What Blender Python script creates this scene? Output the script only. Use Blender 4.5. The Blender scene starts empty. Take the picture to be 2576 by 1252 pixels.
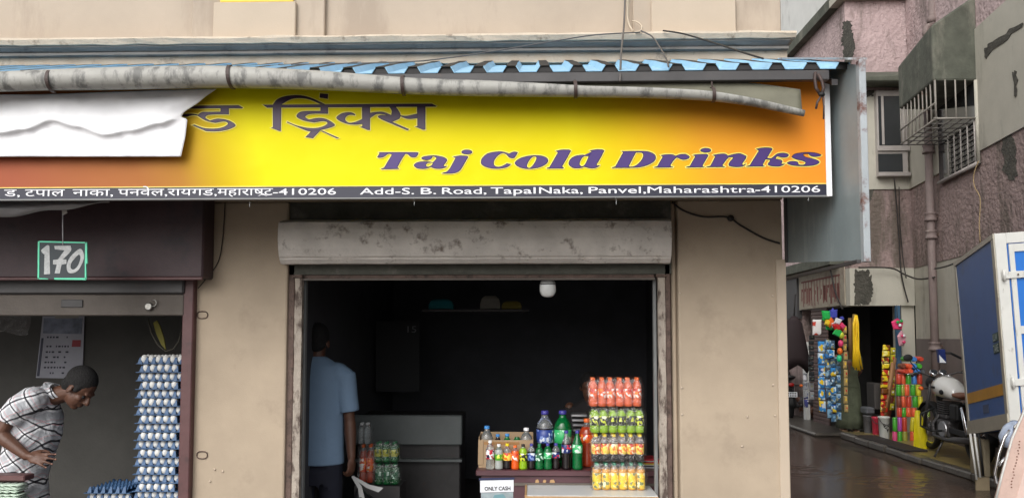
import bpy, bmesh, math, random
from mathutils import Vector, Matrix, Euler, noise
from mathutils.geometry import tessellate_polygon
R = math.radians
rnd = random.Random(7)
S = bpy.context.scene
C = S.collection

# ---------------------------------------------------------------- camera, sky, sun, exposure
cam_d = bpy.data.cameras.new('camera')
cam = bpy.data.objects.new('camera', cam_d)
C.objects.link(cam)
cam.location = (0, -4.7, 1.65)
cam.rotation_euler = (R(90 + 3.4), 0, R(1.5))
cam_d.sensor_width = 36
cam_d.lens = 27.05
cam_d.shift_y = 0.0422
cam_d.clip_end = 1200
S.camera = cam

SUN_EL, SUN_AZ = 38, 205
world = bpy.data.worlds.new("World")
S.world = world
world.use_nodes = True
wn, wl = world.node_tree.nodes, world.node_tree.links
sky = wn.new('ShaderNodeTexSky')
sky.sky_type = 'NISHITA'
sky.sun_disc = False
sky.sun_elevation = R(SUN_EL)
sky.sun_rotation = R(SUN_AZ)
sky.dust_density = 4.0
hs = wn.new('ShaderNodeHueSaturation')
hs.inputs['Saturation'].default_value = 0.16
wl.new(sky.outputs[0], hs.inputs['Color'])
wl.new(hs.outputs[0], wn['Background'].inputs['Color'])
wn['Background'].inputs['Strength'].default_value = 0.15
sun_d = bpy.data.lights.new('sun', 'SUN')
sun_d.energy = 0.95
sun_d.angle = R(62)
sun_d.color = (1.0, 0.97, 0.92)
sun = bpy.data.objects.new('sun', sun_d)
C.objects.link(sun)
sun.rotation_euler = (R(90 - SUN_EL), 0, R(-22))
S.view_settings.view_transform = 'Standard'
S.view_settings.look = 'None'
S.view_settings.gamma = 1
S.view_settings.use_curve_mapping = False
S.view_settings.exposure = 0.42
S.cycles.max_bounces = 8
S.cycles.transparent_max_bounces = 12
S.cycles.sample_clamp_indirect = 6

CM = cam.matrix_basis if False else Matrix.LocRotScale(cam.location, cam.rotation_euler.to_quaternion(), None)
CO = Vector(cam.location)


def ray(x, y):
    """Direction through a point of the photograph, measured on a 2576 x 1252 sheet."""
    d = Vector(((x - 1288) / 1936.0, (735 - y) / 1936.0, -1))
    return (CM.to_3x3() @ d).normalized()


def W(x, y, Y):
    d = ray(x, y)
    return CO + d * ((Y - CO.y) / d.y)


def G(x, y, z):
    d = ray(x, y)
    return CO + d * ((z - CO.z) / d.z)


def PX(x, X):
    """Depth Y at which the plane X = const is seen at column x (horizon row)."""
    d = ray(x, 850)
    return CO.y + d.y * (X - CO.x) / d.x


# ---------------------------------------------------------------- materials
def srgb(r, g, b):
    f = lambda c: (c / 255 / 12.92) if c <= 10 else ((c / 255 + 0.055) / 1.055) ** 2.4
    return (f(r), f(g), f(b))


_mats = {}


def M(name, col, rough=0.7, var=0.15, vs=5.0, bump=0.0, bs=60.0, metal=0.0, dirt=None, dscale=4.0, damt=0.5,
      dth=0.55, coat=0.0, trans=0.0, spec=0.5, streak=0.0, detail=6.0, bdist=0.01, alpha=1.0):
    if name in _mats:
        return _mats[name]
    m = bpy.data.materials.new(name)
    m.use_nodes = True
    n, l = m.node_tree.nodes, m.node_tree.links
    p = n['Principled BSDF']
    tc = n.new('ShaderNodeTexCoord')
    mp = n.new('ShaderNodeMapping')
    l.new(tc.outputs['Object'], mp.inputs[0])
    nz = n.new('ShaderNodeTexNoise')
    nz.inputs['Scale'].default_value = vs
    nz.inputs['Detail'].default_value = detail
    nz.inputs['Roughness'].default_value = 0.62
    l.new(mp.outputs[0], nz.inputs['Vector'])
    mr = n.new('ShaderNodeMapRange')
    mr.inputs['From Min'].default_value = 0.25
    mr.inputs['From Max'].default_value = 0.75
    mr.inputs['To Min'].default_value = 1 - var
    mr.inputs['To Max'].default_value = 1 + var
    l.new(nz.outputs['Fac'], mr.inputs['Value'])
    vm = n.new('ShaderNodeVectorMath')
    vm.operation = 'SCALE'
    vm.inputs[0].default_value = col[:3]
    l.new(mr.outputs[0], vm.inputs['Scale'])
    out = vm.outputs[0]
    fac = None
    if dirt is not None:
        nd = n.new('ShaderNodeTexNoise')
        nd.inputs['Scale'].default_value = dscale
        nd.inputs['Detail'].default_value = 9
        nd.inputs['Roughness'].default_value = 0.68
        md = n.new('ShaderNodeMapping')
        md.inputs['Location'].default_value = (3.1, 7.7, 1.3)
        if streak:
            md.inputs['Scale'].default_value = (1, 1, streak)
        l.new(tc.outputs['Object'], md.inputs[0])
        l.new(md.outputs[0], nd.inputs['Vector'])
        r2 = n.new('ShaderNodeMapRange')
        r2.inputs['From Min'].default_value = dth
        r2.inputs['From Max'].default_value = dth + 0.12
        r2.inputs['To Max'].default_value = damt
        l.new(nd.outputs['Fac'], r2.inputs['Value'])
        mx = n.new('ShaderNodeMix')
        mx.data_type = 'RGBA'
        mx.inputs['B'].default_value = (*dirt[:3], 1) if False else mx.inputs['B'].default_value
        mx.inputs[7].default_value = (*dirt[:3], 1)
        l.new(r2.outputs[0], mx.inputs[0])
        l.new(out, mx.inputs[6])
        out = mx.outputs[2]
    l.new(out, p.inputs['Base Color'])
    p.inputs['Roughness'].default_value = rough
    p.inputs['Metallic'].default_value = metal
    p.inputs['Coat Weight'].default_value = coat
    p.inputs['Transmission Weight'].default_value = trans
    p.inputs['Specular IOR Level'].default_value = spec
    p.inputs['Alpha'].default_value = alpha
    if bump:
        nb = n.new('ShaderNodeTexNoise')
        nb.inputs['Scale'].default_value = bs
        nb.inputs['Detail'].default_value = 5
        l.new(mp.outputs[0], nb.inputs['Vector'])
        b = n.new('ShaderNodeBump')
        b.inputs['Strength'].default_value = bump
        b.inputs['Distance'].default_value = bdist
        l.new(nb.outputs['Fac'], b.inputs['Height'])
        l.new(b.outputs[0], p.inputs['Normal'])
    _mats[name] = m
    return m


def plain(name, rgb, rough=0.5, **k):
    return M(name, srgb(*rgb), rough, **k)


def set_ramp(ramp, stops):
    e = ramp.elements
    e.remove(e[1])
    for i, (q, c) in enumerate(stops):
        x = e[0] if i == 0 else e.new(q)
        x.position = q
        x.color = (*c[:3], 1)


# ---------------------------------------------------------------- mesh builder
class MB:
    def __init__(s):
        s.v, s.f, s.mi, s.sm = [], [], [], []

    def add(s, vs, fs, mi=0, smooth=False):
        o = len(s.v)
        s.v += [Vector(p) for p in vs]
        for f in fs:
            s.f.append([i + o for i in f])
            s.mi.append(mi)
            s.sm.append(smooth)
        return s

    def box(s, x0, x1, y0, y1, z0, z1, mi=0, mat=None):
        vs = [Vector((x, y, z)) for z in (z0, z1) for y in (y0, y1) for x in (x0, x1)]
        if mat is not None:
            vs = [mat @ v for v in vs]
        return s.add(vs, [(0, 2, 3, 1), (4, 5, 7, 6), (0, 1, 5, 4), (2, 6, 7, 3), (0, 4, 6, 2), (1, 3, 7, 5)], mi)

    def hexa(s, b, t, mi=0):
        """Eight corners: b the four of one face, t the matching four of the opposite one."""
        return s.add(list(b) + list(t), [(3, 2, 1, 0), (4, 5, 6, 7), (0, 1, 5, 4), (1, 2, 6, 5), (2, 3, 7, 6), (3, 0, 4, 7)], mi)

    def rings(s, rings, mi=0, smooth=True, caps=True, closed=False):
        n = len(rings[0])
        vs = [p for r in rings for p in r]
        fs = []
        k = len(rings)
        for i in range(k if closed else k - 1):
            a, b = i * n, ((i + 1) % k) * n
            for j in range(n):
                fs.append((a + j, a + (j + 1) % n, b + (j + 1) % n, b + j))
        if caps and not closed:
            fs.append(tuple(range(n - 1, -1, -1)))
            fs.append(tuple(range((k - 1) * n, k * n)))
        return s.add(vs, fs, mi, smooth)

    def tube(s, pts, r, n=8, mi=0, caps=True, closed=False):
        pts = [Vector(p) for p in pts]
        rr = r if isinstance(r, (list, tuple)) else [r] * len(pts)
        rings = []
        up = None
        for i, p in enumerate(pts):
            if closed:
                t = pts[(i + 1) % len(pts)] - pts[i - 1]
            else:
                t = pts[min(i + 1, len(pts) - 1)] - pts[max(i - 1, 0)]
            t.normalize()
            if up is None:
                up = t.orthogonal().normalized()
            up = (up - t * up.dot(t)).normalized()
            w = t.cross(up)
            rings.append([p + (up * math.cos(a) + w * math.sin(a)) * rr[i] for a in [2 * math.pi * k / n for k in range(n)]])
        return s.rings(rings, mi, True, caps, closed)

    def lathe(s, prof, n=16, o=(0, 0, 0), mi=0, mis=None, smooth=True, mat=None):
        o = Vector(o)
        vs, fs, b0 = [], [], len(s.f)
        for r, z in prof:
            for k in range(n):
                a = 2 * math.pi * k / n
                v = Vector((r * math.cos(a), r * math.sin(a), z))
                vs.append((mat @ v) if mat is not None else v + o)
        for i in range(len(prof) - 1):
            for k in range(n):
                fs.append((i * n + k, i * n + (k + 1) % n, (i + 1) * n + (k + 1) % n, (i + 1) * n + k))
        fs.append(tuple(range(n - 1, -1, -1)))
        fs.append(tuple(range((len(prof) - 1) * n, len(prof) * n)))
        s.add(vs, fs, mi, smooth)
        if mis:
            for i in range(len(prof) - 1):
                for k in range(n):
                    s.mi[b0 + i * n + k] = mis[i]
        s.sm[-1] = s.sm[-2] = False
        return s

    def ell(s, c, r, n=14, m=9, rot=None, mi=0):
        c = Vector(c)
        if not isinstance(r, (tuple, list, Vector)):
            r = (r, r, r)
        rg = []
        for i in range(m + 1):
            t = math.pi * (0.02 + 0.96 * i / m)
            ring = []
            for k in range(n):
                a = 2 * math.pi * k / n
                v = Vector((r[0] * math.sin(t) * math.cos(a), r[1] * math.sin(t) * math.sin(a), -r[2] * math.cos(t)))
                ring.append(c + ((rot @ v) if rot is not None else v))
            rg.append(ring)
        return s.rings(rg, mi, True)

    def cap(s, p0, r0, p1, r1, flat=False, n=12, mi=0):
        p0, p1 = Vector(p0), Vector(p1)
        t = (p1 - p0).normalized()
        if flat:
            return s.tube([p0, p1], [r0, r1], n, mi)
        pts, rr = [], []
        for a in (85, 60, 30):
            pts.append(p0 - t * r0 * math.sin(R(a))); rr.append(r0 * math.cos(R(a)))
        pts += [p0, p1]; rr += [r0, r1]
        for a in (30, 60, 85):
            pts.append(p1 + t * r1 * math.sin(R(a))); rr.append(r1 * math.cos(R(a)))
        return s.tube(pts, rr, n, mi)

    def oval(s, rows, n=16, mi=0, caps=True, smooth=True):
        """rows: (centre, half-axis vector a, half-axis vector b)."""
        return s.rings([[Vector(c) + Vector(a) * math.cos(t) + Vector(b) * math.sin(t) for t in [2 * math.pi * k / n for k in range(n)]]
                        for c, a, b in rows], mi, smooth, caps)

    def grid(s, fn, nu, nv, mi=0, smooth=True):
        vs = [fn(i / nu, j / nv) for j in range(nv + 1) for i in range(nu + 1)]
        fs = [(j * (nu + 1) + i, j * (nu + 1) + i + 1, (j + 1) * (nu + 1) + i + 1, (j + 1) * (nu + 1) + i) for j in range(nv) for i in range(nu)]
        return s.add(vs, fs, mi, smooth)

    def prism(s, pts, d, mi=0):
        """Polygon (3-D points) pushed along the vector d."""
        pts = [Vector(p) for p in pts]
        d = Vector(d)
        n = len(pts)
        tri = tessellate_polygon([pts])
        vs = pts + [p + d for p in pts]
        fs = [tuple(t) for t in tri] + [tuple(i + n for i in reversed(t)) for t in tri]
        fs += [(i, (i + 1) % n, n + (i + 1) % n, n + i) for i in range(n)]
        return s.add(vs, fs, mi)

    def mesh(s, name, mats, bevel=0.0, seg=1):
        me = bpy.data.meshes.new(name)
        me.from_pydata([tuple(v) for v in s.v], [], s.f)
        for m in (mats if isinstance(mats, (list, tuple)) else [mats]):
            me.materials.append(m)
        me.polygons.foreach_set('material_index', s.mi)
        me.polygons.foreach_set('use_smooth', s.sm)
        bm = bmesh.new()
        bm.from_mesh(me)
        bmesh.ops.recalc_face_normals(bm, faces=bm.faces)
        if bevel:
            ed = [e for e in bm.edges if len(e.link_faces) == 2 and e.calc_face_angle(0) > 0.6]
            bmesh.ops.bevel(bm, geom=ed, offset=bevel, segments=seg, affect='EDGES', profile=0.5, clamp_overlap=True)
        bm.to_mesh(me)
        bm.free()
        me.update()
        return me


BASE = {}


def link(name, me, parent=None, kind=None):
    o = bpy.data.objects.new(name, me)
    C.objects.link(o)
    if parent is not None:
        o.parent = parent
        b = BASE.get(parent.name)
        if b is not None:
            o.location = -b
    if kind:
        o['kind'] = kind
    return o


def obj(name, mb, mats, parent=None, bevel=0.0, seg=1, kind=None, label=None):
    o = link(name, mb.mesh(name, mats, bevel, seg), parent, kind)
    if label:
        o['label'] = label
    return o


def bx(name, a, b, mat, parent=None, bevel=0.0, **k):
    return obj(name, MB().box(min(a[0], b[0]), max(a[0], b[0]), min(a[1], b[1]), max(a[1], b[1]), min(a[2], b[2]), max(a[2], b[2])), mat, parent, bevel, **k)


def tag(o, label, cat, group=None):
    o['label'] = label
    o['category'] = cat
    if group:
        o['group'] = group
    return o


def thing(name, label, cat, loc=(0, 0, 0), group=None, local=False):
    o = bpy.data.objects.new(name, None)
    o.empty_display_size = 0.1
    C.objects.link(o)
    o.location = loc
    if not local:
        BASE[o.name] = Vector(loc)
    return tag(o, label, cat, group)


def copy_tree(o, parent=None):
    c = o.copy()
    C.objects.link(c)
    if parent is not None:
        c.parent = parent
    for ch in list(o.children):
        copy_tree(ch, c)
    return c


ORD = 'first second third fourth fifth sixth seventh eighth ninth tenth eleventh twelfth thirteenth fourteenth fifteenth sixteenth seventeenth eighteenth nineteenth'.split()


def text_mesh(body, mats, off=0.0, shear=0.0):
    cu = bpy.data.curves.new('writing', 'FONT')
    cu.body = body
    cu.offset = off
    cu.shear = shear
    cu.resolution_u = 3
    ob = bpy.data.objects.new('writing', cu)
    C.objects.link(ob)
    dg = bpy.context.evaluated_depsgraph_get()
    me = bpy.data.meshes.new_from_object(ob.evaluated_get(dg))
    bpy.data.objects.remove(ob)
    bpy.data.curves.remove(cu)
    return me


def writing(name, body, mat, parent, fn, off=0.0, shear=0.0, vbox=None):
    """Flat print: letters fitted into the unit square, then placed by fn(u, v)."""
    me = text_mesh(body, mat, off, shear)
    xs = [v.co.x for v in me.vertices]
    ys = [v.co.y for v in me.vertices]
    x0, x1 = min(xs), max(xs)
    y0, y1 = (min(ys), max(ys)) if vbox is None else vbox
    for v in me.vertices:
        v.co = fn((v.co.x - x0) / (x1 - x0), (v.co.y - y0) / (y1 - y0))
    me.materials.clear()
    me.materials.append(mat)
    me.name = name
    o = link(name, me, parent)
    return o


def contour(s, f):
    """'x,y x,y! ...' (! marks a corner) -> smooth closed polyline through f."""
    P = []
    for t in s.split():
        c = t.endswith('!')
        x, y = t.rstrip('!').split(',')
        P.append((f(float(x), float(y)), c))
    out = []
    n = len(P)
    for i in range(n):
        (p1, c1), (p2, c2) = P[i], P[(i + 1) % n]
        p0 = p1 if c1 else P[i - 1][0]
        p3 = p2 if c2 else P[(i + 2) % n][0]
        k = 1 if (c1 and c2) else 4
        for j in range(k):
            t = j / k
            q = []
            for d in (0, 1):
                a, b, c_, e = p0[d], p1[d], p2[d], p3[d]
                q.append(0.5 * (2 * b + (c_ - a) * t + (2 * a - 5 * b + 4 * c_ - e) * t * t + (3 * b - a - 3 * c_ + e) * t ** 3))
            out.append((q[0], q[1]))
    return out


def area(p):
    return 0.5 * sum(p[i][0] * p[(i + 1) % len(p)][1] - p[(i + 1) % len(p)][0] * p[i][1] for i in range(len(p)))


def grow(p, d, hole=False):
    s = 1 if area(p) > 0 else -1
    if hole:
        s = -s
    out = []
    n = len(p)
    for i in range(n):
        a, b, c = Vector(p[i - 1]), Vector(p[i]), Vector(p[(i + 1) % n])
        t1, t2 = (b - a), (c - b)
        if t1.length < 1e-6 or t2.length < 1e-6:
            out.append(p[i]); continue
        t1.normalize(); t2.normalize()
        m = Vector((t1.y + t2.y, -t1.x - t2.x))
        if m.length < 0.2:
            m = Vector((t1.y, -t1.x))
            k = 1.0
        else:
            m.normalize()
            k = min(1.6, 1 / max(0.3, m.dot(Vector((t1.y, -t1.x)))))
        out.append((b.x + m.x * d * s * k, b.y + m.y * d * s * k))
    return out


def fill2d(mb, outer, holes, fn, mi):
    loops = [[Vector((x, y, 0)) for x, y in c] for c in [outer] + holes]
    tri = tessellate_polygon(loops)
    flat = [p for c in loops for p in c]
    mb.add([fn(p.x, p.y) for p in flat], [tuple(t) for t in tri], mi)

def xx(x, Y):
    return W(x, 850, Y).x


def zz(y, Y, x=1288):
    return W(x, y, Y).z


# ---------------------------------------------------------------- materials of the setting
m_cream = M('cream_paint', (0.405, 0.325, 0.24), 0.8, 0.14, 2.2, 0.3, 140, dirt=(0.17, 0.13, 0.10), dscale=3.2, damt=0.22, dth=0.57, bdist=0.003)
m_cream_up = M('cream_paint_upper', (0.43, 0.355, 0.28), 0.8, 0.10, 2.0, 0.2, 120, dirt=(0.28, 0.22, 0.17), dscale=2.2, damt=0.5, dth=0.52, streak=0.25, bdist=0.003)
m_panel = M('cream_paint_pale', (0.48, 0.395, 0.305), 0.8, 0.06, 3.0, 0.2, 120, dirt=(0.3, 0.22, 0.16), dscale=5, damt=0.4, dth=0.62, bdist=0.003)
m_ledge = M('ledge_plaster', (0.53, 0.45, 0.355), 0.85, 0.12, 9.0, 0.4, 60, dirt=(0.2, 0.15, 0.11), dscale=14, damt=0.75, dth=0.56)
m_grey_m = M('grey_moulding_paint', (0.19, 0.182, 0.172), 0.8, spec=0.2, var=0.15, vs=5.0, bump=0.2, bs=90, dirt=(0.06, 0.06, 0.065), dscale=6, damt=0.6, dth=0.56)
m_band = M('soffit_band_plaster', (0.40, 0.34, 0.27), 0.85, 0.12, 6, 0.3, 80, dirt=(0.13, 0.11, 0.09), dscale=10, damt=0.7, dth=0.58)
m_yellow = plain('yellow_trim_paint', (240, 205, 90), 0.7)
m_lintel = M('mouldy_lintel', (0.075, 0.075, 0.062), 0.9, 0.3, 9, 0.5, 50, dirt=(0.16, 0.15, 0.13), dscale=5, damt=0.8, dth=0.55)
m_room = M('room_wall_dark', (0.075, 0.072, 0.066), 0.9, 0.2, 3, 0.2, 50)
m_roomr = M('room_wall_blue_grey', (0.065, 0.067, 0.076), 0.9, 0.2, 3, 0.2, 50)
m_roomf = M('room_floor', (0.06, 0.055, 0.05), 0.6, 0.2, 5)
m_maroon = M('maroon_paint', (0.105, 0.045, 0.045), 0.5, 0.25, 6, 0.15, 40, dirt=(0.03, 0.02, 0.02), dscale=5, damt=0.6, dth=0.55)
m_shut = M('dark_maroon_shutter', (0.06, 0.033, 0.038), 0.55, 0.3, 4, 0.15, 40, dirt=(0.025, 0.022, 0.028), dscale=2.5, damt=0.8, dth=0.5)
m_hood = M('chipped_white_hood', (0.64, 0.60, 0.555), 0.65, 0.2, 5, 0.4, 70, dirt=(0.15, 0.11, 0.085), dscale=10, damt=0.9, dth=0.555)
m_rust = M('rusty_brown_metal', (0.115, 0.075, 0.06), 0.75, 0.35, 14, 0.4, 90, dirt=(0.04, 0.026, 0.02), dscale=20, damt=0.8, dth=0.52)
m_peel = M('peeling_frame_paint', (0.36, 0.31, 0.26), 0.75, 0.25, 12, 0.6, 60, dirt=(0.07, 0.045, 0.035), dscale=22, damt=0.95, dth=0.5, streak=0.4)
m_gframe = M('grey_frame', (0.20, 0.205, 0.205), 0.5, 0.15, 8)
m_railb = M('brown_grey_rail', (0.11, 0.092, 0.078), 0.65, 0.2, 6, 0.2, 60)
m_blue_r = M('blue_roof_sheet', (0.28, 0.52, 0.72), 0.45, 0.15, 5, dirt=(0.25, 0.2, 0.15), dscale=18, damt=0.6, dth=0.6)
m_steel = M('dark_steel', (0.05, 0.047, 0.048), 0.5, 0.25, 9, dirt=(0.09, 0.05, 0.035), dscale=8, damt=0.6, dth=0.58)
m_gut = M('weathered_pvc', (0.33, 0.325, 0.30), 0.55, 0.14, 7, 0.2, 40, dirt=(0.10, 0.10, 0.095), dscale=13, damt=0.85, dth=0.49, streak=0.3)
m_strap = plain('brown_strap', (66, 52, 48), 0.6)
m_sheet = M('blue_grey_sheet_metal', (0.235, 0.28, 0.29), 0.45, 0.2, 3, dirt=(0.42, 0.46, 0.46), dscale=5, damt=0.5, dth=0.55, streak=0.18)
m_white = plain('white_vinyl', (238, 240, 244), 0.45, var=0.05)
m_dark = plain('very_dark', (22, 22, 25), 0.8)
m_black = plain('black_rubber', (18, 18, 19), 0.6)
m_cable = plain('grey_cable', (88, 84, 82), 0.6)
m_cabled = plain('dark_cable', (40, 36, 34), 0.7)
m_chrome = M('chrome', (0.75, 0.76, 0.78), 0.12, 0.05, 4, metal=1.0)

XR = 1.527
XL = -7.0
PL0, PL1 = xx(487, 0), xx(721, 0)
PR0 = xx(1707, 0)
PJ0 = xx(1690, 0.05)
ROOMC = 2.62

# ---------------------------------------------------------------- ground
road_m = bpy.data.materials.new('wet_asphalt')
road_m.use_nodes = True
n, l = road_m.node_tree.nodes, road_m.node_tree.links
p = n['Principled BSDF']
tc = n.new('ShaderNodeTexCoord')
nz = n.new('ShaderNodeTexNoise'); nz.inputs['Scale'].default_value = 1.1; nz.inputs['Detail'].default_value = 7
l.new(tc.outputs['Object'], nz.inputs['Vector'])
cr = n.new('ShaderNodeValToRGB')
cr.color_ramp.elements[0].position = 0.36; cr.color_ramp.elements[0].color = (0.034, 0.024, 0.020, 1)
cr.color_ramp.elements[1].position = 0.62; cr.color_ramp.elements[1].color = (0.075, 0.055, 0.044, 1)
l.new(nz.outputs['Fac'], cr.inputs[0]); l.new(cr.outputs[0], p.inputs['Base Color'])
rr = n.new('ShaderNodeMapRange'); rr.inputs['From Min'].default_value = 0.42; rr.inputs['From Max'].default_value = 0.6
rr.inputs['To Min'].default_value = 0.03; rr.inputs['To Max'].default_value = 0.22
l.new(nz.outputs['Fac'], rr.inputs['Value']); l.new(rr.outputs[0], p.inputs['Roughness'])
mp = n.new('ShaderNodeMapping'); mp.inputs['Scale'].default_value = (1, 1, 1)
l.new(tc.outputs['Object'], mp.inputs[0])
n2 = n.new('ShaderNodeTexNoise'); n2.inputs['Scale'].default_value = 9; n2.inputs['Detail'].default_value = 4
n3 = n.new('ShaderNodeTexNoise'); n3.inputs['Scale'].default_value = 60; n3.inputs['Detail'].default_value = 3
l.new(mp.outputs[0], n2.inputs['Vector']); l.new(tc.outputs['Object'], n3.inputs['Vector'])
ad = n.new('ShaderNodeMath'); ad.operation = 'MULTIPLY_ADD'; ad.inputs[1].default_value = 0.35
l.new(n3.outputs['Fac'], ad.inputs[0]); l.new(n2.outputs['Fac'], ad.inputs[2])
wv = n.new('ShaderNodeTexWave'); wv.inputs['Scale'].default_value = 1.6; wv.inputs['Distortion'].default_value = 14; wv.inputs['Detail'].default_value = 3
wv.bands_direction = 'DIAGONAL'
l.new(tc.outputs['Object'], wv.inputs['Vector'])
a2 = n.new('ShaderNodeMath'); a2.operation = 'MULTIPLY_ADD'; a2.inputs[1].default_value = 0.16
l.new(wv.outputs['Fac'], a2.inputs[0]); l.new(ad.outputs[0], a2.inputs[2])
ad = a2
bp = n.new('ShaderNodeBump'); bp.inputs['Strength'].default_value = 0.8; bp.inputs['Distance'].default_value = 0.02
l.new(ad.outputs[0], bp.inputs['Height']); l.new(bp.outputs[0], p.inputs['Normal'])
obj('road', MB().grid(lambda u, v: Vector((-350 + 700 * u, -350 + 700 * v, 0)), 6, 6, smooth=False), road_m, kind='structure')

# ---------------------------------------------------------------- the cream building
shop = thing('shop_building', 'cream painted shop building with grey moulding along its ledge', 'building', (0, 0, 0))
zl = zz(84, -0.14)
ztop = zl + 3.0
bx('wall', (XL, 0, zz(120, 0)), (XR, 0.25, ztop), m_cream_up, shop)
bx('wall', (XR - 0.18, 0.253, 0), (XR, 8.6, ztop), m_cream, shop)
pa0, pa1 = xx(463, -0.03), xx(805, -0.03)
bx('pilaster', (pa0, -0.035, zl), (pa1, -0.002, ztop), m_cream_up, shop, 0.006)
b0, b1 = xx(518, -0.06), xx(730, -0.06)
bx('panel', (b0, -0.065, zl), (b1, -0.037, zz(6, -0.06, 620)), m_panel, shop, 0.005)
bx('panel_trim', (xx(533, -0.06), -0.055, zz(5, -0.06, 620)), (xx(722, -0.06), -0.037, ztop), m_yellow, shop, 0.004)
pb0 = xx(1600, -0.03)
bx('pilaster', (pb0, -0.035, zl), (XR + 0.006, -0.002, ztop), m_cream_up, shop, 0.006)
bx('panel', (xx(1648, -0.06), -0.062, zl), (xx(1866, -0.06), -0.037, zz(-2, -0.06, 1750)), m_panel, shop, 0.005)
bx('panel_trim', (xx(1655, -0.06), -0.055, zz(-3, -0.06, 1750)), (xx(1860, -0.06), -0.037, ztop), m_yellow, shop, 0.004)
XE = xx(2020, -0.14)


def run(name, prof, x0, x1, mat, uneven=0.0, seed=0):
    """A moulding: profile of (Y, z) pushed along the wall, its edge a little uneven."""
    mb = MB()
    k = 60
    rings = []
    for i in range(k + 1):
        x = x0 + (x1 - x0) * i / k
        rings.append([Vector((x, y + uneven * noise.noise(Vector((x * 5, j * 3.1, seed))), z + uneven * noise.noise(Vector((x * 6, j * 1.7, seed + 9))))) for j, (y, z) in enumerate(prof)])
    mb.rings(rings, 0, False)
    return obj(name, mb, mat, shop)


run('ledge', [(0, zl), (-0.15, zl - 0.004), (-0.155, zl - 0.018), (-0.14, zz(102, -0.14)), (0, zz(102, -0.14))], XL, XE, m_ledge, 0.008)
zc, zd = zz(102.5, -0.13), zz(131, -0.08)
run('moulding', [(0, zc), (-0.125, zc), (-0.125, zc - 0.012), (-0.10, zc - 0.025), (-0.085, zd + 0.02), (-0.095, zd + 0.014), (-0.095, zd), (0, zd)], XL, XE - 0.03, m_grey_m, 0.004, 3)
run('soffit_band', [(0, zd - 0.001), (-0.06, zd - 0.001), (-0.06, zz(158, -0.06)), (0, zz(158, -0.06))], XL, XR + 0.03, m_band, 0.004, 5)
zr_b = zz(150, 0)
# wall under the roof, pillars, lintel
obj('wall', MB().box(XL, XR, 0.0, 0.25, zz(505, 0), zz(121, 0)), m_cream, shop)
ztp = zz(505, 0) - 0.002
obj('pillar', MB().box(PL0, PL1, 0.0, 0.32, 0, ztp), m_cream, shop, 0.012, 2)
obj('pillar', MB().box(PR0, XR - 0.002, 0.0, 0.252, 0, ztp), m_cream, shop, 0.012, 2)
obj('corner_bead', MB().box(xx(1956, -0.01), XR + 0.012, -0.012, 0.06, 0, zz(655, 0)), m_panel, shop, 0.005)
obj('jamb', MB().box(PJ0, PR0 - 0.002, 0.045, 0.25, 0, ztp), m_cream, shop, 0.008)
obj('jamb', MB().box(PL1 + 0.002, xx(736, 0.045), 0.045, 0.25, 0, ztp), m_cream, shop, 0.008)
obj('lintel', MB().box(PL1 + 0.002, PJ0 - 0.002, 0.02, 0.25, zz(690, 0.02), ztp - 0.001), m_lintel, shop)
# plugs left in the plaster
pm = MB().ell((0, 0, 0), (0.008, 0.004, 0.007), 8, 5).mesh('wall_plug', m_panel)
for x, y in [(1711, 737), (1944, 744), (1945, 968), (1950, 1045), (1716, 1042), (1880, 1048), (1867, 1122), (1716, 975), (540, 1180), (560, 1185), (528, 1210)]:
    o = link('wall_plug', pm, shop)
    o.location = W(x, y, -0.003)
hm = MB().tube([Vector((math.copysign(abs(math.cos(a)) ** 0.6, math.cos(a)) * 0.033, 0, math.sin(a) * 0.022)) for a in [2 * math.pi * i / 16 for i in range(16)]], 0.0035, 6, closed=True).mesh('hasp', m_rust)
for x, y in [(509, 792), (508, 1144)]:
    o = link('hasp', hm, shop)
    o.location = W(x, y, -0.004)
# rooms behind the two openings
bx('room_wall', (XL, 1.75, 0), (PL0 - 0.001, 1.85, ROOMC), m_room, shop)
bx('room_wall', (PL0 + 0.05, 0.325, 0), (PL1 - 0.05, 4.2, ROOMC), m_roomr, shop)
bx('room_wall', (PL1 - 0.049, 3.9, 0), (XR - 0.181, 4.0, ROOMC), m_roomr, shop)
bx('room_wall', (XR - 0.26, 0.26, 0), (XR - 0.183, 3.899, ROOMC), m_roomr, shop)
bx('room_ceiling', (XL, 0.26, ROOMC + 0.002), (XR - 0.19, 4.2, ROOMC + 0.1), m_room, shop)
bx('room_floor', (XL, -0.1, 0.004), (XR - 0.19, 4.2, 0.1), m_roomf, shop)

# ---------------------------------------------------------------- shutters
sh = thing('rolling_shutter', 'raised rolling shutter with chipped dirty white hood above the drinks counter', 'shutter', W(1200, 700, -0.02))
h0, h1 = xx(693, -0.15), xx(1694, -0.15)
mb = MB()
prof = [(0.015, 551), (-0.10, 553), (-0.15, 557), (-0.16, 575), (-0.163, 599), (-0.160, 604), (-0.150, 625), (-0.132, 643), (-0.118, 648), (-0.118, 651), (-0.09, 662), (-0.04, 664), (0.015, 664)]
k = 70
rg = []
for i in range(k + 1):
    x = h0 + (h1 - h0) * i / k
    e = min(i, k - i) / 3.0
    sq = 1 - 0.12 * max(0, 1 - e)
    rg.append([Vector((x, (y * sq if y < 0 else y) + 0.0025 * noise.noise(Vector((x * 3, j, 1))), zz(yy, y) + 0.004 * noise.noise(Vector((x * 4, j * 2.0, 4))))) for j, (y, yy) in enumerate(prof)])
mb.rings(rg, 0, False)
obj('hood', mb, m_hood, sh)
obj('bottom_rail', MB().box(xx(758, 0.05), xx(1648, 0.05), 0.035, 0.075, zz(703, 0.04), zz(662, 0.04)), m_rust, sh, 0.006)
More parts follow.
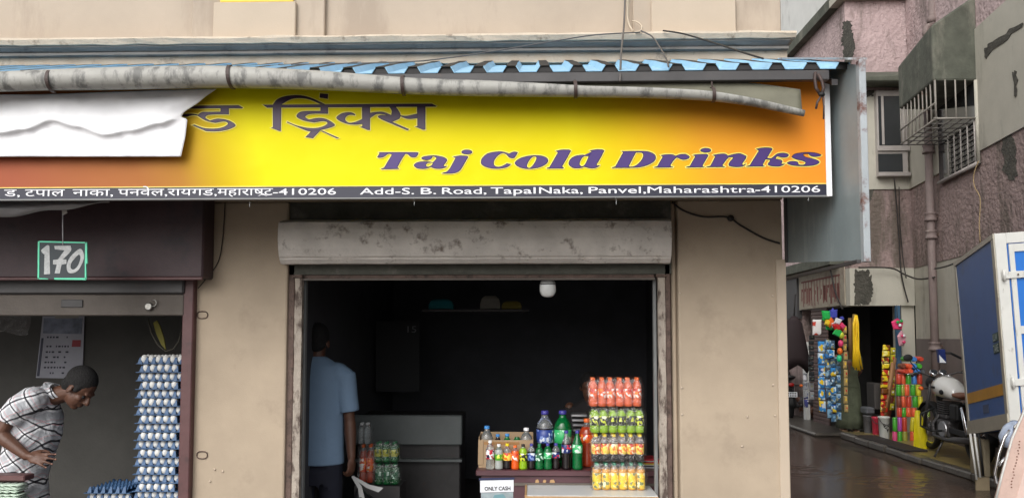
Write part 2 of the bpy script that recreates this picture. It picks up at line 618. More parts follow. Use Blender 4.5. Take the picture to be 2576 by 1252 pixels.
obj('slot', MB().box(xx(1178, 0.03), xx(1222, 0.03), 0.03, 0.034, zz(683, 0.03), zz(675, 0.03)), m_railb, sh)
obj('bottom_edge', MB().box(xx(758, 0.05), xx(1648, 0.05), 0.02, 0.0345, zz(704.5, 0.03), zz(700, 0.03)), m_railb, sh)
for a, b, yy in ((723, 741, 0.03), (1672, 1688, 0.03)):
    obj('guide_rail', MB().box(xx(a, yy), xx(b, yy), yy - 0.01, yy + 0.06, 0.1, zz(665, yy)), m_rust, sh, 0.006)
for a, b, yy in ((741, 759, 0.02), (1656, 1674, 0.02)):
    mb = MB()
    rg = []
    for i in range(41):
        z = 0.1 + (zz(690, 0.02) - 0.1) * i / 40
        q = [0.006 * noise.noise(Vector((z * 7, j * 4.0, a))) for j in range(4)]
        rg.append([Vector((xx(a, yy) + q[0], yy - 0.01, z)), Vector((xx(b, yy) + q[1], yy - 0.01, z)), Vector((xx(b, yy) + q[1], yy + 0.03, z)), Vector((xx(a, yy) + q[0], yy + 0.03, z))])
    mb.rings(rg, 0, False)
    obj('frame_strip', mb, m_peel, sh)
for a, b in ((760, 768), (1644, 1652)):
    obj('inner_frame', MB().box(xx(a, 0.09), xx(b, 0.09), 0.085, 0.13, 0.1, zz(704, 0.09)), m_gframe, sh, 0.003)
for x in (745, 1665):
    obj('bracket', MB().box(xx(x, 0) - 0.03, xx(x, 0) + 0.03, 0.0, 0.03, zz(698, 0), zz(690, 0)), m_rust, sh, 0.004)

sl = thing('rolling_shutter', 'raised dark maroon rolling shutter box over the egg shop', 'shutter', W(200, 700, -0.05))
e1 = xx(506, -0.16)
obj('shutter_box', MB().box(XL, e1, -0.16, -0.002, zz(697, -0.16), zz(507, -0.16) + 0.12), m_shut, sl, 0.01)
obj('lip', MB().box(XL, e1 + 0.005, -0.175, -0.162, zz(703, -0.16), zz(695, -0.16)), m_maroon, sl, 0.004)
obj('drum_cover', MB().box(XL, xx(462, -0.05), -0.07, 0.09, zz(738, -0.06), zz(699, -0.06)), m_steel, sl, 0.01)
obj('bottom_rail', MB().box(XL, xx(459, -0.06), -0.055, -0.02, zz(793, -0.05), zz(739, -0.05)), m_railb, sl, 0.006)
obj('handle', MB().box(xx(150, -0.06), xx(205, -0.06), -0.062, -0.056, zz(772, -0.06), zz(752, -0.06)), m_steel, sl, 0.003)
obj('guide_post', MB().box(xx(460, -0.03), xx(488, -0.03) , -0.05, 0.1, 0.1, zz(698, -0.03)), m_maroon, sl, 0.006)
m_lock = M('scuffed_steel', (0.32, 0.31, 0.29), 0.4, 0.3, 60, metal=0.9)
lk = thing('padlock', 'open round steel padlock hanging on the egg shop shutter rail', 'padlock', W(374, 771, -0.07))
obj('body', MB().lathe([(0.018, -0.01), (0.024, -0.007), (0.024, 0.007), (0.018, 0.01)], 16, mat=Matrix.Translation(W(374, 771, -0.07)) @ Matrix.Rotation(R(90), 4, 'X')), m_lock, lk)
ct = W(386, 762, -0.07)
obj('shackle', MB().tube([ct + Vector((0.018 * math.cos(a) * 1.0, 0, 0.02 * math.sin(a))) for a in [R(-150 + 20 * i) for i in range(14)]], 0.0035, 6), m_lock, lk)

# ---------------------------------------------------------------- roof over the signs
rf = thing('awning_roof', 'blue corrugated sheet roof sloping out over the shop signs', 'awning', W(1000, 170, -0.5))
YB, YF = -0.01, -0.97
zb, zf = zz(164, YB), zz(180, YF)
RE = xx(2098, YF)
mb = MB()
cols = []
x = RE - 0.02
pitch = 0.163
xs = []
while x > XL:
    xs.append(x); x -= pitch
xs = xs[::-1]
line = []
for x in xs:
    j = rnd.uniform(-0.004, 0.004)
    line += [(x + j, 0.0), (x + 0.062 + j, 0.0), (x + 0.080 + j, 0.030), (x + 0.130 + j, 0.030), (x + 0.148 + j, 0.0)]
rows = 6
rg = []
for t in range(rows + 1):
    f = t / rows
    rg.append([Vector((X, YB + (YF - YB) * f, zb + (zf - zb) * f + h - 0.002 * math.sin(f * 9 + X))) for X, h in line])
nv = len(line)
mb.add([p for r in rg for p in r], [(t * nv + i, t * nv + i + 1, (t + 1) * nv + i + 1, (t + 1) * nv + i) for t in range(rows) for i in range(nv - 1)])
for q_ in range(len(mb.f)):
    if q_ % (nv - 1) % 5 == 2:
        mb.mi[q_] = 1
m_rib_shade = M('roof_rib_shade', (0.016, 0.015, 0.015), 0.7, 0.3, 8)  # near-black colour stands in for shade in the rib hollows and along rib tops
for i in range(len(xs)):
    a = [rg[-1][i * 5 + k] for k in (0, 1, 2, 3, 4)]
    mb.add([p + Vector((0, 0.012, -0.002)) for p in a[1:]], [(0, 1, 2, 3)], 1)  # end faces added to fill each rib hollow with the shade colour
o = obj('corrugated_sheet', mb, [m_blue_r, m_rib_shade], rf)
md = o.modifiers.new('thickness', 'SOLIDIFY'); md.thickness = 0.004; md.offset = -1
obj('beam', MB().box(XL, RE + 0.01, YF + 0.0, YF + 0.035, zf - 0.055, zf - 0.006), m_steel, rf, 0.003)
obj('purlin', MB().box(XL, RE, -0.5, -0.46, zb + (zf - zb) * 0.5 - 0.06, zb + (zf - zb) * 0.5 - 0.012), m_steel, rf, 0.003)
for x in (-2.9, -1.2, 0.5, 1.48):
    obj('rafter', MB().hexa([(x, YF + 0.04, zf - 0.07), (x + 0.03, YF + 0.04, zf - 0.07), (x + 0.03, YB - 0.06, zb - 0.05), (x, YB - 0.06, zb - 0.05)],
                            [(x, YF + 0.04, zf - 0.04), (x + 0.03, YF + 0.04, zf - 0.04), (x + 0.03, YB - 0.06, zb - 0.02), (x, YB - 0.06, zb - 0.02)]), m_steel, rf)

# side sheet closing the awning
sp = thing('side_sheet', 'blue grey sheet metal panel closing the end of the awning', 'metal sheet', (XR, -0.5, 2.0))
XP = 1.545
zn, zp = zz(655, -1.06, 2150), zz(163, -1.06, 2150)
pts = [(XP, -0.002, zz(661, 0, 1965)), (XP, -1.06, zn), (XP, -1.06, zp), (XP, -0.002, zp + 0.40)]
obj('panel', MB().prism(pts, (0.006, 0, 0)), m_sheet, sp)
m_post = M('rusting_post', (0.33, 0.36, 0.38), 0.5, 0.15, 8, dirt=(0.13, 0.05, 0.035), dscale=9, damt=0.95, dth=0.53)
obj('edge_post', MB().box(XP - 0.002, XP + 0.03, -1.10, -1.062, zn - 0.01, zp + 0.012), m_post, sp, 0.003)
obj('edge_post', MB().box(XP - 0.012, XP - 0.001, -0.04, -0.004, zz(661, 0, 1965), zp + 0.3), m_steel, sp, 0.003)
obj('bottom_angle', MB().hexa([(XP - 0.02, -0.05, zn - 0.012), (XP - 0.001, -0.05, zn - 0.012), (XP - 0.001, -1.06, zn - 0.012), (XP - 0.02, -1.06, zn - 0.012)],
                              [(XP - 0.02, -0.05, zn + 0.004), (XP - 0.001, -0.05, zn + 0.004), (XP - 0.001, -1.06, zn + 0.004), (XP - 0.02, -1.06, zn + 0.004)]), m_steel, sp)
obj('flashing', MB().hexa([(XP - 0.05, -1.09, zp + 0.013), (XP + 0.04, -1.09, zp + 0.013), (XP + 0.04, -0.1, zp + 0.38), (XP - 0.05, -0.1, zp + 0.38)],
                          [(XP - 0.05, -1.09, zp + 0.023), (XP + 0.04, -1.09, zp + 0.023), (XP + 0.04, -0.1, zp + 0.39), (XP - 0.05, -0.1, zp + 0.39)]), m_post, sp)

# ---------------------------------------------------------------- the sign
YS = -0.82
sg = thing('shop_sign', 'long yellow and orange shop sign reading Taj Cold Drinks', 'sign', W(1300, 490, YS))
sm = bpy.data.materials.new('printed_sign_face')
sm.use_nodes = True
n, l = sm.node_tree.nodes, sm.node_tree.links
p = n['Principled BSDF']
tc = n.new('ShaderNodeTexCoord')
sx = n.new('ShaderNodeSeparateXYZ')
l.new(tc.outputs['Object'], sx.inputs[0])
mr = n.new('ShaderNodeMapRange')
X0, X1 = xx(0, YS), xx(2100, YS)
mr.inputs['From Min'].default_value = X0; mr.inputs['From Max'].default_value = X1
ph = n.new('ShaderNodeMath'); ph.operation = 'MULTIPLY_ADD'; ph.inputs[1].default_value = 0.35; ph.inputs[2].default_value = -0.9
l.new(sx.outputs['Z'], ph.inputs[0])
ax = n.new('ShaderNodeMath'); ax.operation = 'ADD'
l.new(sx.outputs['X'], ax.inputs[0]); l.new(ph.outputs[0], ax.inputs[1])
l.new(ax.outputs[0], mr.inputs['Value'])
cr = n.new('ShaderNodeValToRGB')
stops = [(0, (160, 88, 62)), (330, (168, 106, 56)), (440, (176, 122, 48)), (540, (200, 168, 14)), (660, (228, 216, 0)), (1480, (228, 210, 0)), (1640, (226, 184, 14)), (1800, (226, 156, 36)), (2090, (230, 138, 42))]
set_ramp(cr.color_ramp, [(px / 2100, srgb(*c)) for px, c in stops])
l.new(mr.outputs[0], cr.inputs[0]); l.new(cr.outputs[0], p.inputs['Base Color'])
p.inputs['Roughness'].default_value = 0.55
p.inputs['Specular IOR Level'].default_value = 0.15
nz = n.new('ShaderNodeTexNoise'); nz.inputs['Scale'].default_value = 2.2; nz.inputs['Detail'].default_value = 3
l.new(tc.outputs['Object'], nz.inputs['Vector'])
bp = n.new('ShaderNodeBump'); bp.inputs['Strength'].default_value = 0.5; bp.inputs['Distance'].default_value = 0.05
l.new(nz.outputs['Fac'], bp.inputs['Height']); l.new(bp.outputs[0], p.inputs['Normal'])
zb0, zb1 = zz(496, YS, 1050), zz(467, YS, 1050)
zt = zz(202, YS, 2090)
XS = xx(2088, YS)
bx('sign_face', (XL, YS, zb1), (XS, YS + 0.03, zt), sm, sg)
m_navy = plain('address_strip_navy', (30, 31, 50), 0.45, var=0.06)
bx('address_strip', (XL, YS - 0.001, zb0), (XS, YS + 0.03, zb1 - 0.001), m_navy, sg)
bx('strip_line', (XL, YS - 0.003, zb1 - 0.003), (XS, YS - 0.0015, zb1 + 0.001), plain('strip_line_cream', (250, 225, 120), 0.5), sg)
bx('bottom_edge', (XL, YS - 0.004, zb0 - 0.008), (XS, YS + 0.028, zb0 - 0.001), m_gframe, sg)
bx('edge_trim', (XS + 0.001, YS - 0.004, zb0 - 0.005), (xx(2102, YS), YS + 0.026, zt + 0.005), m_white, sg)
bx('back_frame', (XL, YS + 0.031, zb0), (XS, YS + 0.055, zb0 + 0.03), m_steel, sg)
bx('back_frame', (XL, YS + 0.031, zt - 0.03), (XS, YS + 0.055, zt), m_steel, sg)
for x in (-2.0, 0.2, 1.4):
    bx('hanger', (x, YS + 0.031, zt + 0.001), (x + 0.025, YS + 0.05, zf - 0.01), m_steel, sg)

m_purple = plain('letter_purple', (60, 32, 108), 0.45, var=0.05)
m_purple_shade = plain('letter_purple_shade', (56, 30, 66), 0.45, var=0.05)  # letter purple darkened: shade near the sign top put into the upper script
m_outl = plain('letter_outline_dark', (26, 8, 16), 0.5, var=0.02)
m_halo = plain('letter_halo_cream', (240, 226, 110), 0.5, var=0.02)
YW = YS - 0.0025


def sign_letter(pieces, x0, y0, sc, ins=2.3, halo=3.3, ink=None):
    """One traced letter: pieces = list of (outline, [holes]); photo pixels on the 4032 sheet."""
    mb = MB()
    f = lambda x, y: (x0 + x / sc, y0 + y / sc)
    for i, (o_, hs_) in enumerate(pieces):
        oc = contour(o_, f)
        hc = [contour(h, f) for h in hs_]
        for li, (d, dy) in enumerate(((halo, 0.0), (0.0, -0.0009), (-ins, -0.0018))):
            yy = YW + dy - 0.00008 * i
            fn = lambda a, b: W(a / 1.5652, b / 1.5652, yy)
            fill2d(mb, grow(oc, d), [grow(h, d, True) for h in hc], fn, li)
    obj('letter', mb, [m_halo, m_outl, ink or (m_purple_shade if x0 < 1300 and y0 < 400 else m_purple)], sg)


def el(cx, cy, rx, ry):
    return ' '.join(f'{cx + rx * math.cos(a):.0f},{cy + ry * math.sin(a):.0f}' for a in [2 * math.pi * i / 12 for i in range(12)])


A = (1470, 570, 6.133)
sign_letter([("150,200! 200,180 1050,178! 1095,195! 1045,290 960,312 890,290 830,235 770,232! 690,350 585,545! 625,578! 610,590! 200,598! 180,580! 260,548! 440,250! 420,228 350,228 270,290 180,320 110,318! 92,300!", [])], *A)
sign_letter([("1155,330 1200,290 1320,265 1500,260 1680,290 1780,355 1755,430 1705,490! 1710,515 1785,510! 1770,535! 1680,575 1560,588 1450,570 1390,540! 1300,575 1180,590 1050,570 980,510 1000,460 1090,415 1250,400 1440,420! 1515,340 1490,300 1430,288! 1410,330 1360,365 1280,378 1190,360",
              ["1275,490 1320,445 1430,435! 1430,460 1380,510 1310,532"])], *A)
sign_letter([("1920,295! 2010,270 2140,258 2270,268! 2295,300! 2200,460 2100,620 2000,680 1860,703 1670,700! 1655,685! 1770,650! 1850,560 1980,320!", []), (el(2258, 178, 132, 60), [])], *A)
B = (1880, 570, 5.152)
sign_letter([("640,180! 740,140 820,155! 760,260 690,278 630,250 570,190 490,180 400,240 340,330 340,410 400,445 500,430 600,375! 685,395! 600,460 430,490 250,480 100,420 68,350 100,260 220,170 430,135 560,150", [])], *B)
sign_letter([("755,380 830,290 980,235 1170,212 1350,235 1435,300 1400,390 1270,460 1060,495 870,470", ["1005,430 1040,340 1100,265 1160,240 1195,270 1160,360 1095,445 1040,470"])], *B)
sign_letter([("1588,125! 1700,100 1860,98! 1900,125! 1810,290 1720,440! 1755,470! 1740,485! 1410,488! 1395,472! 1460,455! 1630,160!", [])], *B)
sign_letter([("2268,120! 2400,95 2530,95! 2576,120! 2500,270 2425,395! 2430,420 2485,412! 2470,440! 2380,480 2280,480 2170,450! 2060,482 1930,470 1850,400 1870,310 1960,235 2120,203 2260,220! 2310,140!", ["2075,400 2100,310 2160,240 2255,235! 2190,380 2130,435"])], *B)
Cc = (2380, 570, 5.152)
sign_letter([("345,130! 700,125 870,132 1000,180 1045,250 1020,330 900,410 720,460 500,472 160,475! 150,462! 220,440! 375,160!", ["640,160! 750,165 785,210 750,310 660,400 580,440 495,440!"])], *Cc)
sign_letter([("1135,215! 1250,195 1380,195 1445,224! 1540,190 1650,190 1730,240 1700,290 1600,310 1520,285 1468,262! 1410,318 1340,420! 1360,440 1400,450! 1385,465! 1010,468! 1000,455! 1070,435! 1180,245!", [])], *Cc)
sign_letter([("1785,210! 1900,190 2080,188! 2115,215! 2060,310 1995,420! 2005,440 2035,448! 2020,462! 1660,465! 1652,452! 1730,430! 1840,240!", []), (el(2057, 115, 112, 50), [])], *Cc)
Dd = (2820, 570, 5.855)
sign_letter([("-82,239! 60,210 200,205 276,250! 400,215 560,200 700,260! 680,330 605,440! 620,465 690,435! 680,465! 600,510 470,520 320,500 285,450 330,370 395,300! 340,292 270,315 150,470! 165,490 210,508! 195,518! -220,523! -229,508! -133,483! -25,273!", [])], *Dd)
sign_letter([("918,98! 1040,70 1180,62 1280,75! 1300,105! 1180,300! 1275,305 1400,210 1540,185 1650,210 1675,250 1630,290 1530,302 1410,270! 1370,320! 1490,345 1530,385 1508,430! 1520,440 1590,432! 1570,460! 1480,500 1370,508 1240,490 1185,450 1240,370! 1220,350 1140,345! 1080,460! 1095,485 1130,490! 1115,505! 695,510! 685,495! 770,475! 980,140!", [])], *Dd)
sign_letter([("1740,280 1800,215 1950,180 2120,170 2300,185 2430,235 2380,270 2260,285 2160,255 2130,210! 2030,215 2020,250 2100,290 2280,330 2385,390 2340,450 2200,490 1950,497 1750,480 1630,430 1690,385 1800,375 1880,395 1905,455! 2010,460 2060,420 2000,380 1850,345 1770,310", [])], *Dd)
sign_letter([("300,315! 1140,310! 1225,355! 1210,370! 960,370! 960,485! 700,485 560,500 520,545 600,595! 760,560 960,595 1085,680 1020,740 850,790 680,805 530,800! 260,685! 310,670! 420,715 560,745 760,740 890,700 940,650 870,618 700,645! 520,600 370,510! 280,500 170,530! 70,520! 110,470! 260,468 380,485! 450,440 560,432 800,430! 800,370! 100,380! 100,320!", [])], 700, 350, 4.770)
q = lambda s: ' '.join('%.0f,%.0f%s' % ((float(t.rstrip('!').split(',')[0]) - 1220) * 4.954, (float(t.rstrip('!').split(',')[1]) - 350) * 4.954, '!' if t.endswith('!') else '') for t in s.split())


def e2f(s):
    o_ = []
    for t in s.split():
        a, b = t.rstrip('!').split(',')
        o_.append('%.0f,%.0f%s' % (float(a) * 1.0386 - 2576, float(b) * 1.0386, '!' if t.endswith('!') else ''))
    return ' '.join(o_)


F = (1220, 350, 4.954)
sign_letter([(q("1034,413! 1700,408.5! 1718.6,418! 1716,421! 1052,425!"), []),
             (e2f("1780,305! 1860,205 2010,142 2250,120 2480,163 2770,294! 2673,290! 2480,205 2300,178 2120,200 1945,300! 1935,795! 1900,795! 1745,735! 1785,720!"), []),
             ("195,90! 355,105! 350,198! 190,175!", []),
             ("205,330! 355,330! 355,490! 100,490 -30,505 -90,550 -20,600! 170,568 330,595 485,695 430,750 210,810! 40,830! -60,822 -450,660! -440,640! -260,715 -80,755 100,765 250,735 335,685 325,650 250,635 80,660! -90,630 -220,580 -262,525 -200,458 -80,435 205,432!", []),
             ("40,810! 210,810! 60,970! -90,945!", []), ("190,815! 240,815! 570,960! 530,975!", [])], *F)
sign_letter([("1015,340! 1175,340! 1175,805! 1130,808! 975,745! 1020,735!", []),
             ("885,520! 870,490 790,460 650,470 540,530 520,580 600,640 740,690 900,703 1050,685! 1050,575! 930,630 800,665 720,640 690,590 720,535 790,510", []),
             ("1160,470! 1300,452 1440,455 1590,515! 1560,600! 1480,515 1320,495 1240,530 1160,590!", [])], *F)
sign_letter([("1540,340! 1670,345! 1740,440 1770,520 1740,590 1610,645! 1940,790! 1900,812! 1500,645! 1370,585 1325,540 1390,510 1500,520 1580,525! 1595,430", []),
             ("1750,515! 1850,528 1960,515 2110,480! 2110,575! 1970,592 1870,582 1750,535!", []),
             ("2090,340! 2255,340! 2255,800! 2205,803! 2050,740! 2095,725!", [])], *F)

m_ltr = plain('address_white', (240, 240, 245), 0.5, var=0.02)
VB = (-0.02, 0.70)


def addr(body, x0, x1, vb=VB, off=0.012):
    ya, yb = W(x0, 0, YS - 0.003), W(x1, 0, YS - 0.003)
    Xa, Xb = xx(x0, YS - 0.003), xx(x1, YS - 0.003)
    za = zb0 + (zb1 - zb0) * 0.23
    zt_ = zb0 + (zb1 - zb0) * 0.80
    w = writing('letter', body, m_ltr, sg, lambda u, v: Vector((Xa + (Xb - Xa) * u, YS - 0.0035, za + (zt_ - za) * v)), off, 0, vb)
    # one object for each letter
    me = w.data
    lab = list(range(len(me.vertices)))

    def root(i):
        while lab[i] != i:
            lab[i] = lab[lab[i]]
            i = lab[i]
        return i
    for p in me.polygons:
        for v in p.vertices[1:]:
            lab[root(v)] = root(p.vertices[0])
    isl = {}
    for p in me.polygons:
        isl.setdefault(root(p.vertices[0]), []).append(p)
    cl = []
    for ps_ in isl.values():
        xs_ = [me.vertices[v].co.x for p in ps_ for v in p.vertices]
        cl.append([min(xs_), max(xs_), ps_])
    cl.sort(key=lambda c: c[0])
    out = []
    for c in cl:
        if out and c[0] < out[-1][1] - 0.35 * min(c[1] - c[0], out[-1][1] - out[-1][0]):
            out[-1][1] = max(out[-1][1], c[1])
            out[-1][2] = out[-1][2] + c[2]
        else:
            out.append(c)
    bpy.data.objects.remove(w)
    for c in out:
        vs = sorted({v for p in c[2] for v in p.vertices})
        ix = {v: i for i, v in enumerate(vs)}
        m2 = bpy.data.meshes.new('letter')
        m2.from_pydata([tuple(me.vertices[v].co) for v in vs], [], [[ix[v] for v in p.vertices] for p in c[2]])
        m2.materials.append(m_ltr)
        link('letter', m2, sg)


for t, a, b in [("Add-S.", 901, 1039), ("B.", 1056, 1095), ("Road,", 1110, 1223), ("Tapal", 1234, 1348), ("Naka,", 1357, 1468), ("Panvel,", 1483, 1629), ("Maharashtra", 1633, 1907), ("-410206", 1907, 2072), ("-410206", 680, 840)]:
    addr(t, a, b, VB, 0.0 if t[0] == 'M' else 0.003)
for t, a, b in [("\u0921,", -4, 36), ("\u091f\u092a\u093e\u0932", 49, 150), ("\u0928\u093e\u0915\u093e,", 170, 273), ("\u092a\u0928\u0935\u0947\u0932,", 286, 411), ("\u0930\u093e\u092f\u0917\u0921,", 412, 537), ("\u092e\u0939\u093e\u0930\u093e\u0937\u091f", 538, 680)]:
    addr(t, a, b, (0.0, 0.62), 0.0)
# joined strokes under the last letters of the Devanagari line
zq = zb0 + (zb1 - zb0) * 0.24
x9 = xx(655, YS)
obj('letter', MB().prism([(x9 - 0.028, YS - 0.0035, zq - 0.006), (x9, YS - 0.0035, zq + 0.008), (x9 + 0.024, YS - 0.0035, zq - 0.006), (x9, YS - 0.0035, zq + 0.001)], (0, 0.0005, 0)), m_ltr, sg)

# ---------------------------------------------------------------- gutter
gt = thing('gutter_pipe', 'long sagging weathered plastic gutter strapped above the sign', 'gutter', W(1000, 215, -0.98))
YG = -0.98
st = [(-500, 232, 50, 0), (0, 206, 52, 0), (300, 198, 58, 0), (450, 195, 58, 0), (583, 195, 56, 0), (800, 203, 50, 0), (1015, 216, 43, 0), (1150, 221, 42, 0.004), (1300, 224, 40, 0.016), (1447, 226, 38, 0.028),
      (1600, 229, 36, 0.038), (1720, 234, 34, 0.046), (1800, 240, 32, 0.055), (1900, 256, 27, 0.07), (2022, 283, 22, 0.088)]
pts = []
for i in range(len(st) - 1):
    for j in range(6):
        t = j / 6
        a0, a1, a2, a3 = st[max(i - 1, 0)], st[i], st[i + 1], st[min(i + 2, len(st) - 1)]
        pts.append([0.5 * (2 * a1[d] + (a2[d] - a0[d]) * t + (2 * a0[d] - 5 * a1[d] + 4 * a2[d] - a3[d]) * t * t + (3 * a1[d] - a0[d] - 3 * a2[d] + a3[d]) * t ** 3) for d in range(4)])
pts.append(list(st[-1]))
rg = []
for x, y, h, up in pts:
    c = W(x, y, YG)
    r = h * 3.72 / 1936 / 2
    ring = []
    lip = 75 - min(up / 0.03, 1) * 60
    for k in range(15):
        a = R(lip + (-lip - 178) * k / 14)
        ring.append(c + Vector((0, -math.cos(a) * r * 0.95, math.sin(a) * r)))
    ring.append(c + Vector((0.0, r * 1.0 + 0.012, r * 0.5 + up * 0.8)))
    ring.append(c + Vector((0.0, r * 1.0 + 0.02, r * 0.75 + up * 1.25)))
    if up <= 0.001:
        ring[-2] = c + Vector((0, r * 0.8, r * 0.6)); ring[-1] = c + Vector((0, r * 0.3, r * 0.96))
    rg.append(ring)
m_ = len(rg[0])
mb = MB().add([p for r in rg for p in r], [(i * m_ + j, i * m_ + j + 1, (i + 1) * m_ + j + 1, (i + 1) * m_ + j) for i in range(len(rg) - 1) for j in range(m_ - 1)], smooth=True)
for q_ in range(len(mb.f)):
    if q_ % (m_ - 1) >= 9:
        mb.mi[q_] = 1
m_gin = M('gutter_inside_grime_shade', (0.15, 0.145, 0.105), 0.7, 0.2, 8)  # olive grime, with the shade of the inner back wall darkened into it
o = obj('pipe', mb, [m_gut, m_gin], gt)
md = o.modifiers.new('wall', 'SOLIDIFY'); md.thickness = 0.003
for x, y, h in [(133, 205, 54), (583, 195, 57), (1015, 216, 47), (1447, 226, 41), (1793, 239, 34)]:
    c = W(x, y, YG)
    r = h * 3.72 / 1936 / 2 + 0.001
    mb = MB()
    rg = []
    for k in range(15):
        a = R(95 - 200 * k / 14)
        d = Vector((0, -math.cos(a), math.sin(a)))
        s_ = Vector((0.012 + 0.004 * math.sin(k), 0, 0))
        w_ = Vector((0.0085, 0, 0))
        tl = Vector((0.00045 * (k - 7) * (2 if x == 583 else 1), 0, 0))
        rg.append([c + d * r - w_ + tl, c + d * r + w_ + tl, c + d * (r + 0.003) + w_ + tl, c + d * (r + 0.003) - w_ + tl])
    mb.rings(rg, 0, False)
    obj('strap', mb, m_strap, gt)
    obj('strap_hanger', MB().tube([c + Vector((0, 0, r)), Vector((c.x, YF + 0.02, zf - 0.03))], 0.004, 5), m_strap, gt)

# ---------------------------------------------------------------- the mauve building across the alley
m_mauve = M('mauve_rough_plaster', (0.45, 0.345, 0.34), 0.9, 0.16, 4, 0.75, 17, dirt=(0.14, 0.115, 0.10), dscale=2.6, damt=0.7, dth=0.53, streak=0.28, bdist=0.05)
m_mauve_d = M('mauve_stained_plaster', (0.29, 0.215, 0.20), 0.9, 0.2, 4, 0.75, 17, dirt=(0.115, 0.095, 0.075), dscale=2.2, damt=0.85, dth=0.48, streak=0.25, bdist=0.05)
m_beige = M('grey_beige_band', (0.44, 0.42, 0.355), 0.8, 0.08, 3, 0.25, 50, dirt=(0.2, 0.19, 0.155), dscale=2.5, damt=0.6, dth=0.55, streak=0.3)
m_mould = M('dark_green_mould', (0.070, 0.066, 0.054), 0.95, 0.5, 9, 0.8, 30, bdist=0.03)
m_hoodc = M('mossy_concrete', (0.085, 0.09, 0.07), 0.9, 0.35, 5, 0.6, 30, dirt=(0.19, 0.185, 0.15), dscale=2.2, damt=0.8, dth=0.52, streak=0.35)
m_whitew = M('old_white_paint', (0.66, 0.66, 0.63), 0.7, 0.08, 3, dirt=(0.3, 0.3, 0.28), dscale=3, damt=0.5, dth=0.58, streak=0.3)
m_winf = M('grey_window_frame', (0.36, 0.33, 0.31), 0.6, 0.12, 8)
m_glass = M('dark_window_glass', (0.03, 0.033, 0.036), 0.08, 0.2, 2, spec=0.7)
m_bar = M('pale_window_bar', (0.27, 0.25, 0.22), 0.55, 0.2, 10, dirt=(0.16, 0.07, 0.04), dscale=12, damt=0.8, dth=0.57)
m_bard = M('dark_window_bar', (0.12, 0.11, 0.10), 0.6, 0.2, 10)
m_pipe = M('old_drain_pipe', (0.19, 0.145, 0.135), 0.7, 0.15, 8, dirt=(0.38, 0.36, 0.31), dscale=9, damt=0.8, dth=0.58, streak=0.2)
m_lowm = M('brown_mauve_dado', (0.17, 0.14, 0.13), 0.8, 0.1, 4, dirt=(0.09, 0.075, 0.07), dscale=3, damt=0.6, dth=0.56)
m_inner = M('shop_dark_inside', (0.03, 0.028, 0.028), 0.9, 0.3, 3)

Yc = 8.5
XC0 = xx(2147, Yc)
XC1 = xx(2302, Yc)
zBb, zBt = zz(477, Yc, 2220), zz(232, Yc, 2220)
zLt, zLb = zz(675, Yc, 2220), zz(769, Yc, 2220)
TOP = 11.0
mv = thing('mauve_building', 'weathered mauve plaster building with beige band beyond the alley', 'building', (XC0, Yc, 0))


def wing(Y):
    return XC1 - 0.135 * (Yc - Y)


YW0 = 2.0
# front facet, beside the alley mouth
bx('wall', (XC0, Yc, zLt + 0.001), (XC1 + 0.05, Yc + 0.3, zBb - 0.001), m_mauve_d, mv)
bx('band', (XC0 - 0.02, Yc - 0.025, zBb), (XC1 + 0.02, Yc + 0.3, zBt), m_beige, mv)
bx('wall', (XC0, Yc, zBt + 0.001), (XC1 + 0.05, Yc + 0.3, zz(3, Yc, 2220)), m_mauve, mv)
bx('ledge', (XC0 - 0.15, Yc - 0.15, zz(2, Yc, 2220)), (XC1 + 0.1, Yc + 0.3, zz(-16, Yc, 2220)), m_beige, mv)
bx('wall', (XC0, Yc + 0.05, zz(-16, Yc, 2220)), (XC1 + 0.05, Yc + 0.3, TOP), m_whitew, mv)
# face along the alley
bx('wall', (XC0 + 0.001, Yc + 0.301, zLt + 0.3), (XC0 + 0.3, 22, zz(3, Yc, 2220)), m_mauve, mv)
bx('ledge', (XC0 - 0.15, Yc + 0.301, zz(3, Yc, 2220) + 0.001), (XC0 + 0.3, 22, zz(-24, Yc, 2220)), m_hoodc, mv)
bx('wall', (XC0 + 0.02, Yc + 0.301, zz(-24, Yc, 2220) + 0.001), (XC0 + 0.3, 22, TOP), m_whitew, mv)


def wseg(name, z0, z1, mat, out=0.0, ya=YW0, yb=Yc, t=0.3):
    """A stretch of the wing's wall, which comes forward at a slight angle."""
    a, b = Vector((wing(ya) - out, ya, 0)), Vector((wing(yb) - out, yb, 0))
    d = Vector((t + out, 0, 0))
    B = [a, b, b + d, a + d]
    return obj(name, MB().hexa([p + Vector((0, 0, z0)) for p in B], [p + Vector((0, 0, z1)) for p in B]), mat, mv)


ye = Yc - 0.03
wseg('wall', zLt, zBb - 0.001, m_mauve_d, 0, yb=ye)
wseg('band', zBb, zBt, m_beige, 0.025, yb=ye)
wseg('wall', zBt + 0.001, TOP, m_mauve, 0, yb=ye)
zD = zz(852, Yc, 2330)
wseg('wall', zD, zLt - 0.001, m_beige, -0.01, yb=ye)
wseg('dado', 0, zD - 0.001, m_lowm, -0.005, yb=ye)
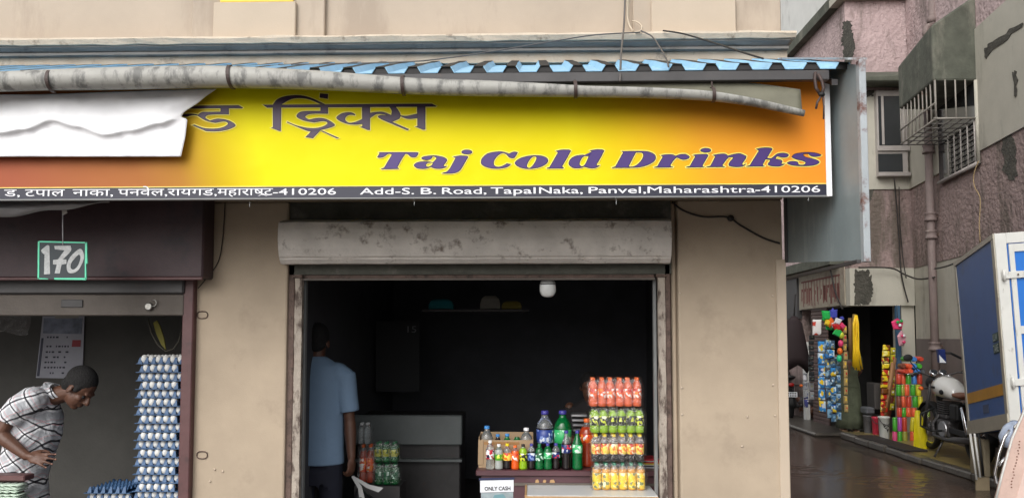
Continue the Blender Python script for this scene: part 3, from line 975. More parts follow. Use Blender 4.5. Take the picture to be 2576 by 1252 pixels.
# ground floor shop at the corner
XS1 = xx(2268, Yc)
zop = zLb
bx('fascia', (XC0 - 0.06, Yc - 0.06, zLb), (xx(2305, Yc - 0.06), Yc + 0.3, zLt), m_beige, mv)
bx('jamb', (XS1, Yc, 0), (XC1, Yc + 0.3, zLb - 0.001), m_beige, mv)
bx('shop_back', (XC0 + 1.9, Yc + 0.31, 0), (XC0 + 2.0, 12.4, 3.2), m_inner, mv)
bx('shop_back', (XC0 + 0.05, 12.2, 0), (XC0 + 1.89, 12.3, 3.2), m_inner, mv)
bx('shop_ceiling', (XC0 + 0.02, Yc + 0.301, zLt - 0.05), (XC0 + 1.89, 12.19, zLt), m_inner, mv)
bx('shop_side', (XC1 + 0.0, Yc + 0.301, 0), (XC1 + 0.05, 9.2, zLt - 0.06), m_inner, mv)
YA1 = PX(2013, XC0 - 0.06)
zf0, zf1 = zLb, zLt + 0.02
bx('fascia', (XC0 - 0.061, Yc + 0.301, zf0 + 0.01), (XC0 + 0.25, YA1, zf1 + 0.08), m_beige, mv)
bx('awning_slab', (XC0 - 0.25, Yc + 0.301, zf1 + 0.081), (XC0 + 0.25, 21, zf1 + 0.25), m_hoodc, mv)
bx('wall', (XC0, YA1 + 0.01, 0), (XC0 + 0.25, 21, zf1 + 0.08), m_mauve_d, mv)
bx('shop_board', (XC0 - 0.10, YA1 + 0.02, zf0 - 0.15), (XC0 - 0.002, 19, zf1), m_steel, mv)
# moss and stains with shapes of their own


def patch(name, pts, Y=None, X=None, mat=None, off=0.006, parent=None, jag=0.06, seed=0):
    P = []
    rr_ = random.Random(seed)
    n_ = len(pts)
    for i in range(n_):
        a, b = pts[i], pts[(i + 1) % n_]
        for j in range(14):
            t = j / 14
            x, y = a[0] + (b[0] - a[0]) * t, a[1] + (b[1] - a[1]) * t
            k = 60 * jag * rr_.choice((.25, .5, 1, 1.3))
            x += rr_.uniform(-k, k); y += rr_.uniform(-k, k)
            if Y is not None:
                P.append(W(x, y, Y - off))
            else:
                d = ray(x, y)
                s_ = (X - off - CO.x) / d.x
                P.append(CO + d * s_)
    d = (0, off * 0.7, 0) if Y is not None else (off * 0.7, 0, 0)
    return obj(name, MB().prism(P, d), mat or m_mould, parent or mv)


patch('moss_patch', [(2122, 55), (2140, 52), (2146, 95), (2152, 120), (2140, 160), (2146, 225), (2132, 250), (2120, 235), (2124, 150), (2116, 100)], X=XC0, seed=1)
patch('moss_patch', [(2166, 500), (2186, 470), (2200, 476), (2190, 505), (2170, 535), (2182, 560), (2176, 610), (2160, 620)], Y=Yc, seed=2)
patch('moss_patch', [(2150, 680), (2186, 678), (2192, 705), (2198, 735), (2186, 766), (2150, 766)], Y=Yc - 0.06, seed=3)
patch('moss_patch', [(2168, 230), (2200, 226), (2196, 244), (2172, 240)], Y=Yc - 0.03, seed=5)


def patch_wing(pts, seed, z_out=0.008):
    P = []
    rr_ = random.Random(seed)
    for i in range(len(pts)):
        a, b = pts[i], pts[(i + 1) % len(pts)]
        for j in range(5):
            t = j / 5
            x = a[0] + (b[0] - a[0]) * t + rr_.uniform(-4, 4)
            y = a[1] + (b[1] - a[1]) * t + rr_.uniform(-4, 4)
            d = ray(x, y)
            # X = XC1 - .135 (Yc - Y) - z_out
            k = (XC1 - 0.135 * (Yc - CO.y) - z_out - CO.x) / (d.x - 0.135 * d.y)
            P.append(CO + d * k)
    obj('moss_patch', MB().prism(P, (0.006, 0, 0)), m_mould, mv)


patch_wing([(2520, 345), (2545, 325), (2556, 400), (2560, 440), (2540, 455), (2524, 430)], 11)
patch_wing([(2532, 0), (2560, -10), (2566, 60), (2545, 75)], 12)
patch_wing([(2478, 120), (2500, 105), (2570, 55), (2572, 68), (2505, 118), (2480, 150)], 13, 0.034)
patch_wing([(2549, 180), (2558, 178), (2557, 240), (2550, 246)], 14, 0.034)

# window with hood on the front facet
wd = Yc - 0.03
x0_, x1_ = xx(2216, wd), xx(2292, wd)
zt_, zb_ = zz(232, wd, 2250), zz(447, wd, 2250)
w = obj('window', MB().box(x0_, x1_, wd - 0.10, wd + 0.02, zb_, zt_), m_winf, mv, 0.01)
zm = zz(378, wd, 2250)
for a, b, c, d in ((2226, 2281, 242, 366), (2222, 2284, 387, 436)):
    obj('pane', MB().box(xx(a, wd - .1), xx(b, wd - .1), wd - 0.108, wd - 0.099, zz(d, wd - .1, 2250), zz(c, wd - .1, 2250)), m_glass, w)
obj('transom', MB().box(x0_ - 0.02, x1_ + 0.02, wd - 0.13, wd - 0.109, zz(384, wd, 2250), zz(372, wd, 2250)), m_winf, w, 0.004)
obj('sill', MB().box(x0_ - 0.02, x1_ + 0.02, wd - 0.14, wd - 0.101, zz(447, wd, 2250), zz(437, wd, 2250)), m_winf, w, 0.004)
for a, b in ((2226, 2232), (2277, 2282)):
    obj('casement_stile', MB().box(xx(a, wd), xx(b, wd), wd - 0.118, wd - 0.109, zz(368, wd, 2250), zz(240, wd, 2250)), m_winf, w)
hx0, hx1 = xx(2190, wd - .4), xx(2300, wd)
mb = MB().hexa([(hx0, Yc - 0.45, zt_ + 0.05), (hx1, Yc - 0.45, zt_ + 0.05), (hx1, Yc - 0.02, zt_ + 0.08), (hx0 + 0.05, Yc - 0.02, zt_ + 0.08)],
               [(hx0 + 0.02, Yc - 0.45, zt_ + 0.13), (hx1, Yc - 0.45, zt_ + 0.18), (hx1, Yc - 0.02, zt_ + 0.36), (hx0 + 0.10, Yc - 0.02, zt_ + 0.36)])
obj('window_hood', mb, m_hoodc, mv, 0.02)

# caged corner window with its concrete hood on the wing
Yn, Yf_ = 5.8, 7.2
OUT = 0.60
dn, df = (wing(Yn), wing(Yf_))


def onw(Y, out, z):
    return Vector((wing(Y) - out, Y, z))


zhb = zz(203, Yn, 2425)
zht = zz(62, Yn, 2425)
mb = MB().hexa([onw(Yn, OUT, zhb), onw(Yf_, OUT, zhb + 0.02), onw(Yf_, -0.02, zhb), onw(Yn, -0.02, zhb)],
               [onw(Yn, OUT, zht), onw(Yf_, OUT, zht - 0.1), onw(Yf_, -0.02, zht + 0.5), onw(Yn, -0.02, zht + 0.42)])
obj('window_hood', mb, m_hoodc, mv, 0.03, 2)
cg = obj('window_cage', MB().box(-0.02, 0.02, -0.02, 0.02, 0, 0.02, mat=Matrix.Translation(onw(Yn, OUT, 0) + Vector((0.02, 0.02, zz(298, Yn, 2375))))), m_bar, mv)
zc0 = zz(298, Yn, 2375)


def bar(a, b, r=0.011, mat=m_bar, parent=cg, name='bar'):
    obj(name, MB().tube([a, b], r, 5), mat, parent)


for i in range(10):
    Y = Yn + 0.02 + (Yf_ - Yn - 0.04) * i / 9
    bar(onw(Y, OUT - 0.02, zc0), onw(Y, OUT - 0.02, zhb + 0.01))
for z in (zc0, zc0 + 0.22):
    bar(onw(Yn, OUT - 0.02, z), onw(Yf_, OUT - 0.02, z), 0.014)
for i in range(5):
    o_ = 0.04 + (OUT - 0.06) * i / 4
    bar(onw(Yn, o_, zc0 + (0 if i > 2 else -0.02)), onw(Yn, o_, zhb + 0.01))
bar(onw(Yn, 0, zc0), onw(Yn, OUT - 0.02, zc0), 0.014)
for i in range(7):
    Y = Yn + (Yf_ - Yn) * i / 6
    bar(onw(Y, 0, zc0 - 0.01), onw(Y, OUT - 0.02, zc0 - 0.01), 0.010, m_bard)
for i in range(4):
    o_ = 0.1 + 0.13 * i
    bar(onw(Yn, o_, zc0 - 0.012), onw(Yf_, o_, zc0 - 0.012), 0.010, m_bard)
wz0, wz1 = zz(408, Yn, 2430), zhb
wb = obj('window', MB().hexa([onw(Yn + 0.03, 0.035, wz0), onw(Yf_ - 0.05, 0.035, wz0), onw(Yf_ - 0.05, 0.0, wz0), onw(Yn + 0.03, 0.0, wz0)],
                             [onw(Yn + 0.03, 0.035, wz1), onw(Yf_ - 0.05, 0.035, wz1), onw(Yf_ - 0.05, 0.0, wz1), onw(Yn + 0.03, 0.0, wz1)]), m_glass, mv)
for i in range(8):
    z = wz0 + (zc0 - wz0) * (i + 0.5) / 8
    bar(onw(Yn + 0.03, 0.05, z), onw(Yf_ - 0.5, 0.05, z), 0.008, m_bard, wb)
for i in range(5):
    Y = Yn + 0.03 + (0.9) * i / 4
    bar(onw(Y, 0.06, wz0), onw(Y, 0.06, zc0), 0.012, m_winf, wb, 'mullion')
bar(onw(Yn, 0.05, wz0 - 0.02), onw(Yf_ - 0.05, 0.05, wz0 - 0.02), 0.03, m_winf, wb, 'sill')
bar(onw(Yn + 0.0, 0.03, wz0 - 0.02), onw(Yn + 0.0, 0.03, wz1), 0.03, m_beige, wb, 'frame_post')

# drain pipes on the wing
dp = thing('drain_pipe', 'tall old drain pipe with collars running down the mauve wall', 'pipe', (wing(7.35) - 0.1, 7.35, 0))
pc = Vector((wing(7.35) - 0.11, 7.35, 0))
obj('pipe', MB().tube([pc, pc + Vector((0, 0, 5.2))], 0.058, 14), m_pipe, dp)
for z in (0.9, zz(870, 7.35, 2365), zz(590, 7.35, 2365), zz(545, 7.35, 2365), 4.6):
    obj('collar', MB().lathe([(0.07, -0.07), (0.09, -0.07), (0.09, -0.04), (0.078, -0.03), (0.078, 0.03), (0.088, 0.04), (0.088, 0.06), (0.07, 0.06)], 14, o=pc + Vector((0, 0, z))), m_pipe, dp)
    obj('bracket', MB().box(pc.x + 0.05, pc.x + 0.14, pc.y - 0.02, pc.y + 0.02, z - 0.02, z + 0.02), m_rust, dp)
dp2 = thing('drain_pipe', 'short curved soil pipe above the caged window', 'pipe', W(2350, 60, 7.3))
a = W(2346, 95, 7.25)
obj('pipe', MB().tube([a, W(2346, 60, 7.25), W(2346, -40, 7.25)], 0.06, 12), m_pipe, dp2)
obj('elbow', MB().tube([W(2346, 66, 7.2), W(2332, 68, 7.15), W(2328, 82, 7.12), W(2332, 95, 7.15)], 0.05, 10), m_pipe, dp2)
obj('collar', MB().lathe([(0.065, -0.05), (0.08, -0.05), (0.08, 0.05), (0.065, 0.05)], 12, o=W(2346, 50, 7.25)), m_pipe, dp2)

# painted shop board with running red letters
XB = XC0 - 0.063
bd = thing('painted_signboard', 'old cream signboard with runny dark red lettering along the alley', 'sign', (XB, 9.5, zf0))
m_bdc = M('aged_board', (0.30, 0.265, 0.205), 0.8, 0.12, 8, dirt=(0.2, 0.14, 0.11), dscale=6, damt=0.7, dth=0.5)
yb0, yb1 = Yc + 0.12, YA1 - 0.08
zq0, zq1 = zf0 + 0.02, zf1 + 0.04
obj('board', MB().box(XB - 0.02, XB, yb0, yb1, zq0, zq1), m_bdc, bd)
m_rl = M('faded_red_letter', (0.16, 0.055, 0.045), 0.8, 0.3, 30)
rl = random.Random(5)
nl = 13
for i in range(nl):
    y1 = yb1 - 0.12 - (yb1 - yb0 - 0.3) * i / nl
    wdt = (yb1 - yb0) / nl * 0.74
    z1 = zq1 - 0.14
    h = (zq1 - zq0) * 0.52
    mb = MB()
    X_ = XB - 0.0235
    mb.box(X_, X_ + 0.003, y1 - wdt * 1.25, y1, z1 - 0.02, z1 + 0.01)
    s_ = rl.random()
    mb.box(X_ + 0.0001, X_ + 0.003, y1 - wdt, y1 - wdt * 0.78, z1 - h - rl.uniform(0, 0.12), z1 - 0.021)
    if s_ > 0.3:
        mb.box(X_ + 0.0001, X_ + 0.003, y1 - wdt * 0.76, y1 - wdt * 0.1, z1 - h * 0.55, z1 - h * 0.4)
    if s_ > 0.15:
        mb.box(X_ + 0.0001, X_ + 0.003, y1 - wdt * 0.3, y1 - wdt * 0.08, z1 - h * (0.5 + s_ * 0.5) - rl.uniform(0, 0.1), z1 - h * 0.56)
    obj('letter', mb, m_rl, bd)
for k in range(26):
    y = rl.uniform(yb0 + 0.2, yb1 - 0.1)
    z = zq1 - 0.14 - (zq1 - zq0) * 0.5
    obj('paint_run', MB().box(XB - 0.0222, XB - 0.02, y, y + 0.03, z - rl.uniform(0.03, 0.16), z + 0.2), m_rl, bd)

# rolling shutter and post on the alley face
s2 = thing('rolling_shutter', 'closed brown rolling shutter in the alley behind hanging goods', 'shutter', (XC0, 10, 0))
ya, yb = PX(2083, XC0 - 0.03), PX(2043, XC0 - 0.03)
sm_ = MB().box(XC0 - 0.045, XC0 - 0.012, ya, yb, 0.0, 0.066).mesh('slat', M('brown_shutter_slat', (0.11, 0.07, 0.062), 0.55, 0.2, 6), 0.012)
for i in range(31):
    o = link('slat', sm_, s2)
    o.location = Vector((0, 0, 0.05 + i * 0.07)) - BASE[s2.name]
tag(bx('wall_post', (XC0 - 0.10, PX(2034, XC0) - 0.06, 0), (XC0 - 0.02, PX(2034, XC0) + 0.08, zz(860, PX(2034, XC0), 2034) ), m_whitew), 'white post standing beside the brown alley shutter', 'post')
tag(obj('door_post', MB().box(xx(2255, Yc - .05), xx(2266, Yc - .05), Yc - 0.06, Yc - 0.01, 0, zLb - 0.002), plain('blue_post', (58, 92, 120), 0.6)), 'blue painted post at the shop corner behind stacked jars', 'post')

# far block closing the alley
fb = thing('far_building', 'pale far building with an open white window at the alley end', 'building', (4, 22, 0))
bx('wall', (1.6, 22.0, 0), (7.6, 22.4, 14), m_whitew, fb)
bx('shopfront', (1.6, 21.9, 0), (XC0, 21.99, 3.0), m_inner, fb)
YW_ = 14.0
bk = thing('house_back', 'white rear house wall with jutting open window frame', 'building', (3.4, YW_, 0))
xa, xb = xx(1930, YW_), xx(2042, YW_)
bx('wall', (xa - 0.6, YW_, zz(150, YW_, 1990)), (xb, YW_ + 0.3, zz(72, YW_, 1990)), m_whitew, bk)
bx('wall', (xa - 0.6, YW_, zz(10, YW_, 1990)), (xb, YW_ + 0.3, zz(-200, YW_, 1990)), m_whitew, bk)
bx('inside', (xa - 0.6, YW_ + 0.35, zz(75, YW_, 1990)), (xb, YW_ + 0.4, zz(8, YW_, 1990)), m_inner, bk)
bx('window_board', (xa, YW_ - 0.25, zz(14, YW_ - .2, 1990)), (xb - 0.03, YW_ - 0.02, zz(-8, YW_ - .2, 1990)), m_white, bk, 0.02)
for a, b, c, d, m__ in ((1990, 1998, 20, 70, m_winf), (2008, 2013, 12, 70, m_winf), (1970, 2040, 30, 35, m_steel)):
    bx('window_bar', (xx(a, YW_), YW_ - 0.04, zz(d, YW_, 1990)), (xx(b, YW_), YW_ - 0.005, zz(c, YW_, 1990)), m__, bk)
obj('window_stay', MB().tube([W(2002, 64, YW_ - .1), W(2036, 28, YW_ - .1)], 0.03, 6), m_winf, bk)

# rain water running down the lane, ruffled by the drops
w_m = bpy.data.materials.new('rain_water')
w_m.use_nodes = True
wp = w_m.node_tree.nodes['Principled BSDF']
wp.inputs['Base Color'].default_value = (0.085, 0.058, 0.045, 1)
wp.inputs['Roughness'].default_value = 0.2
wp.inputs['IOR'].default_value = 1.33
wx0, wx1, wy0, wy1 = 1.8, 4.9, 1.5, 9.5


def water(u, v):
    x, y = wx0 + (wx1 - wx0) * u, wy0 + (wy1 - wy0) * v
    k = max(0, noise.noise(Vector((x * .8, y * .55, 4))) * 1.6 + 0.05)
    q_ = noise.noise(Vector((x * 3, y * 3, 8)))
    a = math.sin(13 * x + 30 * y + 5 * q_)
    b = math.sin(-19 * x + 24 * y + 6 * q_)
    e = min(1, 8 * u, 8 * (1 - u), 8 * v, 8 * (1 - v))
    return Vector((x, y, 0.004 * e - 0.002 + e * min(k, 1) * (0.014 * max(0, a) ** 3 + 0.012 * max(0, b) ** 3) + 0.0015 * q_ * e))


obj('rain_water', MB().grid(water, 150, 330), w_m, kind='structure')
# raised kerb strip along the wing
k_m = M('wet_kerb_paint', (0.27, 0.205, 0.075), 0.3, 0.3, 5, 0.3, 30, dirt=(0.08, 0.066, 0.05), dscale=3.2, damt=0.85, dth=0.52)
k_s = M('wet_kerb_stone', (0.09, 0.08, 0.068), 0.35, 0.35, 9, 0.5, 30, dirt=(0.16, 0.145, 0.12), dscale=8, damt=0.7, dth=0.58)
ka, kb = G(2210, 1133, 0), G(2520, 1254, 0)
dirk = (kb - ka).normalized()
bx('kerb_paving', (ka.x + 0.14, 0.5, 0.0), (wing(3) + 0.7, Yc - 0.05, 0.085), k_m, None, 0.0, kind='structure')
kerb = bpy.data.objects.new('kerb', None)
C.objects.link(kerb); kerb['kind'] = 'structure'
y = 0.6
while y < Yc - 0.4:
    h = 0.55 + rnd.uniform(-0.06, 0.06)
    obj('stone', MB().box(ka.x - 0.02 + rnd.uniform(-0.02, 0.02), ka.x + 0.137, y, y + h - 0.015, 0, 0.095 + rnd.uniform(-0.01, 0.01)), k_s, kerb, 0.018)
    y += h
bx('pavement', (XC0 - 0.7, Yc - 0.05, 0.0), (XC0 + 1.8, 12.2, 0.06), k_s, None, 0.02, kind='structure')

# ================================================================ the drinks shop
m_lam = M('white_laminate', (0.62, 0.64, 0.65), 0.3, 0.05, 6, dirt=(0.4, 0.41, 0.42), dscale=6, damt=0.5, dth=0.58)
m_edge = plain('wooden_edge_strip', (176, 140, 98), 0.6)
m_count = M('counter_maroon', (0.088, 0.038, 0.045), 0.35, 0.2, 5, 0.1, 30)
m_card = M('cardboard', (0.36, 0.25, 0.15), 0.85, 0.12, 7, dirt=(0.2, 0.13, 0.08), dscale=7, damt=0.5, dth=0.6)
m_clear = M('clear_plastic', (0.75, 0.78, 0.78), 0.08, 0.03, 4, trans=0.85, spec=0.6)
m_tape = plain('packing_tape', (150, 110, 66), 0.3)

YCF = 0.30
zC = zz(1183, YCF, 1350)
cx0, cx1 = xx(1198, YCF), XR - 0.265
ct = thing('shop_counter', 'maroon shop counter lined with soft drink bottles', 'counter', ((cx0 + cx1) / 2, 0.5, 0.1))
bx('top', (cx0, YCF, zC - 0.036), (cx1, 0.85, zC), m_count, ct, 0.005)
bx('front_panel', (cx0 + 0.03, YCF + 0.025, 0.1), (cx1 - 0.02, 0.84, zC - 0.038), m_count, ct, 0.004)
bx('front_moulding', (xx(1292, YCF), YCF + 0.012, zz(1222, YCF, 1350)), (cx1 - 0.02, YCF + 0.0245, zz(1215, YCF, 1350)), m_railb, ct)
for i, (x, y, w, h) in enumerate([(1351, 1212, 10, 14), (1370, 1210, 9, 8), (1389, 1213, 14, 15)]):
    c = W(x, y, YCF + 0.022)
    obj('paint_chip', MB().prism([c + Vector((a * w / 770, 0, b * h / 770)) for a, b in ((-1, -.6), (.4, -1), (1, .2), (.5, 1), (-.7, .8))], (0, 0.002, 0)), m_edge, ct)

zS = zz(1222, 0.29, 1480)
sx0, sx1 = xx(1320, 0.0), xx(1652, 0.0)
sf = thing('display_shelf', 'white topped wooden display shelf in front of the maroon counter', 'shelf', ((sx0 + sx1) / 2, 0.1, zS))
bx('top', (sx0 + 0.012, -0.01, zS - 0.004), (sx1 - 0.005, 0.322, zS), m_lam, sf)
bx('board', (sx0, -0.02, zS - 0.03), (sx1, 0.323, zS - 0.0045), m_edge, sf, 0.003)
bx('side_lip', (sx0 - 0.001, -0.02, zS - 0.0044), (sx0 + 0.011, 0.322, zS + 0.004), m_edge, sf)
for x in (sx0 + 0.05, sx1 - 0.1):
    bx('bracket', (x, 0.0, zS - 0.2), (x + 0.02, 0.323, zS - 0.031), m_steel, sf)


def bottle_profile(h, r, slim=False):
    if slim:
        pts = [(0.78, 0), (0.98, 0.02), (1.0, 0.06), (0.96, 0.30), (1.0, 0.36), (1.0, 0.60), (0.9, 0.68), (0.62, 0.78), (0.42, 0.86), (0.36, 0.90), (0.36, 0.935)]
    else:
        pts = [(0.75, 0), (0.97, 0.02), (1.0, 0.07), (0.99, 0.24), (0.93, 0.29), (0.95, 0.33), (0.95, 0.60), (1.0, 0.64), (1.0, 0.69), (0.86, 0.77), (0.62, 0.835), (0.44, 0.87), (0.40, 0.90), (0.40, 0.925)]
    return [(a * r, b * h) for a, b in pts]


def label_mat(name, base, spots, white=True, sc=62):
    m = bpy.data.materials.get(name)
    if m:
        return m
    m = bpy.data.materials.new(name)
    m.use_nodes = True
    n, l = m.node_tree.nodes, m.node_tree.links
    p = n['Principled BSDF']
    p.inputs['Roughness'].default_value = 0.35
    tc = n.new('ShaderNodeTexCoord')
    v = n.new('ShaderNodeTexVoronoi'); v.inputs['Scale'].default_value = sc
    l.new(tc.outputs['Object'], v.inputs['Vector'])
    sp_ = n.new('ShaderNodeSeparateColor')
    l.new(v.outputs['Color'], sp_.inputs[0])
    cr = n.new('ShaderNodeValToRGB')
    cr.color_ramp.interpolation = 'CONSTANT'
    cols = [base] + spots
    cuts = [0.0, 0.45, 0.68, 0.86]
    set_ramp(cr.color_ramp, [(cuts[i], srgb(*c)) for i, c in enumerate(cols[:4])])
    l.new(sp_.outputs[0], cr.inputs[0]); l.new(cr.outputs[0], p.inputs['Base Color'])
    return m


LIQ = {}


def liquid(name, rgb, tr=0.35):
    if name not in LIQ:
        LIQ[name] = M('drink_' + name, srgb(*rgb), 0.08, 0.05, 6, trans=tr, spec=0.6)
    return LIQ[name]


BM = {}


def bottle_parts(key, h, r, liq, lab, capm, lz, fill=0.8, slim=False, n=14, clear=None):
    """Mesh data for one kind of bottle: body with its drink, label band, cap."""
    if key in BM:
        return BM[key]
    prof = bottle_profile(h, r, slim)
    mis = [0 if prof[i + 1][1] <= fill * h else 1 for i in range(len(prof) - 1)]
    body = MB().lathe(prof, n, mis=mis).mesh('bottle', [liq, clear or m_clear])
    lb = None
    if lab is not None:
        R_ = r * 1.012
        lb = MB().lathe([(R_ * 0.97, lz[0] * h), (R_, lz[0] * h + 0.001), (R_, lz[1] * h - 0.001), (R_ * 0.97, lz[1] * h)], n).mesh('label', lab)
    rc = max(r * (0.40 if slim else 0.44), 0.011)
    ch = max(0.016, 0.075 * h) if h < 0.3 else 0.024
    cp = MB().lathe([(rc, h - ch), (rc * 1.03, h - ch + 0.002), (rc * 1.0, h - 0.002), (rc * 0.9, h)], 12).mesh('cap', capm) if capm else None
    BM[key] = (body, lb, cp)
    return BM[key]


def bottle_thing(label, loc, parts, group, rz=0.0):
    t = thing('bottle', label, 'bottle', loc, group, local=True)
    t.rotation_euler = (0, 0, rz)
    for nm, me in zip(('body', 'label', 'cap'), parts):
        if me:
            o = link(nm, me, t)
    return t


CAPW, CAPB, CAPY, CAPO = plain('cap_white', (238, 238, 240), 0.4), plain('cap_blue', (66, 140, 210), 0.4), plain('cap_yellow', (246, 214, 20), 0.4), plain('cap_orange', (240, 110, 40), 0.4)
CAPK, CAPP, CAPG, CAPT = plain('cap_black', (26, 24, 20), 0.4), plain('cap_violet', (66, 62, 150), 0.4), plain('cap_green', (20, 120, 70), 0.4), plain('cap_teal', (24, 135, 100), 0.4)
water = liquid('water', (215, 222, 224), 0.85)
cloudy = liquid('cloudy', (190, 195, 190), 0.3)
cola = liquid('cola', (24, 16, 18), 0.1)
orange = liquid('orange', (238, 96, 24), 0.2)
lime = liquid('lime', (160, 205, 30), 0.3)
green = liquid('green', (16, 120, 62), 0.4)
mango = liquid('mango', (226, 160, 62), 0.15)
redor = liquid('red_orange', (178, 66, 38), 0.2)
coral = liquid('coral', (240, 112, 70), 0.2)
L_w = label_mat('label_white_red', (236, 236, 238), [(190, 30, 50), (30, 30, 60), (236, 236, 238)])
L_g = label_mat('label_green_white', (90, 165, 40), [(225, 230, 90), (30, 110, 40), (230, 240, 235)])
L_y = label_mat('label_yellow_orange', (250, 215, 90), [(240, 120, 30), (252, 240, 200), (200, 50, 20)])
L_o = label_mat('label_orange_white', (240, 100, 30), [(250, 240, 235), (240, 140, 40), (200, 40, 30)])
L_k = label_mat('label_black_yellow', (26, 26, 22), [(210, 220, 60), (26, 26, 22), (240, 240, 210)])
L_b = label_mat('label_blue_white', (44, 66, 140), [(130, 150, 205), (44, 66, 140), (225, 232, 245)])
L_gr = label_mat('label_dark_green_white', (14, 96, 58), [(210, 235, 220), (14, 96, 58), (30, 60, 40)])
L_lg = label_mat('label_light_green', (56, 176, 104), [(170, 230, 190), (56, 176, 104), (225, 245, 230)])
L_br = label_mat('label_navy_red', (32, 48, 110), [(208, 40, 56), (235, 238, 245), (32, 48, 110)])
L_ml = label_mat('label_mango_yellow', (240, 205, 40), [(235, 190, 60), (120, 130, 90), (245, 235, 190)])

GB = 'small drink bottles lined up on the counter'
zT = zC + 0.0005
row = [
    ('clear water bottle with white cap and red and white label, at the counter end', 1233, 1107, 21, water, L_w, CAPW, (0.36, 0.68), 0.6, 0, None),
    ('small bottle of cloudy drink with white cap and green label', 1255, 1116, 20, cloudy, L_g, CAPW, (0.36, 0.60), 0.8, 0, None),
    ('small cola bottle with yellow cap and yellow orange label', 1276, 1115, 20, cola, L_y, CAPY, (0.34, 0.64), 0.66, 0, None),
    ('small orange drink bottle with orange cap', 1296, 1119, 20, orange, L_o, CAPO, (0.36, 0.64), 0.8, 0, None),
    ('small lime green bottle with black cap and black label', 1316, 1116, 20, lime, L_k, CAPK, (0.34, 0.64), 0.86, 0, None),
    ('small dark bottle with violet cap and pale blue label', 1337, 1115, 19, cola, L_b, CAPP, (0.34, 0.64), 0.7, 0, None),
    ('small green bottle with green cap and white printed label', 1357, 1115, 20, green, L_gr, CAPG, (0.34, 0.64), 0.95, 0, green),
    ('small green bottle with violet cap and light green label', 1378, 1114, 21, green, L_lg, CAPP, (0.42, 0.66), 0.95, 0, green),
    ('small dark cola bottle with violet cap and navy red label', 1399, 1114, 20, cola, L_br, CAPP, (0.44, 0.66), 0.72, 0, None),
    ('tall slim dark cola bottle with violet cap and navy red label', 1425, 1082, 25, cola, L_br, CAPP, (0.43, 0.64), 0.70, 1, None),
    ('tall slim green bottle with violet cap and light green label', 1453, 1082, 26, green, L_lg, CAPP, (0.43, 0.64), 0.95, 1, green),
]
YR = 0.355
for i, (lab, x, ty, wd_, lq, lm, cp, lz, fl, slim, cl) in enumerate(row):
    p = W(x, 1178, YR)
    h = zz(ty, YR, x) - zT
    r = wd_ * (YR + 4.7) / 1936 / 2 * 1.0
    bottle_thing(lab, (p.x, YR + rnd.uniform(-.006, .006), zT), bottle_parts(('row', i), h, r, lq, lm, cp, lz, fl, bool(slim), clear=cl), GB, rnd.uniform(0, 6))
for i, (lab, x, ty, wd_, lq, lm, cp, lz, fl, cl, Y) in enumerate([
    ('large dark cola bottle with wide blue label and clear neck', 1371, 1032, 43, cola, L_b, CAPP, (0.42, 0.66), 0.70, None, 0.50),
    ('large green bottle with wide light green label and violet cap', 1416, 1032, 44, green, L_lg, CAPP, (0.42, 0.66), 0.95, green, 0.50),
    ('large red orange bottle partly behind the stacked packs', 1478, 1052, 40, redor, L_o, CAPO, (0.5, 0.68), 0.86, None, 0.48),
]):
    p = W(x, 1170, Y)
    h = zz(ty, Y, x) - zT
    bottle_thing(lab, (p.x, Y, zT), bottle_parts(('big', i), h, wd_ * (Y + 4.7) / 1936 / 2, lq, lm, cp, lz, fl, clear=cl), 'large drink bottles on the counter', 2.0 + i)

# cardboard box with bottles in it
B0, B1 = xx(1205, 0.41), xx(1341, 0.41)
zb2 = zz(1106, 0.41, 1270)
cb = thing('cardboard_box', 'open brown cardboard box of bottles on the counter end', 'box', ((B0 + B1) / 2, 0.5, zT))
bx('front_panel', (B0, 0.405, zT), (B1, 0.409, zb2), m_card, cb)
bx('back_panel', (B0, 0.598, zT), (B1, 0.602, zb2 + 0.03), m_card, cb)
bx('side_panel', (B0, 0.4095, zT), (B0 + 0.004, 0.5975, zb2 + 0.02), m_card, cb)
bx('side_panel', (B1 - 0.004, 0.4095, zT), (B1, 0.5975, zb2 + 0.01), m_card, cb)
bx('floor', (B0 + 0.005, 0.41, zT), (B1 - 0.005, 0.597, zT + 0.004), m_card, cb)
obj('flap', MB().hexa([(B0 - 0.004, 0.395, zT + 0.02), (B0 + 0.03, 0.4, zT + 0.02), (B0 + 0.03, 0.403, zT + 0.02), (B0 - 0.004, 0.398, zT + 0.02)],
                      [(B0 - 0.002, 0.395, zb2), (B0 + 0.03, 0.4, zb2 + 0.004), (B0 + 0.03, 0.403, zb2 + 0.004), (B0 - 0.002, 0.398, zb2)]), m_card, cb)
bx('tape', (B0 + 0.034, 0.4035, zb2 - 0.03), (B1 - 0.09, 0.4046, zb2 - 0.012), m_tape, cb)
for i, (lab, x, ty, wd_, lq, cp, cl) in enumerate([
    ('clear bottle with light blue cap standing in the cardboard box end', 1225, 1070, 30, water, CAPB, None),
    ('dark bottle with blue cap in the cardboard box, beside the clear one', 1252, 1091, 22, cola, CAPB, None),
    ('green bottle with blue cap in the middle of the cardboard box', 1276, 1090, 24, green, CAPB, green),
    ('green bottle lacking a cap in the cardboard box', 1301, 1092, 30, green, None, green),
    ('clear bottle with white cap standing in the cardboard box', 1324, 1075, 30, water, CAPW, None),
]):
    Y = 0.46 + 0.03 * (i % 2)
    p = W(x, 1170, Y)
    h = zz(ty, Y, x) - zT - 0.006
    bottle_thing(lab, (p.x, Y, zT + 0.005), bottle_parts(('box', i), h, wd_ * (Y + 4.7) / 1936 / 2, lq, None, cp, (0, 1), 0.5 if lq == water else 0.9, clear=cl), 'bottles standing in the cardboard box')

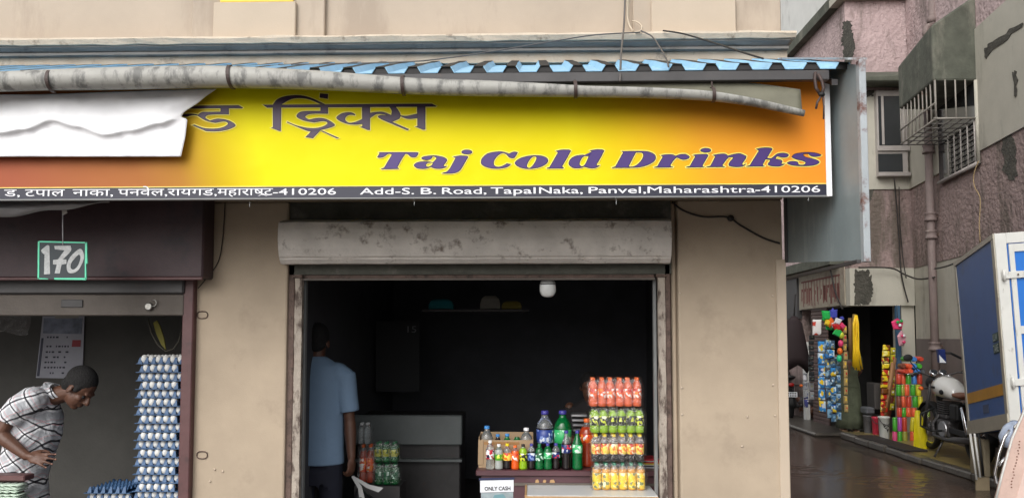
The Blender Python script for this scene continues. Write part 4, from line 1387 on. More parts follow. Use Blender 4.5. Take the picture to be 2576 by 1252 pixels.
# shrink wrapped packs
fm = bpy.data.materials.new('shrink_film')
fm.use_nodes = True
n, l = fm.node_tree.nodes, fm.node_tree.links
n.remove(n['Principled BSDF'])
tr = n.new('ShaderNodeBsdfTransparent')
gl = n.new('ShaderNodeBsdfGlossy'); gl.inputs['Roughness'].default_value = 0.15
df = n.new('ShaderNodeBsdfTranslucent'); df.inputs['Color'].default_value = (0.9, 0.9, 0.9, 1)
nz = n.new('ShaderNodeTexNoise'); nz.inputs['Scale'].default_value = 38; nz.inputs['Detail'].default_value = 4; nz.inputs['Distortion'].default_value = 1.5
tc = n.new('ShaderNodeTexCoord'); l.new(tc.outputs['Object'], nz.inputs['Vector'])
bp = n.new('ShaderNodeBump'); bp.inputs['Strength'].default_value = 0.9; bp.inputs['Distance'].default_value = 0.01
l.new(nz.outputs['Fac'], bp.inputs['Height']); l.new(bp.outputs[0], gl.inputs['Normal'])
mr = n.new('ShaderNodeMapRange'); mr.inputs['From Min'].default_value = 0.56; mr.inputs['From Max'].default_value = 0.70; mr.inputs['To Min'].default_value = 0.02; mr.inputs['To Max'].default_value = 0.30
l.new(nz.outputs['Fac'], mr.inputs['Value'])
ms = n.new('ShaderNodeMixShader'); l.new(mr.outputs[0], ms.inputs[0]); l.new(tr.outputs[0], ms.inputs[1]); l.new(df.outputs[0], ms.inputs[2])
m2 = n.new('ShaderNodeMixShader'); m2.inputs[0].default_value = 0.09
l.new(ms.outputs[0], m2.inputs[1]); l.new(gl.outputs[0], m2.inputs[2])
l.new(m2.outputs[0], n['Material Output'].inputs[0])


def pack(label, x0, x1, y0, zbase, h, nx, ny, parts, group, film=True):
    t = thing('bottle_pack', label, 'bottle pack', ((x0 + x1) / 2, y0, zbase), group)
    d = (x1 - x0) / nx
    for j in range(ny):
        for i in range(nx):
            b = link('bottle', parts[0], t)
            b.location = Vector((x0 + d * (i + 0.5), y0 + d * (j + 0.5), zbase)) - BASE[t.name]
            b.rotation_euler = (rnd.uniform(-.02, .02), rnd.uniform(-.02, .02), rnd.uniform(0, 6.28))
            for nm, me in zip(('label', 'cap'), parts[1:]):
                if me:
                    link(nm, me, b)
    if film:
        X0, X1, Y0, Y1 = x0 - 0.008, x1 + 0.008, y0 - 0.004, y0 + d * ny + 0.004
        mb = MB()
        rg = []
        for kz in range(9):
            f = kz / 8
            z = zbase + 0.002 + (h + 0.002) * f
            tp = 0.012 * max(0, (f - 0.72) / 0.28)
            ring = []
            N = 16
            for a, b, c_, e in ((X0 + tp, Y0 + tp, X1 - tp, Y0 + tp), (X1 - tp, Y0 + tp, X1 - tp, Y1 - tp), (X1 - tp, Y1 - tp, X0 + tp, Y1 - tp), (X0 + tp, Y1 - tp, X0 + tp, Y0 + tp)):
                for k in range(N):
                    q_ = k / N
                    v = Vector((a + (c_ - a) * q_, b + (e - b) * q_, z))
                    w_ = noise.noise(v * 22 + Vector((h * 100, 0, 0))) * 0.004
                    ring.append(v + Vector((w_ + (0.006 * math.sin(f * 3.1)) * (1 if v.x > (X0 + X1) / 2 else -1) * (1 if abs(v.x - (X0 + X1) / 2) > (X1 - X0) * .46 else 0), -abs(w_) if k and b == e and b < (Y0 + Y1) / 2 else w_, 0)))
            rg.append(ring)
        mb.rings(rg, 0, True)
        obj('film', mb, fm, t)
    return t


D_ = 0.338 / 6
YP = 0.15
zcur = zS + 0.001
GP = 'shrink wrapped bottle packs stacked on the shelf'
for lab, xa, xb, h, parts in [
    ('shrink wrapped pack of mango drink bottles with teal caps, bottom of the stack', 1489, 1619, 0.168, bottle_parts('mg', 0.166, D_ * .47, mango, L_ml, CAPT, (0.06, 0.64), 0.8)),
    ('shrink wrapped pack of cola bottles with yellow caps and labels in the stack', 1487, 1617, 0.171, bottle_parts('cl', 0.169, D_ * .47, cola, L_y, CAPY, (0.28, 0.66), 0.72)),
    ('shrink wrapped pack of lime green bottles with black labels in the stack', 1484, 1618, 0.158, bottle_parts('lm', 0.156, D_ * .48, lime, L_k, CAPK, (0.30, 0.68), 0.9)),
    ('shrink wrapped pack of orange drink bottles topping the stack', 1481, 1612, 0.180, bottle_parts('og', 0.178, D_ * .47, coral, L_o, CAPO, (0.30, 0.62), 0.95, clear=coral)),
]:
    pack(lab, xx(xa, YP + .03), xx(xb, YP + .03), YP, zcur, h, 6, 2, parts, GP)
    zcur += h + 0.006

# notice
nt = thing('notice', 'white ONLY CASH notice taped to the maroon counter', 'sign', W(1250, 1236, YCF + 0.02))
yn = YCF + 0.023


def quad(name, pts, Y, mat, parent, th=0.002):
    return obj(name, MB().prism([W(x, y, Y) for x, y in pts], (0, th, 0)), mat, parent)


quad('paper', [(1208, 1205), (1292, 1203), (1292, 1236), (1208, 1238)], yn - 0.002, plain('notice_paper', (232, 234, 240), 0.6), nt)
quad('border', [(1205, 1202), (1294, 1200), (1294, 1206), (1205, 1208)], yn - 0.0045, plain('notice_border', (40, 46, 80), 0.5), nt)
writing('writing', 'ONLY CASH', plain('notice_ink', (16, 16, 18), 0.6), nt, lambda u, v: W(1219 + 65 * u, 1233.5 - 10 * v - 1.2 * u, yn - 0.005), 0.02)
quad('poster', [(1210, 1239), (1291, 1237), (1291, 1290), (1210, 1290)], yn - 0.001, M('poster_grey_blue', (0.30, 0.36, 0.38), 0.5, 0.3, 18), nt)
quad('poster_motif', [(1244, 1244), (1266, 1242), (1272, 1250), (1272, 1275), (1240, 1275), (1240, 1252)], yn - 0.0025, plain('poster_teal', (110, 150, 158), 0.5), nt)

# oval lamp, things deep in the shop
lp = thing('wall_lamp', 'unlit white oval lamp hanging under the shutter rail', 'lamp', W(1378, 705, 0.13))
c = W(1378, 724, 0.13)
mb = MB()
rg = []
for f, dy in ((1.0, 0.0), (0.98, -0.02), (0.85, -0.035), (0.5, -0.045), (0.1, -0.048)):
    rg.append([c + Vector((0.052 * f * math.copysign(abs(math.cos(a)) ** .8, math.cos(a)), dy, 0.060 * f * math.copysign(abs(math.sin(a)) ** .75, math.sin(a)))) for a in [2 * math.pi * i / 20 for i in range(20)]])
mb.rings(rg)
obj('diffuser', mb, plain('lamp_white', (214, 216, 214), 0.4), lp)
obj('band', MB().box(c.x - 0.05, c.x + 0.05, c.y - 0.0505, c.y - 0.043, c.z + 0.020, c.z + 0.024), m_dark, lp)
obj('cap', MB().box(c.x - 0.03, c.x + 0.03, c.y - 0.03, c.y + 0.02, c.z + 0.055, c.z + 0.075), plain('lamp_cap', (150, 152, 150), 0.5), lp, 0.01)

fz = thing('drinks_cooler', 'grey topped chest cooler deep inside the dark drinks shop', 'cooler', W(1030, 1120, 2.0))
f0, f1 = xx(890, 2.0), xx(1163, 2.0)
m_cool = plain('cooler_grey', (112, 118, 118), 0.5)
bx('upper_panel', (f0, 2.0, zz(1119, 2.0, 1050)), (f1, 2.06, zz(1044, 2.0, 1050)), m_cool, fz, 0.01)
bx('body', (f0 + 0.02, 2.065, 0.1), (f1 - 0.02, 2.6, zz(1050, 2.0, 1050)), m_steel, fz, 0.01)
bx('shelf_edge', (f0, 1.98, zz(1160, 2.0, 1050)), (f1, 2.06, zz(1154, 2.0, 1050)), m_cool, fz)
hb = D_ * .5
GD = 'bottle packs on the floor of the dark shop'
Yp = 1.25
zr = 0.10
crate = bx('crate_stand', (xx(897, Yp), Yp - 0.02, 0.1), (xx(1010, Yp), Yp + 0.25, zz(1221, Yp, 950)), m_steel)
tag(crate, 'dark low stand under the bottle packs behind the blue shirt', 'stand')
for lab, xa, xb, ya, yb, nx, lq, lm, cp in [
    ('pack of red drink bottles behind the arm of the blue shirted person', 905, 942, 1215, 1118, 2, redor, L_o, CAPO),
    ('pack of clear bottles with white caps above the red pack', 903, 932, 1117, 1063, 2, water, None, CAPW),
    ('pack of dark green bottles at the bottom near the carry bag', 944, 1004, 1219, 1166, 3, green, L_gr, CAPG),
    ('pack of green bottles with yellow labels on the dark green pack', 942, 1002, 1163, 1112, 3, green, label_mat('label_dim_yellow', (170, 170, 30), [(60, 90, 20), (190, 190, 60), (30, 60, 30)]), CAPG),
]:
    X0, X1 = xx(xa, Yp), xx(xb, Yp)
    z0, z1 = zz(ya, Yp, 950), zz(yb, Yp, 950)
    pack(lab, X0, X1, Yp, z0, z1 - z0, nx, 2, bottle_parts(('dk', lab), z1 - z0 - 0.003, (X1 - X0) / nx * .48, lq, lm, cp, (0.3, 0.66), 0.85), GD)
bk_ = thing('menu_board', 'dark board with faint chalk number 15 on the rear shop wall', 'board', W(1010, 900, 2.7))
quad('board', [(945, 808), (1055, 808), (1055, 985), (945, 985)], 2.72, plain('board_black', (30, 31, 34), 0.7), bk_, 0.02)
writing('writing', '15', plain('chalk_faint', (120, 120, 124), 0.8), bk_, lambda u, v: W(1025 + 22 * u, 836 - 16 * v, 2.716))
sh2 = thing('wall_shelf', 'high wall shelf with small bundles in the dark drinks shop', 'shelf', W(1180, 783, 2.6))
quad('board', [(1060, 778), (1330, 778), (1330, 784), (1060, 784)], 2.6, m_steel, sh2, 0.3)
for nm, lab, x0_, x1_, ya, yb, colr in [('cloth_bundle', 'teal cloth bundle on the dark high shelf', 1078, 1140, 777, 752, (20, 130, 140)), ('carton', 'pale carton on the dark high shelf', 1208, 1258, 777, 744, (150, 145, 135)), ('packet', 'dull yellow packet on the dark high shelf', 1262, 1312, 777, 757, (140, 125, 50))]:
    a, b = W(x0_, ya, 2.65), W(x1_, yb, 2.65)
    tag(obj(nm, MB().rings([[Vector((a.x + (b.x - a.x) * (0.5 + 0.5 * s_ * cx_), 2.65 + 0.1 * (0.5 + 0.5 * s_ * cy_), a.z + (b.z - a.z) * t)) for cx_, cy_ in ((-1, -1), (0, -1.1), (1, -1), (1, 1), (0, 1.1), (-1, 1))] for t, s_ in ((0, 1), (0.4, 1.0), (0.8, 0.85), (1, 0.55))], smooth=False), plain('shelf_' + nm, colr, 0.7)), lab, nm.replace('_', ' '))
ps = thing('paper_stack', 'untidy pile of magazines beside the bottle packs', 'papers', W(1632, 1182, 0.45), None)
for i, colr in enumerate([(200, 200, 205), (40, 40, 46), (205, 205, 196), (220, 200, 60), (200, 50, 60), (190, 190, 190), (210, 60, 70)]):
    z = zT + 0.008 * i
    c = W(1640, 1170, 0.5)
    obj('magazine', MB().box(-0.07, 0.035, -0.09, 0.09, 0, 0.007, mat=Matrix.Translation((c.x + rnd.uniform(-.008, .008), c.y, z)) @ Matrix.Rotation(rnd.uniform(-.15, .15), 4, 'Z')), plain('mag_%d' % i, colr, 0.5), ps)
st_ = thing('tray_stack', 'short stack of shiny metal trays behind the tall slim bottles', 'trays', W(1455, 1090, 0.7))
for i, y in enumerate((1044, 1056, 1068, 1081)):
    a, b = W(1437, y + 3, 0.72), W(1476, y - 3, 0.72)
    obj('tray', MB().box(a.x + .004 * i, b.x, 0.70, 0.84, a.z, b.z), M('brushed_tray', (0.5, 0.5, 0.52), 0.3, 0.1, 4, metal=0.8), st_, 0.003)
obj('stand', MB().box(W(1445, 0, .74).x, W(1468, 0, .74).x, 0.74, 0.82, zT, W(0, 1085, 0.72).z), m_steel, st_)

# ================================================================ the egg shop
m_tray = M('blue_egg_tray', (0.046, 0.108, 0.225), 0.55, 0.12, 8)
m_egg = M('egg_shell', (0.68, 0.68, 0.655), 0.5, 0.04, 30)
TW = 0.304
NC = 6
pit = 0.0478


def tray_mesh(cols, rows):
    mb = MB()
    a, b = TW / 2, TW / 2
    mb.box(-a, a, -b, b, 0, 0.004)
    cw, rh = pit, pit
    X0 = -(cols * cw) / 2
    Y0 = -(rows * rh) / 2

    def hgt(u, v):
        x, y = X0 + u * cols * cw, Y0 + v * rows * rh
        fx = (0.5 + 0.5 * math.cos(2 * math.pi * (x - X0) / cw))
        fy = (0.5 + 0.5 * math.cos(2 * math.pi * (y - Y0) / rh))
        k = fx * (0.25 + 0.75 * fy)
        return Vector((x, y, 0.005 + 0.038 * k))
    mb.grid(hgt, cols * 6, rows * 6)
    for i in range(cols + 1):
        x = X0 + i * cw + (0.006 if i == 0 else -0.006 if i == cols else 0)
        for s_ in (-1, 1):
            y = s_ * (rows * rh / 2)
            w0 = cw * 0.30
            pts = [(x - w0, y + s_ * 0.012, 0.004), (x + w0, y + s_ * 0.012, 0.004), (x + 0.006, y, 0.042), (x - 0.006, y, 0.042)]
            mb.add(pts + [(x - w0, y - s_ * 0.01, 0.004), (x + w0, y - s_ * 0.01, 0.004), (x + 0.006, y - s_ * 0.008, 0.042), (x - 0.006, y - s_ * 0.008, 0.042)],
                   [(0, 1, 2, 3), (1, 5, 6, 2), (4, 0, 3, 7), (3, 2, 6, 7)])
    return mb.mesh('egg_tray', m_tray)


T6, T5 = tray_mesh(6, 5), tray_mesh(5, 6)
eprof = []
for i in range(9):
    t = math.pi * (0.03 + 0.94 * i / 8)
    z = -math.cos(t)
    eprof.append((0.0222 * math.sin(t) * (1 + 0.13 * z), 0.0275 * z))
EGG = MB().lathe(eprof, 12).mesh('egg', m_egg)
for p_ in EGG.polygons:
    p_.use_smooth = True
YE = 0.22
yrow = [915.4 + 21.42 * i for i in range(17)]
GE, GT = 'white eggs in the tall tray stack', 'blue egg trays in the tall stack'
zlast = None
for i, y in enumerate(yrow):
    c = W(400.5 - 0.65 * i, y, YE)
    n_ = 6 if i % 2 == 0 else 5
    where = 'topmost' if i == 0 else (ORD[i] + ' from the top')
    t = tag(link('egg_tray', T6 if n_ == 6 else T5), f'blue egg tray {where} in the tall stack', 'egg tray', GT)
    t.location = (c.x + rnd.uniform(-.002, .002), YE + TW / 2, c.z)
    t.rotation_euler = (0, 0, rnd.uniform(-.015, .015))
    rows = 5 if n_ == 6 else 6
    yl = YE + TW / 2 - rows * pit / 2 + pit / 2
    for k in range(n_):
        for j in range(3 if i == 0 else 1):
            o = link('egg', EGG)
            o.location = (c.x + (k - (n_ - 1) / 2) * pit, yl + j * pit - 0.010, c.z + 0.031 + rnd.uniform(-.001, .002))
            s_ = rnd.uniform(0.96, 1.07)
            o.scale = (s_, s_, s_)
            o.rotation_euler = (math.pi + rnd.uniform(-.12, .12), rnd.uniform(-.12, .12), rnd.uniform(0, 6))
            back = '' if j == 0 else ', ' + ORD[j] + ' row back'
            tag(o, f'white egg {ORD[n_ - 1 - k]} from the maroon post in the {where} tray{back}', 'egg', GE)
# low stack beside it
for i, y in enumerate((1241, 1263)):
    c = W(268, y, 0.30)
    t = tag(link('egg_tray', T6 if i else T5), ('empty blue egg tray topping the low stack' if i == 0 else 'filled blue egg tray under the empty one, low stack'), 'egg tray', 'blue egg trays in the low stack')
    t.location = (c.x, 0.30 + TW / 2, c.z)
    if i:
        for k in range(6):
            o = link('egg', EGG)
            o.location = (c.x + (k - 2.5) * pit, 0.30 + TW / 2 - 2 * pit - 0.006, c.z + 0.031)
            o.rotation_euler = (math.pi, 0, k)
            tag(o, f'white egg {ORD[5 - k]} from the tall stack in the low filled tray', 'egg', 'white eggs in the low stack')

# price board 170
pb = thing('price_board', 'small hanging slate price board reading 170 with green edge', 'price board', W(157, 655, -0.55))
YQ = -0.55
quad('slate', [(97, 610), (217, 609), (216, 703), (96, 702)], YQ, plain('slate', (56, 62, 66), 0.7), pb, 0.006)
m_gre = plain('green_edge', (92, 205, 165), 0.5)
for pts in ([(98, 606), (217, 609), (217, 612), (98, 609.5)], [(95, 607), (99, 607), (98, 702), (94, 701)], [(214, 609), (218, 609), (219.5, 662), (216, 664), (217, 702), (213, 702), (213, 660)], [(136, 699), (216, 699), (216, 704), (136, 703)], [(94, 699), (120, 700.5), (120, 702.5), (94, 702)]):
    quad('edge_strip', pts, YQ - 0.003, m_gre, pb, 0.008)
m_chalk = M('chalk', (0.42, 0.43, 0.43), 0.95, 0.3, 60)
fz_ = lambda x, y: (x / 2.0867 / 1.5652, (760 + y / 2.0867) / 1.5652)
for o_, hs_ in [("335,470! 385,430 405,435! 410,665! 360,668! 365,505! 345,490", []),
                ("445,435! 578,432! 582,475 515,545! 545,545! 545,580! 505,588! 500,610 490,660! 448,660! 465,588! 435,585! 435,550! 475,545! 530,470! 450,462!", []),
                ("655,458 688,500 682,560 640,635 590,658 555,645 548,590 580,520", ["648,505 660,535 640,595 605,628 580,615 585,575 615,535"])]:
    mb = MB()
    fill2d(mb, contour(o_, fz_), [contour(h, fz_) for h in hs_], lambda a, b: W(a, b, YQ - 0.0015), 0)
    obj('numeral', mb, m_chalk, pb)
obj('string', MB().tube([W(157, 500, YQ - 0.002), W(157.5, 560, YQ - 0.002), W(158, 616, YQ - 0.002)], 0.003, 5), plain('string', (170, 168, 172), 0.7), pb)
quad('clip', [(155, 528), (166, 526), (168, 536), (157, 541)], YQ - 0.006, plain('clip_white', (200, 196, 190), 0.6), pb, 0.006)

# calendar and plastic on the rear wall
cal = thing('wall_calendar', 'worn wall calendar with a red square hanging behind the leaning person', 'calendar', W(150, 955, 1.74))
quad('sheet', [(107, 795), (212, 795), (207, 952), (90, 950)], 1.735, M('calendar_paper', (0.36, 0.36, 0.41), 0.8, 0.1, 5), cal, 0.008)
quad('picture', [(110, 800), (207, 800), (204, 840), (108, 838)], 1.732, M('calendar_picture', (0.19, 0.21, 0.27), 0.7, 0.5, 12), cal)
quad('red_square', [(182, 855), (203, 855), (202, 872), (180, 872)], 1.732, plain('calendar_red', (150, 60, 66), 0.7), cal)
quad('tab', [(138, 793), (198, 793), (197, 800), (138, 801)], 1.731, plain('calendar_tab', (150, 146, 138), 0.6), cal, 0.003)
quad('side_strip', [(104, 850), (109, 850), (98, 946), (92, 946)], 1.732, plain('calendar_strip', (70, 72, 88), 0.7), cal)
m_ink = plain('calendar_ink', (58, 58, 70), 0.8)
for r_, y in enumerate((848, 871, 885, 898, 911, 924, 938)):
    x = 118 - r_ * 1.6
    while x < 172 - r_ * 2:
        w_ = rnd.uniform(2.5, 7)
        if rnd.random() > 0.22:
            quad('date', [(x, y - 2), (x + w_, y - 2.2), (x + w_ - .5, y + 2), (x, y + 2)], 1.7325, m_ink, cal)
        x += w_ + 3.5
pl = bpy.data.materials.new('dusty_plastic'); pl.use_nodes = True
pp_ = pl.node_tree.nodes['Principled BSDF']; pp_.inputs['Base Color'].default_value = (0.3, 0.29, 0.29, 1); pp_.inputs['Alpha'].default_value = 0.35; pp_.inputs['Roughness'].default_value = 0.3
tag(obj('plastic_sheet', MB().grid(lambda u, v: W(-60 + 134 * u + 4 * math.sin(v * 5), 793 + (46 + 5 * math.sin(u * 9)) * v, 0.9 + 0.02 * math.sin(u * 14 + v * 4)), 16, 6), pl), 'dusty plastic sheet hanging under the egg shop shutter rail', 'plastic sheet')
hl = thing('hose_loop', 'dusty hose loop with yellow leaf strip hanging above the egg trays', 'hose', W(425, 885, 0.5))
obj('hose', MB().tube([W(x, y, 0.5) for x, y in ((372, 800), (380, 835), (396, 866), (417, 884), (436, 878), (450, 858), (458, 830))], 0.006, 7), plain('dusty_hose', (84, 80, 70), 0.6), hl)
obj('leaf', MB().prism([W(x, y, 0.49) for x, y in ((385, 812), (394, 806), (402, 820), (412, 850), (417, 880), (405, 866), (393, 840))], (0, 0.01, 0)), plain('dull_yellow', (128, 120, 30), 0.6), hl)

# counter edge and paper bundle of the egg shop
ec = thing('wooden_counter', 'corner of a brown wooden counter in the egg shop', 'counter', W(0, 1205, -0.05))
a, b = W(61, 1196, -0.05), W(61, 1210, -0.05)
bx('top', (XL + 3, -0.05, b.z), (a.x, 0.05, a.z), m_maroon, ec, 0.006)
bx('front_panel', (XL + 3, 0.0, 0.1), (a.x - 0.05, 0.03, b.z - 0.002), m_maroon, ec)
pbn = thing('paper_bundle', 'bundle of pale green folded paper below the brown counter top', 'paper bundle', W(20, 1250, -0.08))
m_pg = M('pale_green_paper', (0.50, 0.60, 0.50), 0.8, 0.18, 40)
for i in range(9):
    y = 1216 + i * 6
    a, b = W(-40, y + 5, -0.1), W(50 + rnd.uniform(-3, 3), y, -0.1)
    obj('sheet', MB().grid(lambda u, v: Vector((a.x + (b.x - a.x) * u, -0.12 + 0.1 * v, a.z + 0.004 * math.sin(u * 30 + i) + (b.z - a.z) * 0.5)), 14, 2), m_pg, pbn).modifiers.new('t', 'SOLIDIFY').thickness = 0.006

# white cloth over the sign
m_cl = M('white_banner_cloth', (0.86, 0.86, 0.88), 0.75, 0.03, 3, 0.15, 30)
YCl = YS - 0.05


def cloth(u, v):
    # right border of the torn banner, top to bottom
    bd_ = [(0.0, 545), (0.10, 520), (0.22, 495), (0.34, 462), (0.42, 456), (0.44, 471), (0.7, 466), (1.0, 455)]
    for i in range(len(bd_) - 1):
        if bd_[i][0] <= v <= bd_[i + 1][0]:
            f = (v - bd_[i][0]) / (bd_[i + 1][0] - bd_[i][0])
            xr = bd_[i][1] + (bd_[i + 1][1] - bd_[i][1]) * f
            break
    x = -420 + (xr + 420) * u
    ytop = 238 - 14 * max(0, min(1, (x - 100) / 400)) if x < 545 else 224
    y = ytop + (394 - ytop ) * v
    kx = [(-420, .62), (-200, .50), (0, .62), (60, .56), (130, .42), (190, .52), (262, .66), (330, .60), (400, .50), (480, .34), (560, .28)]
    fold = .3
    for i in range(len(kx) - 1):
        if kx[i][0] <= x <= kx[i + 1][0]:
            q_ = (x - kx[i][0]) / (kx[i + 1][0] - kx[i][0])
            fold = kx[i][1] + (kx[i + 1][1] - kx[i][1]) * (q_ * q_ * (3 - 2 * q_))
    t = (v - fold)
    out = 0.03 * max(0, 1 + t / 0.5) if t < 0 else 0.03 * math.exp(-(t / 0.045)) + 0.004 * min(1, t / .3)
    out += 0.008 * noise.noise(Vector((x * 0.012, v * 3, 2))) + 0.004 * noise.noise(Vector((x * 0.05, v * 8, 7)))
    out *= min(1, (1 - u) * 14 + 0.15)
    return W(x, y, YCl - out - 0.01 * v * (1 - v))


o = obj('banner_cloth', MB().grid(cloth, 130, 46), m_cl)
md = o.modifiers.new('t', 'SOLIDIFY'); md.thickness = 0.002
tag(o, 'torn white banner cloth hanging over part of the sign', 'cloth')
for x in (120, 270, 400):
    pass
o = obj('rolled_sheet', MB().grid(lambda u, v: W(-200 + 475 * u, 506 + (62 - 58 * u ** 1.2) * v + 3 * math.sin(u * 22 + v * 3) * v, -0.62 - 0.10 * math.sin(v * 3.0) * (1 - u * .8) + 0.008 * noise.noise(Vector((u * 18, v * 5, 1)))), 50, 14), M('grey_white_sheet', (0.42, 0.42, 0.43), 0.6, 0.12, 6, 0.3, 30))
o.modifiers.new('t', 'SOLIDIFY').thickness = 0.003
tag(o, 'sagging grey white sheet tucked under the sign above the price board', 'sheet')

# tie strap at the sign corner
ts = thing('tie_strap', 'brown strap knotted round the roof beam beside the sign corner', 'strap', W(2068, 235, YS - 0.08))
yt = YF - 0.01
obj('loop', MB().tube([W(x, y, yt) for x, y in ((2052, 182), (2050, 200), (2053, 222), (2062, 236))], 0.008, 6), m_strap, ts)
obj('loop', MB().tube([W(x, y, yt - 0.01) for x, y in ((2058, 186), (2068, 205), (2072, 222), (2068, 236))], 0.008, 6), m_strap, ts)
obj('knot', MB().ell(W(2067, 238, yt - 0.01), (0.017, 0.014, 0.012), 8, 6), m_black, ts)
obj('tail', MB().tube([W(x, y, yt - 0.01) for x, y in ((2066, 241), (2056, 258), (2053, 274))], 0.006, 5), m_strap, ts)
obj('tail', MB().tube([W(x, y, yt - 0.01) for x, y in ((2070, 241), (2073, 268), (2072, 300))], 0.0045, 5), m_strap, ts)

# wires


def wire(label, pts, r=0.004, mat=None, group=None):
    P = [W(x, y, Y) for x, y, Y in pts]
    out = []
    for i in range(len(P) - 1):
        a0, a1, a2, a3 = P[max(i - 1, 0)], P[i], P[i + 1], P[min(i + 2, len(P) - 1)]
        for j in range(5):
            t = j / 5
            out.append(0.5 * (2 * a1 + (a2 - a0) * t + (2 * a0 - 5 * a1 + 4 * a2 - a3) * t * t + (3 * a1 - a0 - 3 * a2 + a3) * t ** 3))
    out.append(P[-1])
    return tag(obj('cable', MB().tube(out, r, 5), mat or m_cable), label, 'cable', group)


wire('grey cable dropping straight down past the ledge to the gutter', [(1573, -30, -.07), (1570, 60, -.2), (1563, 130, -.7), (1560, 204, -1.04)], 0.006)
wire('thick pale cable down the pilaster edge at the ledge', [(1581, -30, -.04), (1579, 40, -.04), (1583, 62, -.06), (1592, 80, -.10)], 0.007, plain('pale_cable', (190, 176, 156), 0.6))
wire('loose cable end curling on the ledge', [(1590, 54, -.06), (1602, 56, -.08), (1614, 66, -.14), (1612, 78, -.17), (1598, 82, -.16)], 0.005, plain('pale_cable', (190, 176, 156), 0.6))
wire('long thin cable slanting across the grey moulding', [(1610, 82, -.18), (1500, 88, -.22), (1400, 103, -.25), (1250, 128, -.3), (1120, 147, -.35), (1000, 157, -.4), (700, 163, -.4)], 0.004)
wire('short thin cable curving down to the roof edge', [(1612, 78, -.18), (1640, 92, -.25), (1660, 120, -.5), (1676, 148, -.8), (1682, 168, -1.0)], 0.0045)
wire('dark cable running down from the ledge to the roof end', [(1668, 78, -.17), (1720, 86, -.25), (1800, 110, -.5), (1870, 133, -.8), (1920, 148, -.97)], 0.005, m_cabled)
wire('dark cable with a knot across the pillar top', [(1690, 508, -.01), (1720, 530, -.02), (1770, 545, -.02), (1830, 546, -.03), (1862, 566, -.02), (1920, 598, -.02), (1962, 612, -.02)], 0.006, m_cabled)
tag(obj('cable_knot', MB().ell(W(1838, 549, -.03), (0.022, 0.016, 0.02), 8, 6), m_cabled), 'dark knotted bunch of cable on the pillar', 'cable knot')
wire('thin dark cable dangling beside the egg shop post', [(566, 510, -.01), (560, 600, -.01), (548, 660, -.01), (515, 705, -.02), (498, 725, -.03)], 0.003, m_cabled)
wire('thin cable hanging down the mauve wall under the window', [(2250, 448, 8.35), (2256, 520, 8.4), (2262, 600, 8.4), (2268, 690, 8.38), (2285, 760, 8.3)], 0.012, m_cabled)
wire('second thin cable hanging down the mauve wall', [(2262, 470, 8.4), (2264, 560, 8.42), (2272, 650, 8.38), (2280, 700, 8.3)], 0.009, m_cabled)
wire('drooping dark cable over the corner shop fascia', [(2160, 673, 8.3), (2240, 674, 8.3), (2275, 690, 8.28), (2310, 702, 8.0), (2352, 697, 7.2)], 0.014, m_cabled)
wire('dark cable sagging from the drain pipe to the truck top', [(2352, 676, 7.1), (2380, 670, 6.6), (2420, 655, 5.9)], 0.012, m_cabled)
wire('yellowish cable looped down the stained mauve wing', [(2462, 405, 5.65), (2450, 440, 5.72), (2452, 470, 5.7), (2466, 500, 5.6), (2464, 560, 5.6), (2466, 610, 5.6)], 0.007, plain('dull_yellow_cable', (150, 128, 92), 0.6))
wire('dark cable crossing the red lettered board', [(2080, 640, 9.2), (2092, 690, 9.0), (2102, 735, 8.9), (2120, 778, 8.6)], 0.014, m_cabled)

# water dripping off the sign
for i, (x, y, L) in enumerate([(1042, 503, 14), (1550, 499, 16), (628, 508, 12), (2034, 492, 14)]):
    t = tag(obj('water_drip', MB().tube([W(x, y, YS - 0.002), W(x, y + L * .7, YS - 0.002), W(x, y + L, YS - 0.002)], [0.0012, 0.0018, 0.003], 6), m_clear), ['water drip under the sign above the white hood end', 'water drip under the sign above the far hood half', 'water drip under the sign near the egg shop pillar', 'water drip under the sign corner by the side sheet'][i], 'water drip', 'water drips under the sign')

# ================================================================ people
m_skin = M('dark_brown_skin', (0.115, 0.052, 0.032), 0.5, 0.22, 14, 0.25, 160, bdist=0.004)
m_skin2 = M('brown_skin', (0.15, 0.07, 0.045), 0.5, 0.12, 12)
m_hair = M('black_hair', (0.010, 0.009, 0.009), 0.85, 0.3, 60, 0.6, 120)
m_nail = plain('finger_nail', (150, 108, 92), 0.4)
m_sole = plain('sandal', (170, 140, 110), 0.7)


def soft(name, mb, mat, parent, voxel=0.008, it=5, label=None):
    """Fuses overlapping volumes into one continuous skin."""
    me = mb.mesh('volume', mat)
    ob = bpy.data.objects.new('volume', me)
    C.objects.link(ob)
    r = ob.modifiers.new('r', 'REMESH'); r.mode = 'VOXEL'; r.voxel_size = voxel
    s_ = ob.modifiers.new('s', 'SMOOTH'); s_.iterations = it; s_.factor = 0.5
    dg = bpy.context.evaluated_depsgraph_get()
    out = bpy.data.meshes.new_from_object(ob.evaluated_get(dg))
    bpy.data.objects.remove(ob)
    bpy.data.meshes.remove(me)
    out.name = name
    out.materials.clear(); out.materials.append(mat)
    out.polygons.foreach_set('use_smooth', [True] * len(out.polygons))
    o = link(name, out, parent)
    if label:
        o['label'] = label
    return o


def basis(o, x, z):
    """Frame at o: x forward, z up (made square), y = left."""
    x = Vector(x).normalized()
    z = Vector(z)
    z = (z - x * z.dot(x)).normalized()
    y = z.cross(x)
    m = Matrix((x, y, z)).transposed().to_4x4()
    m.translation = o
    return m


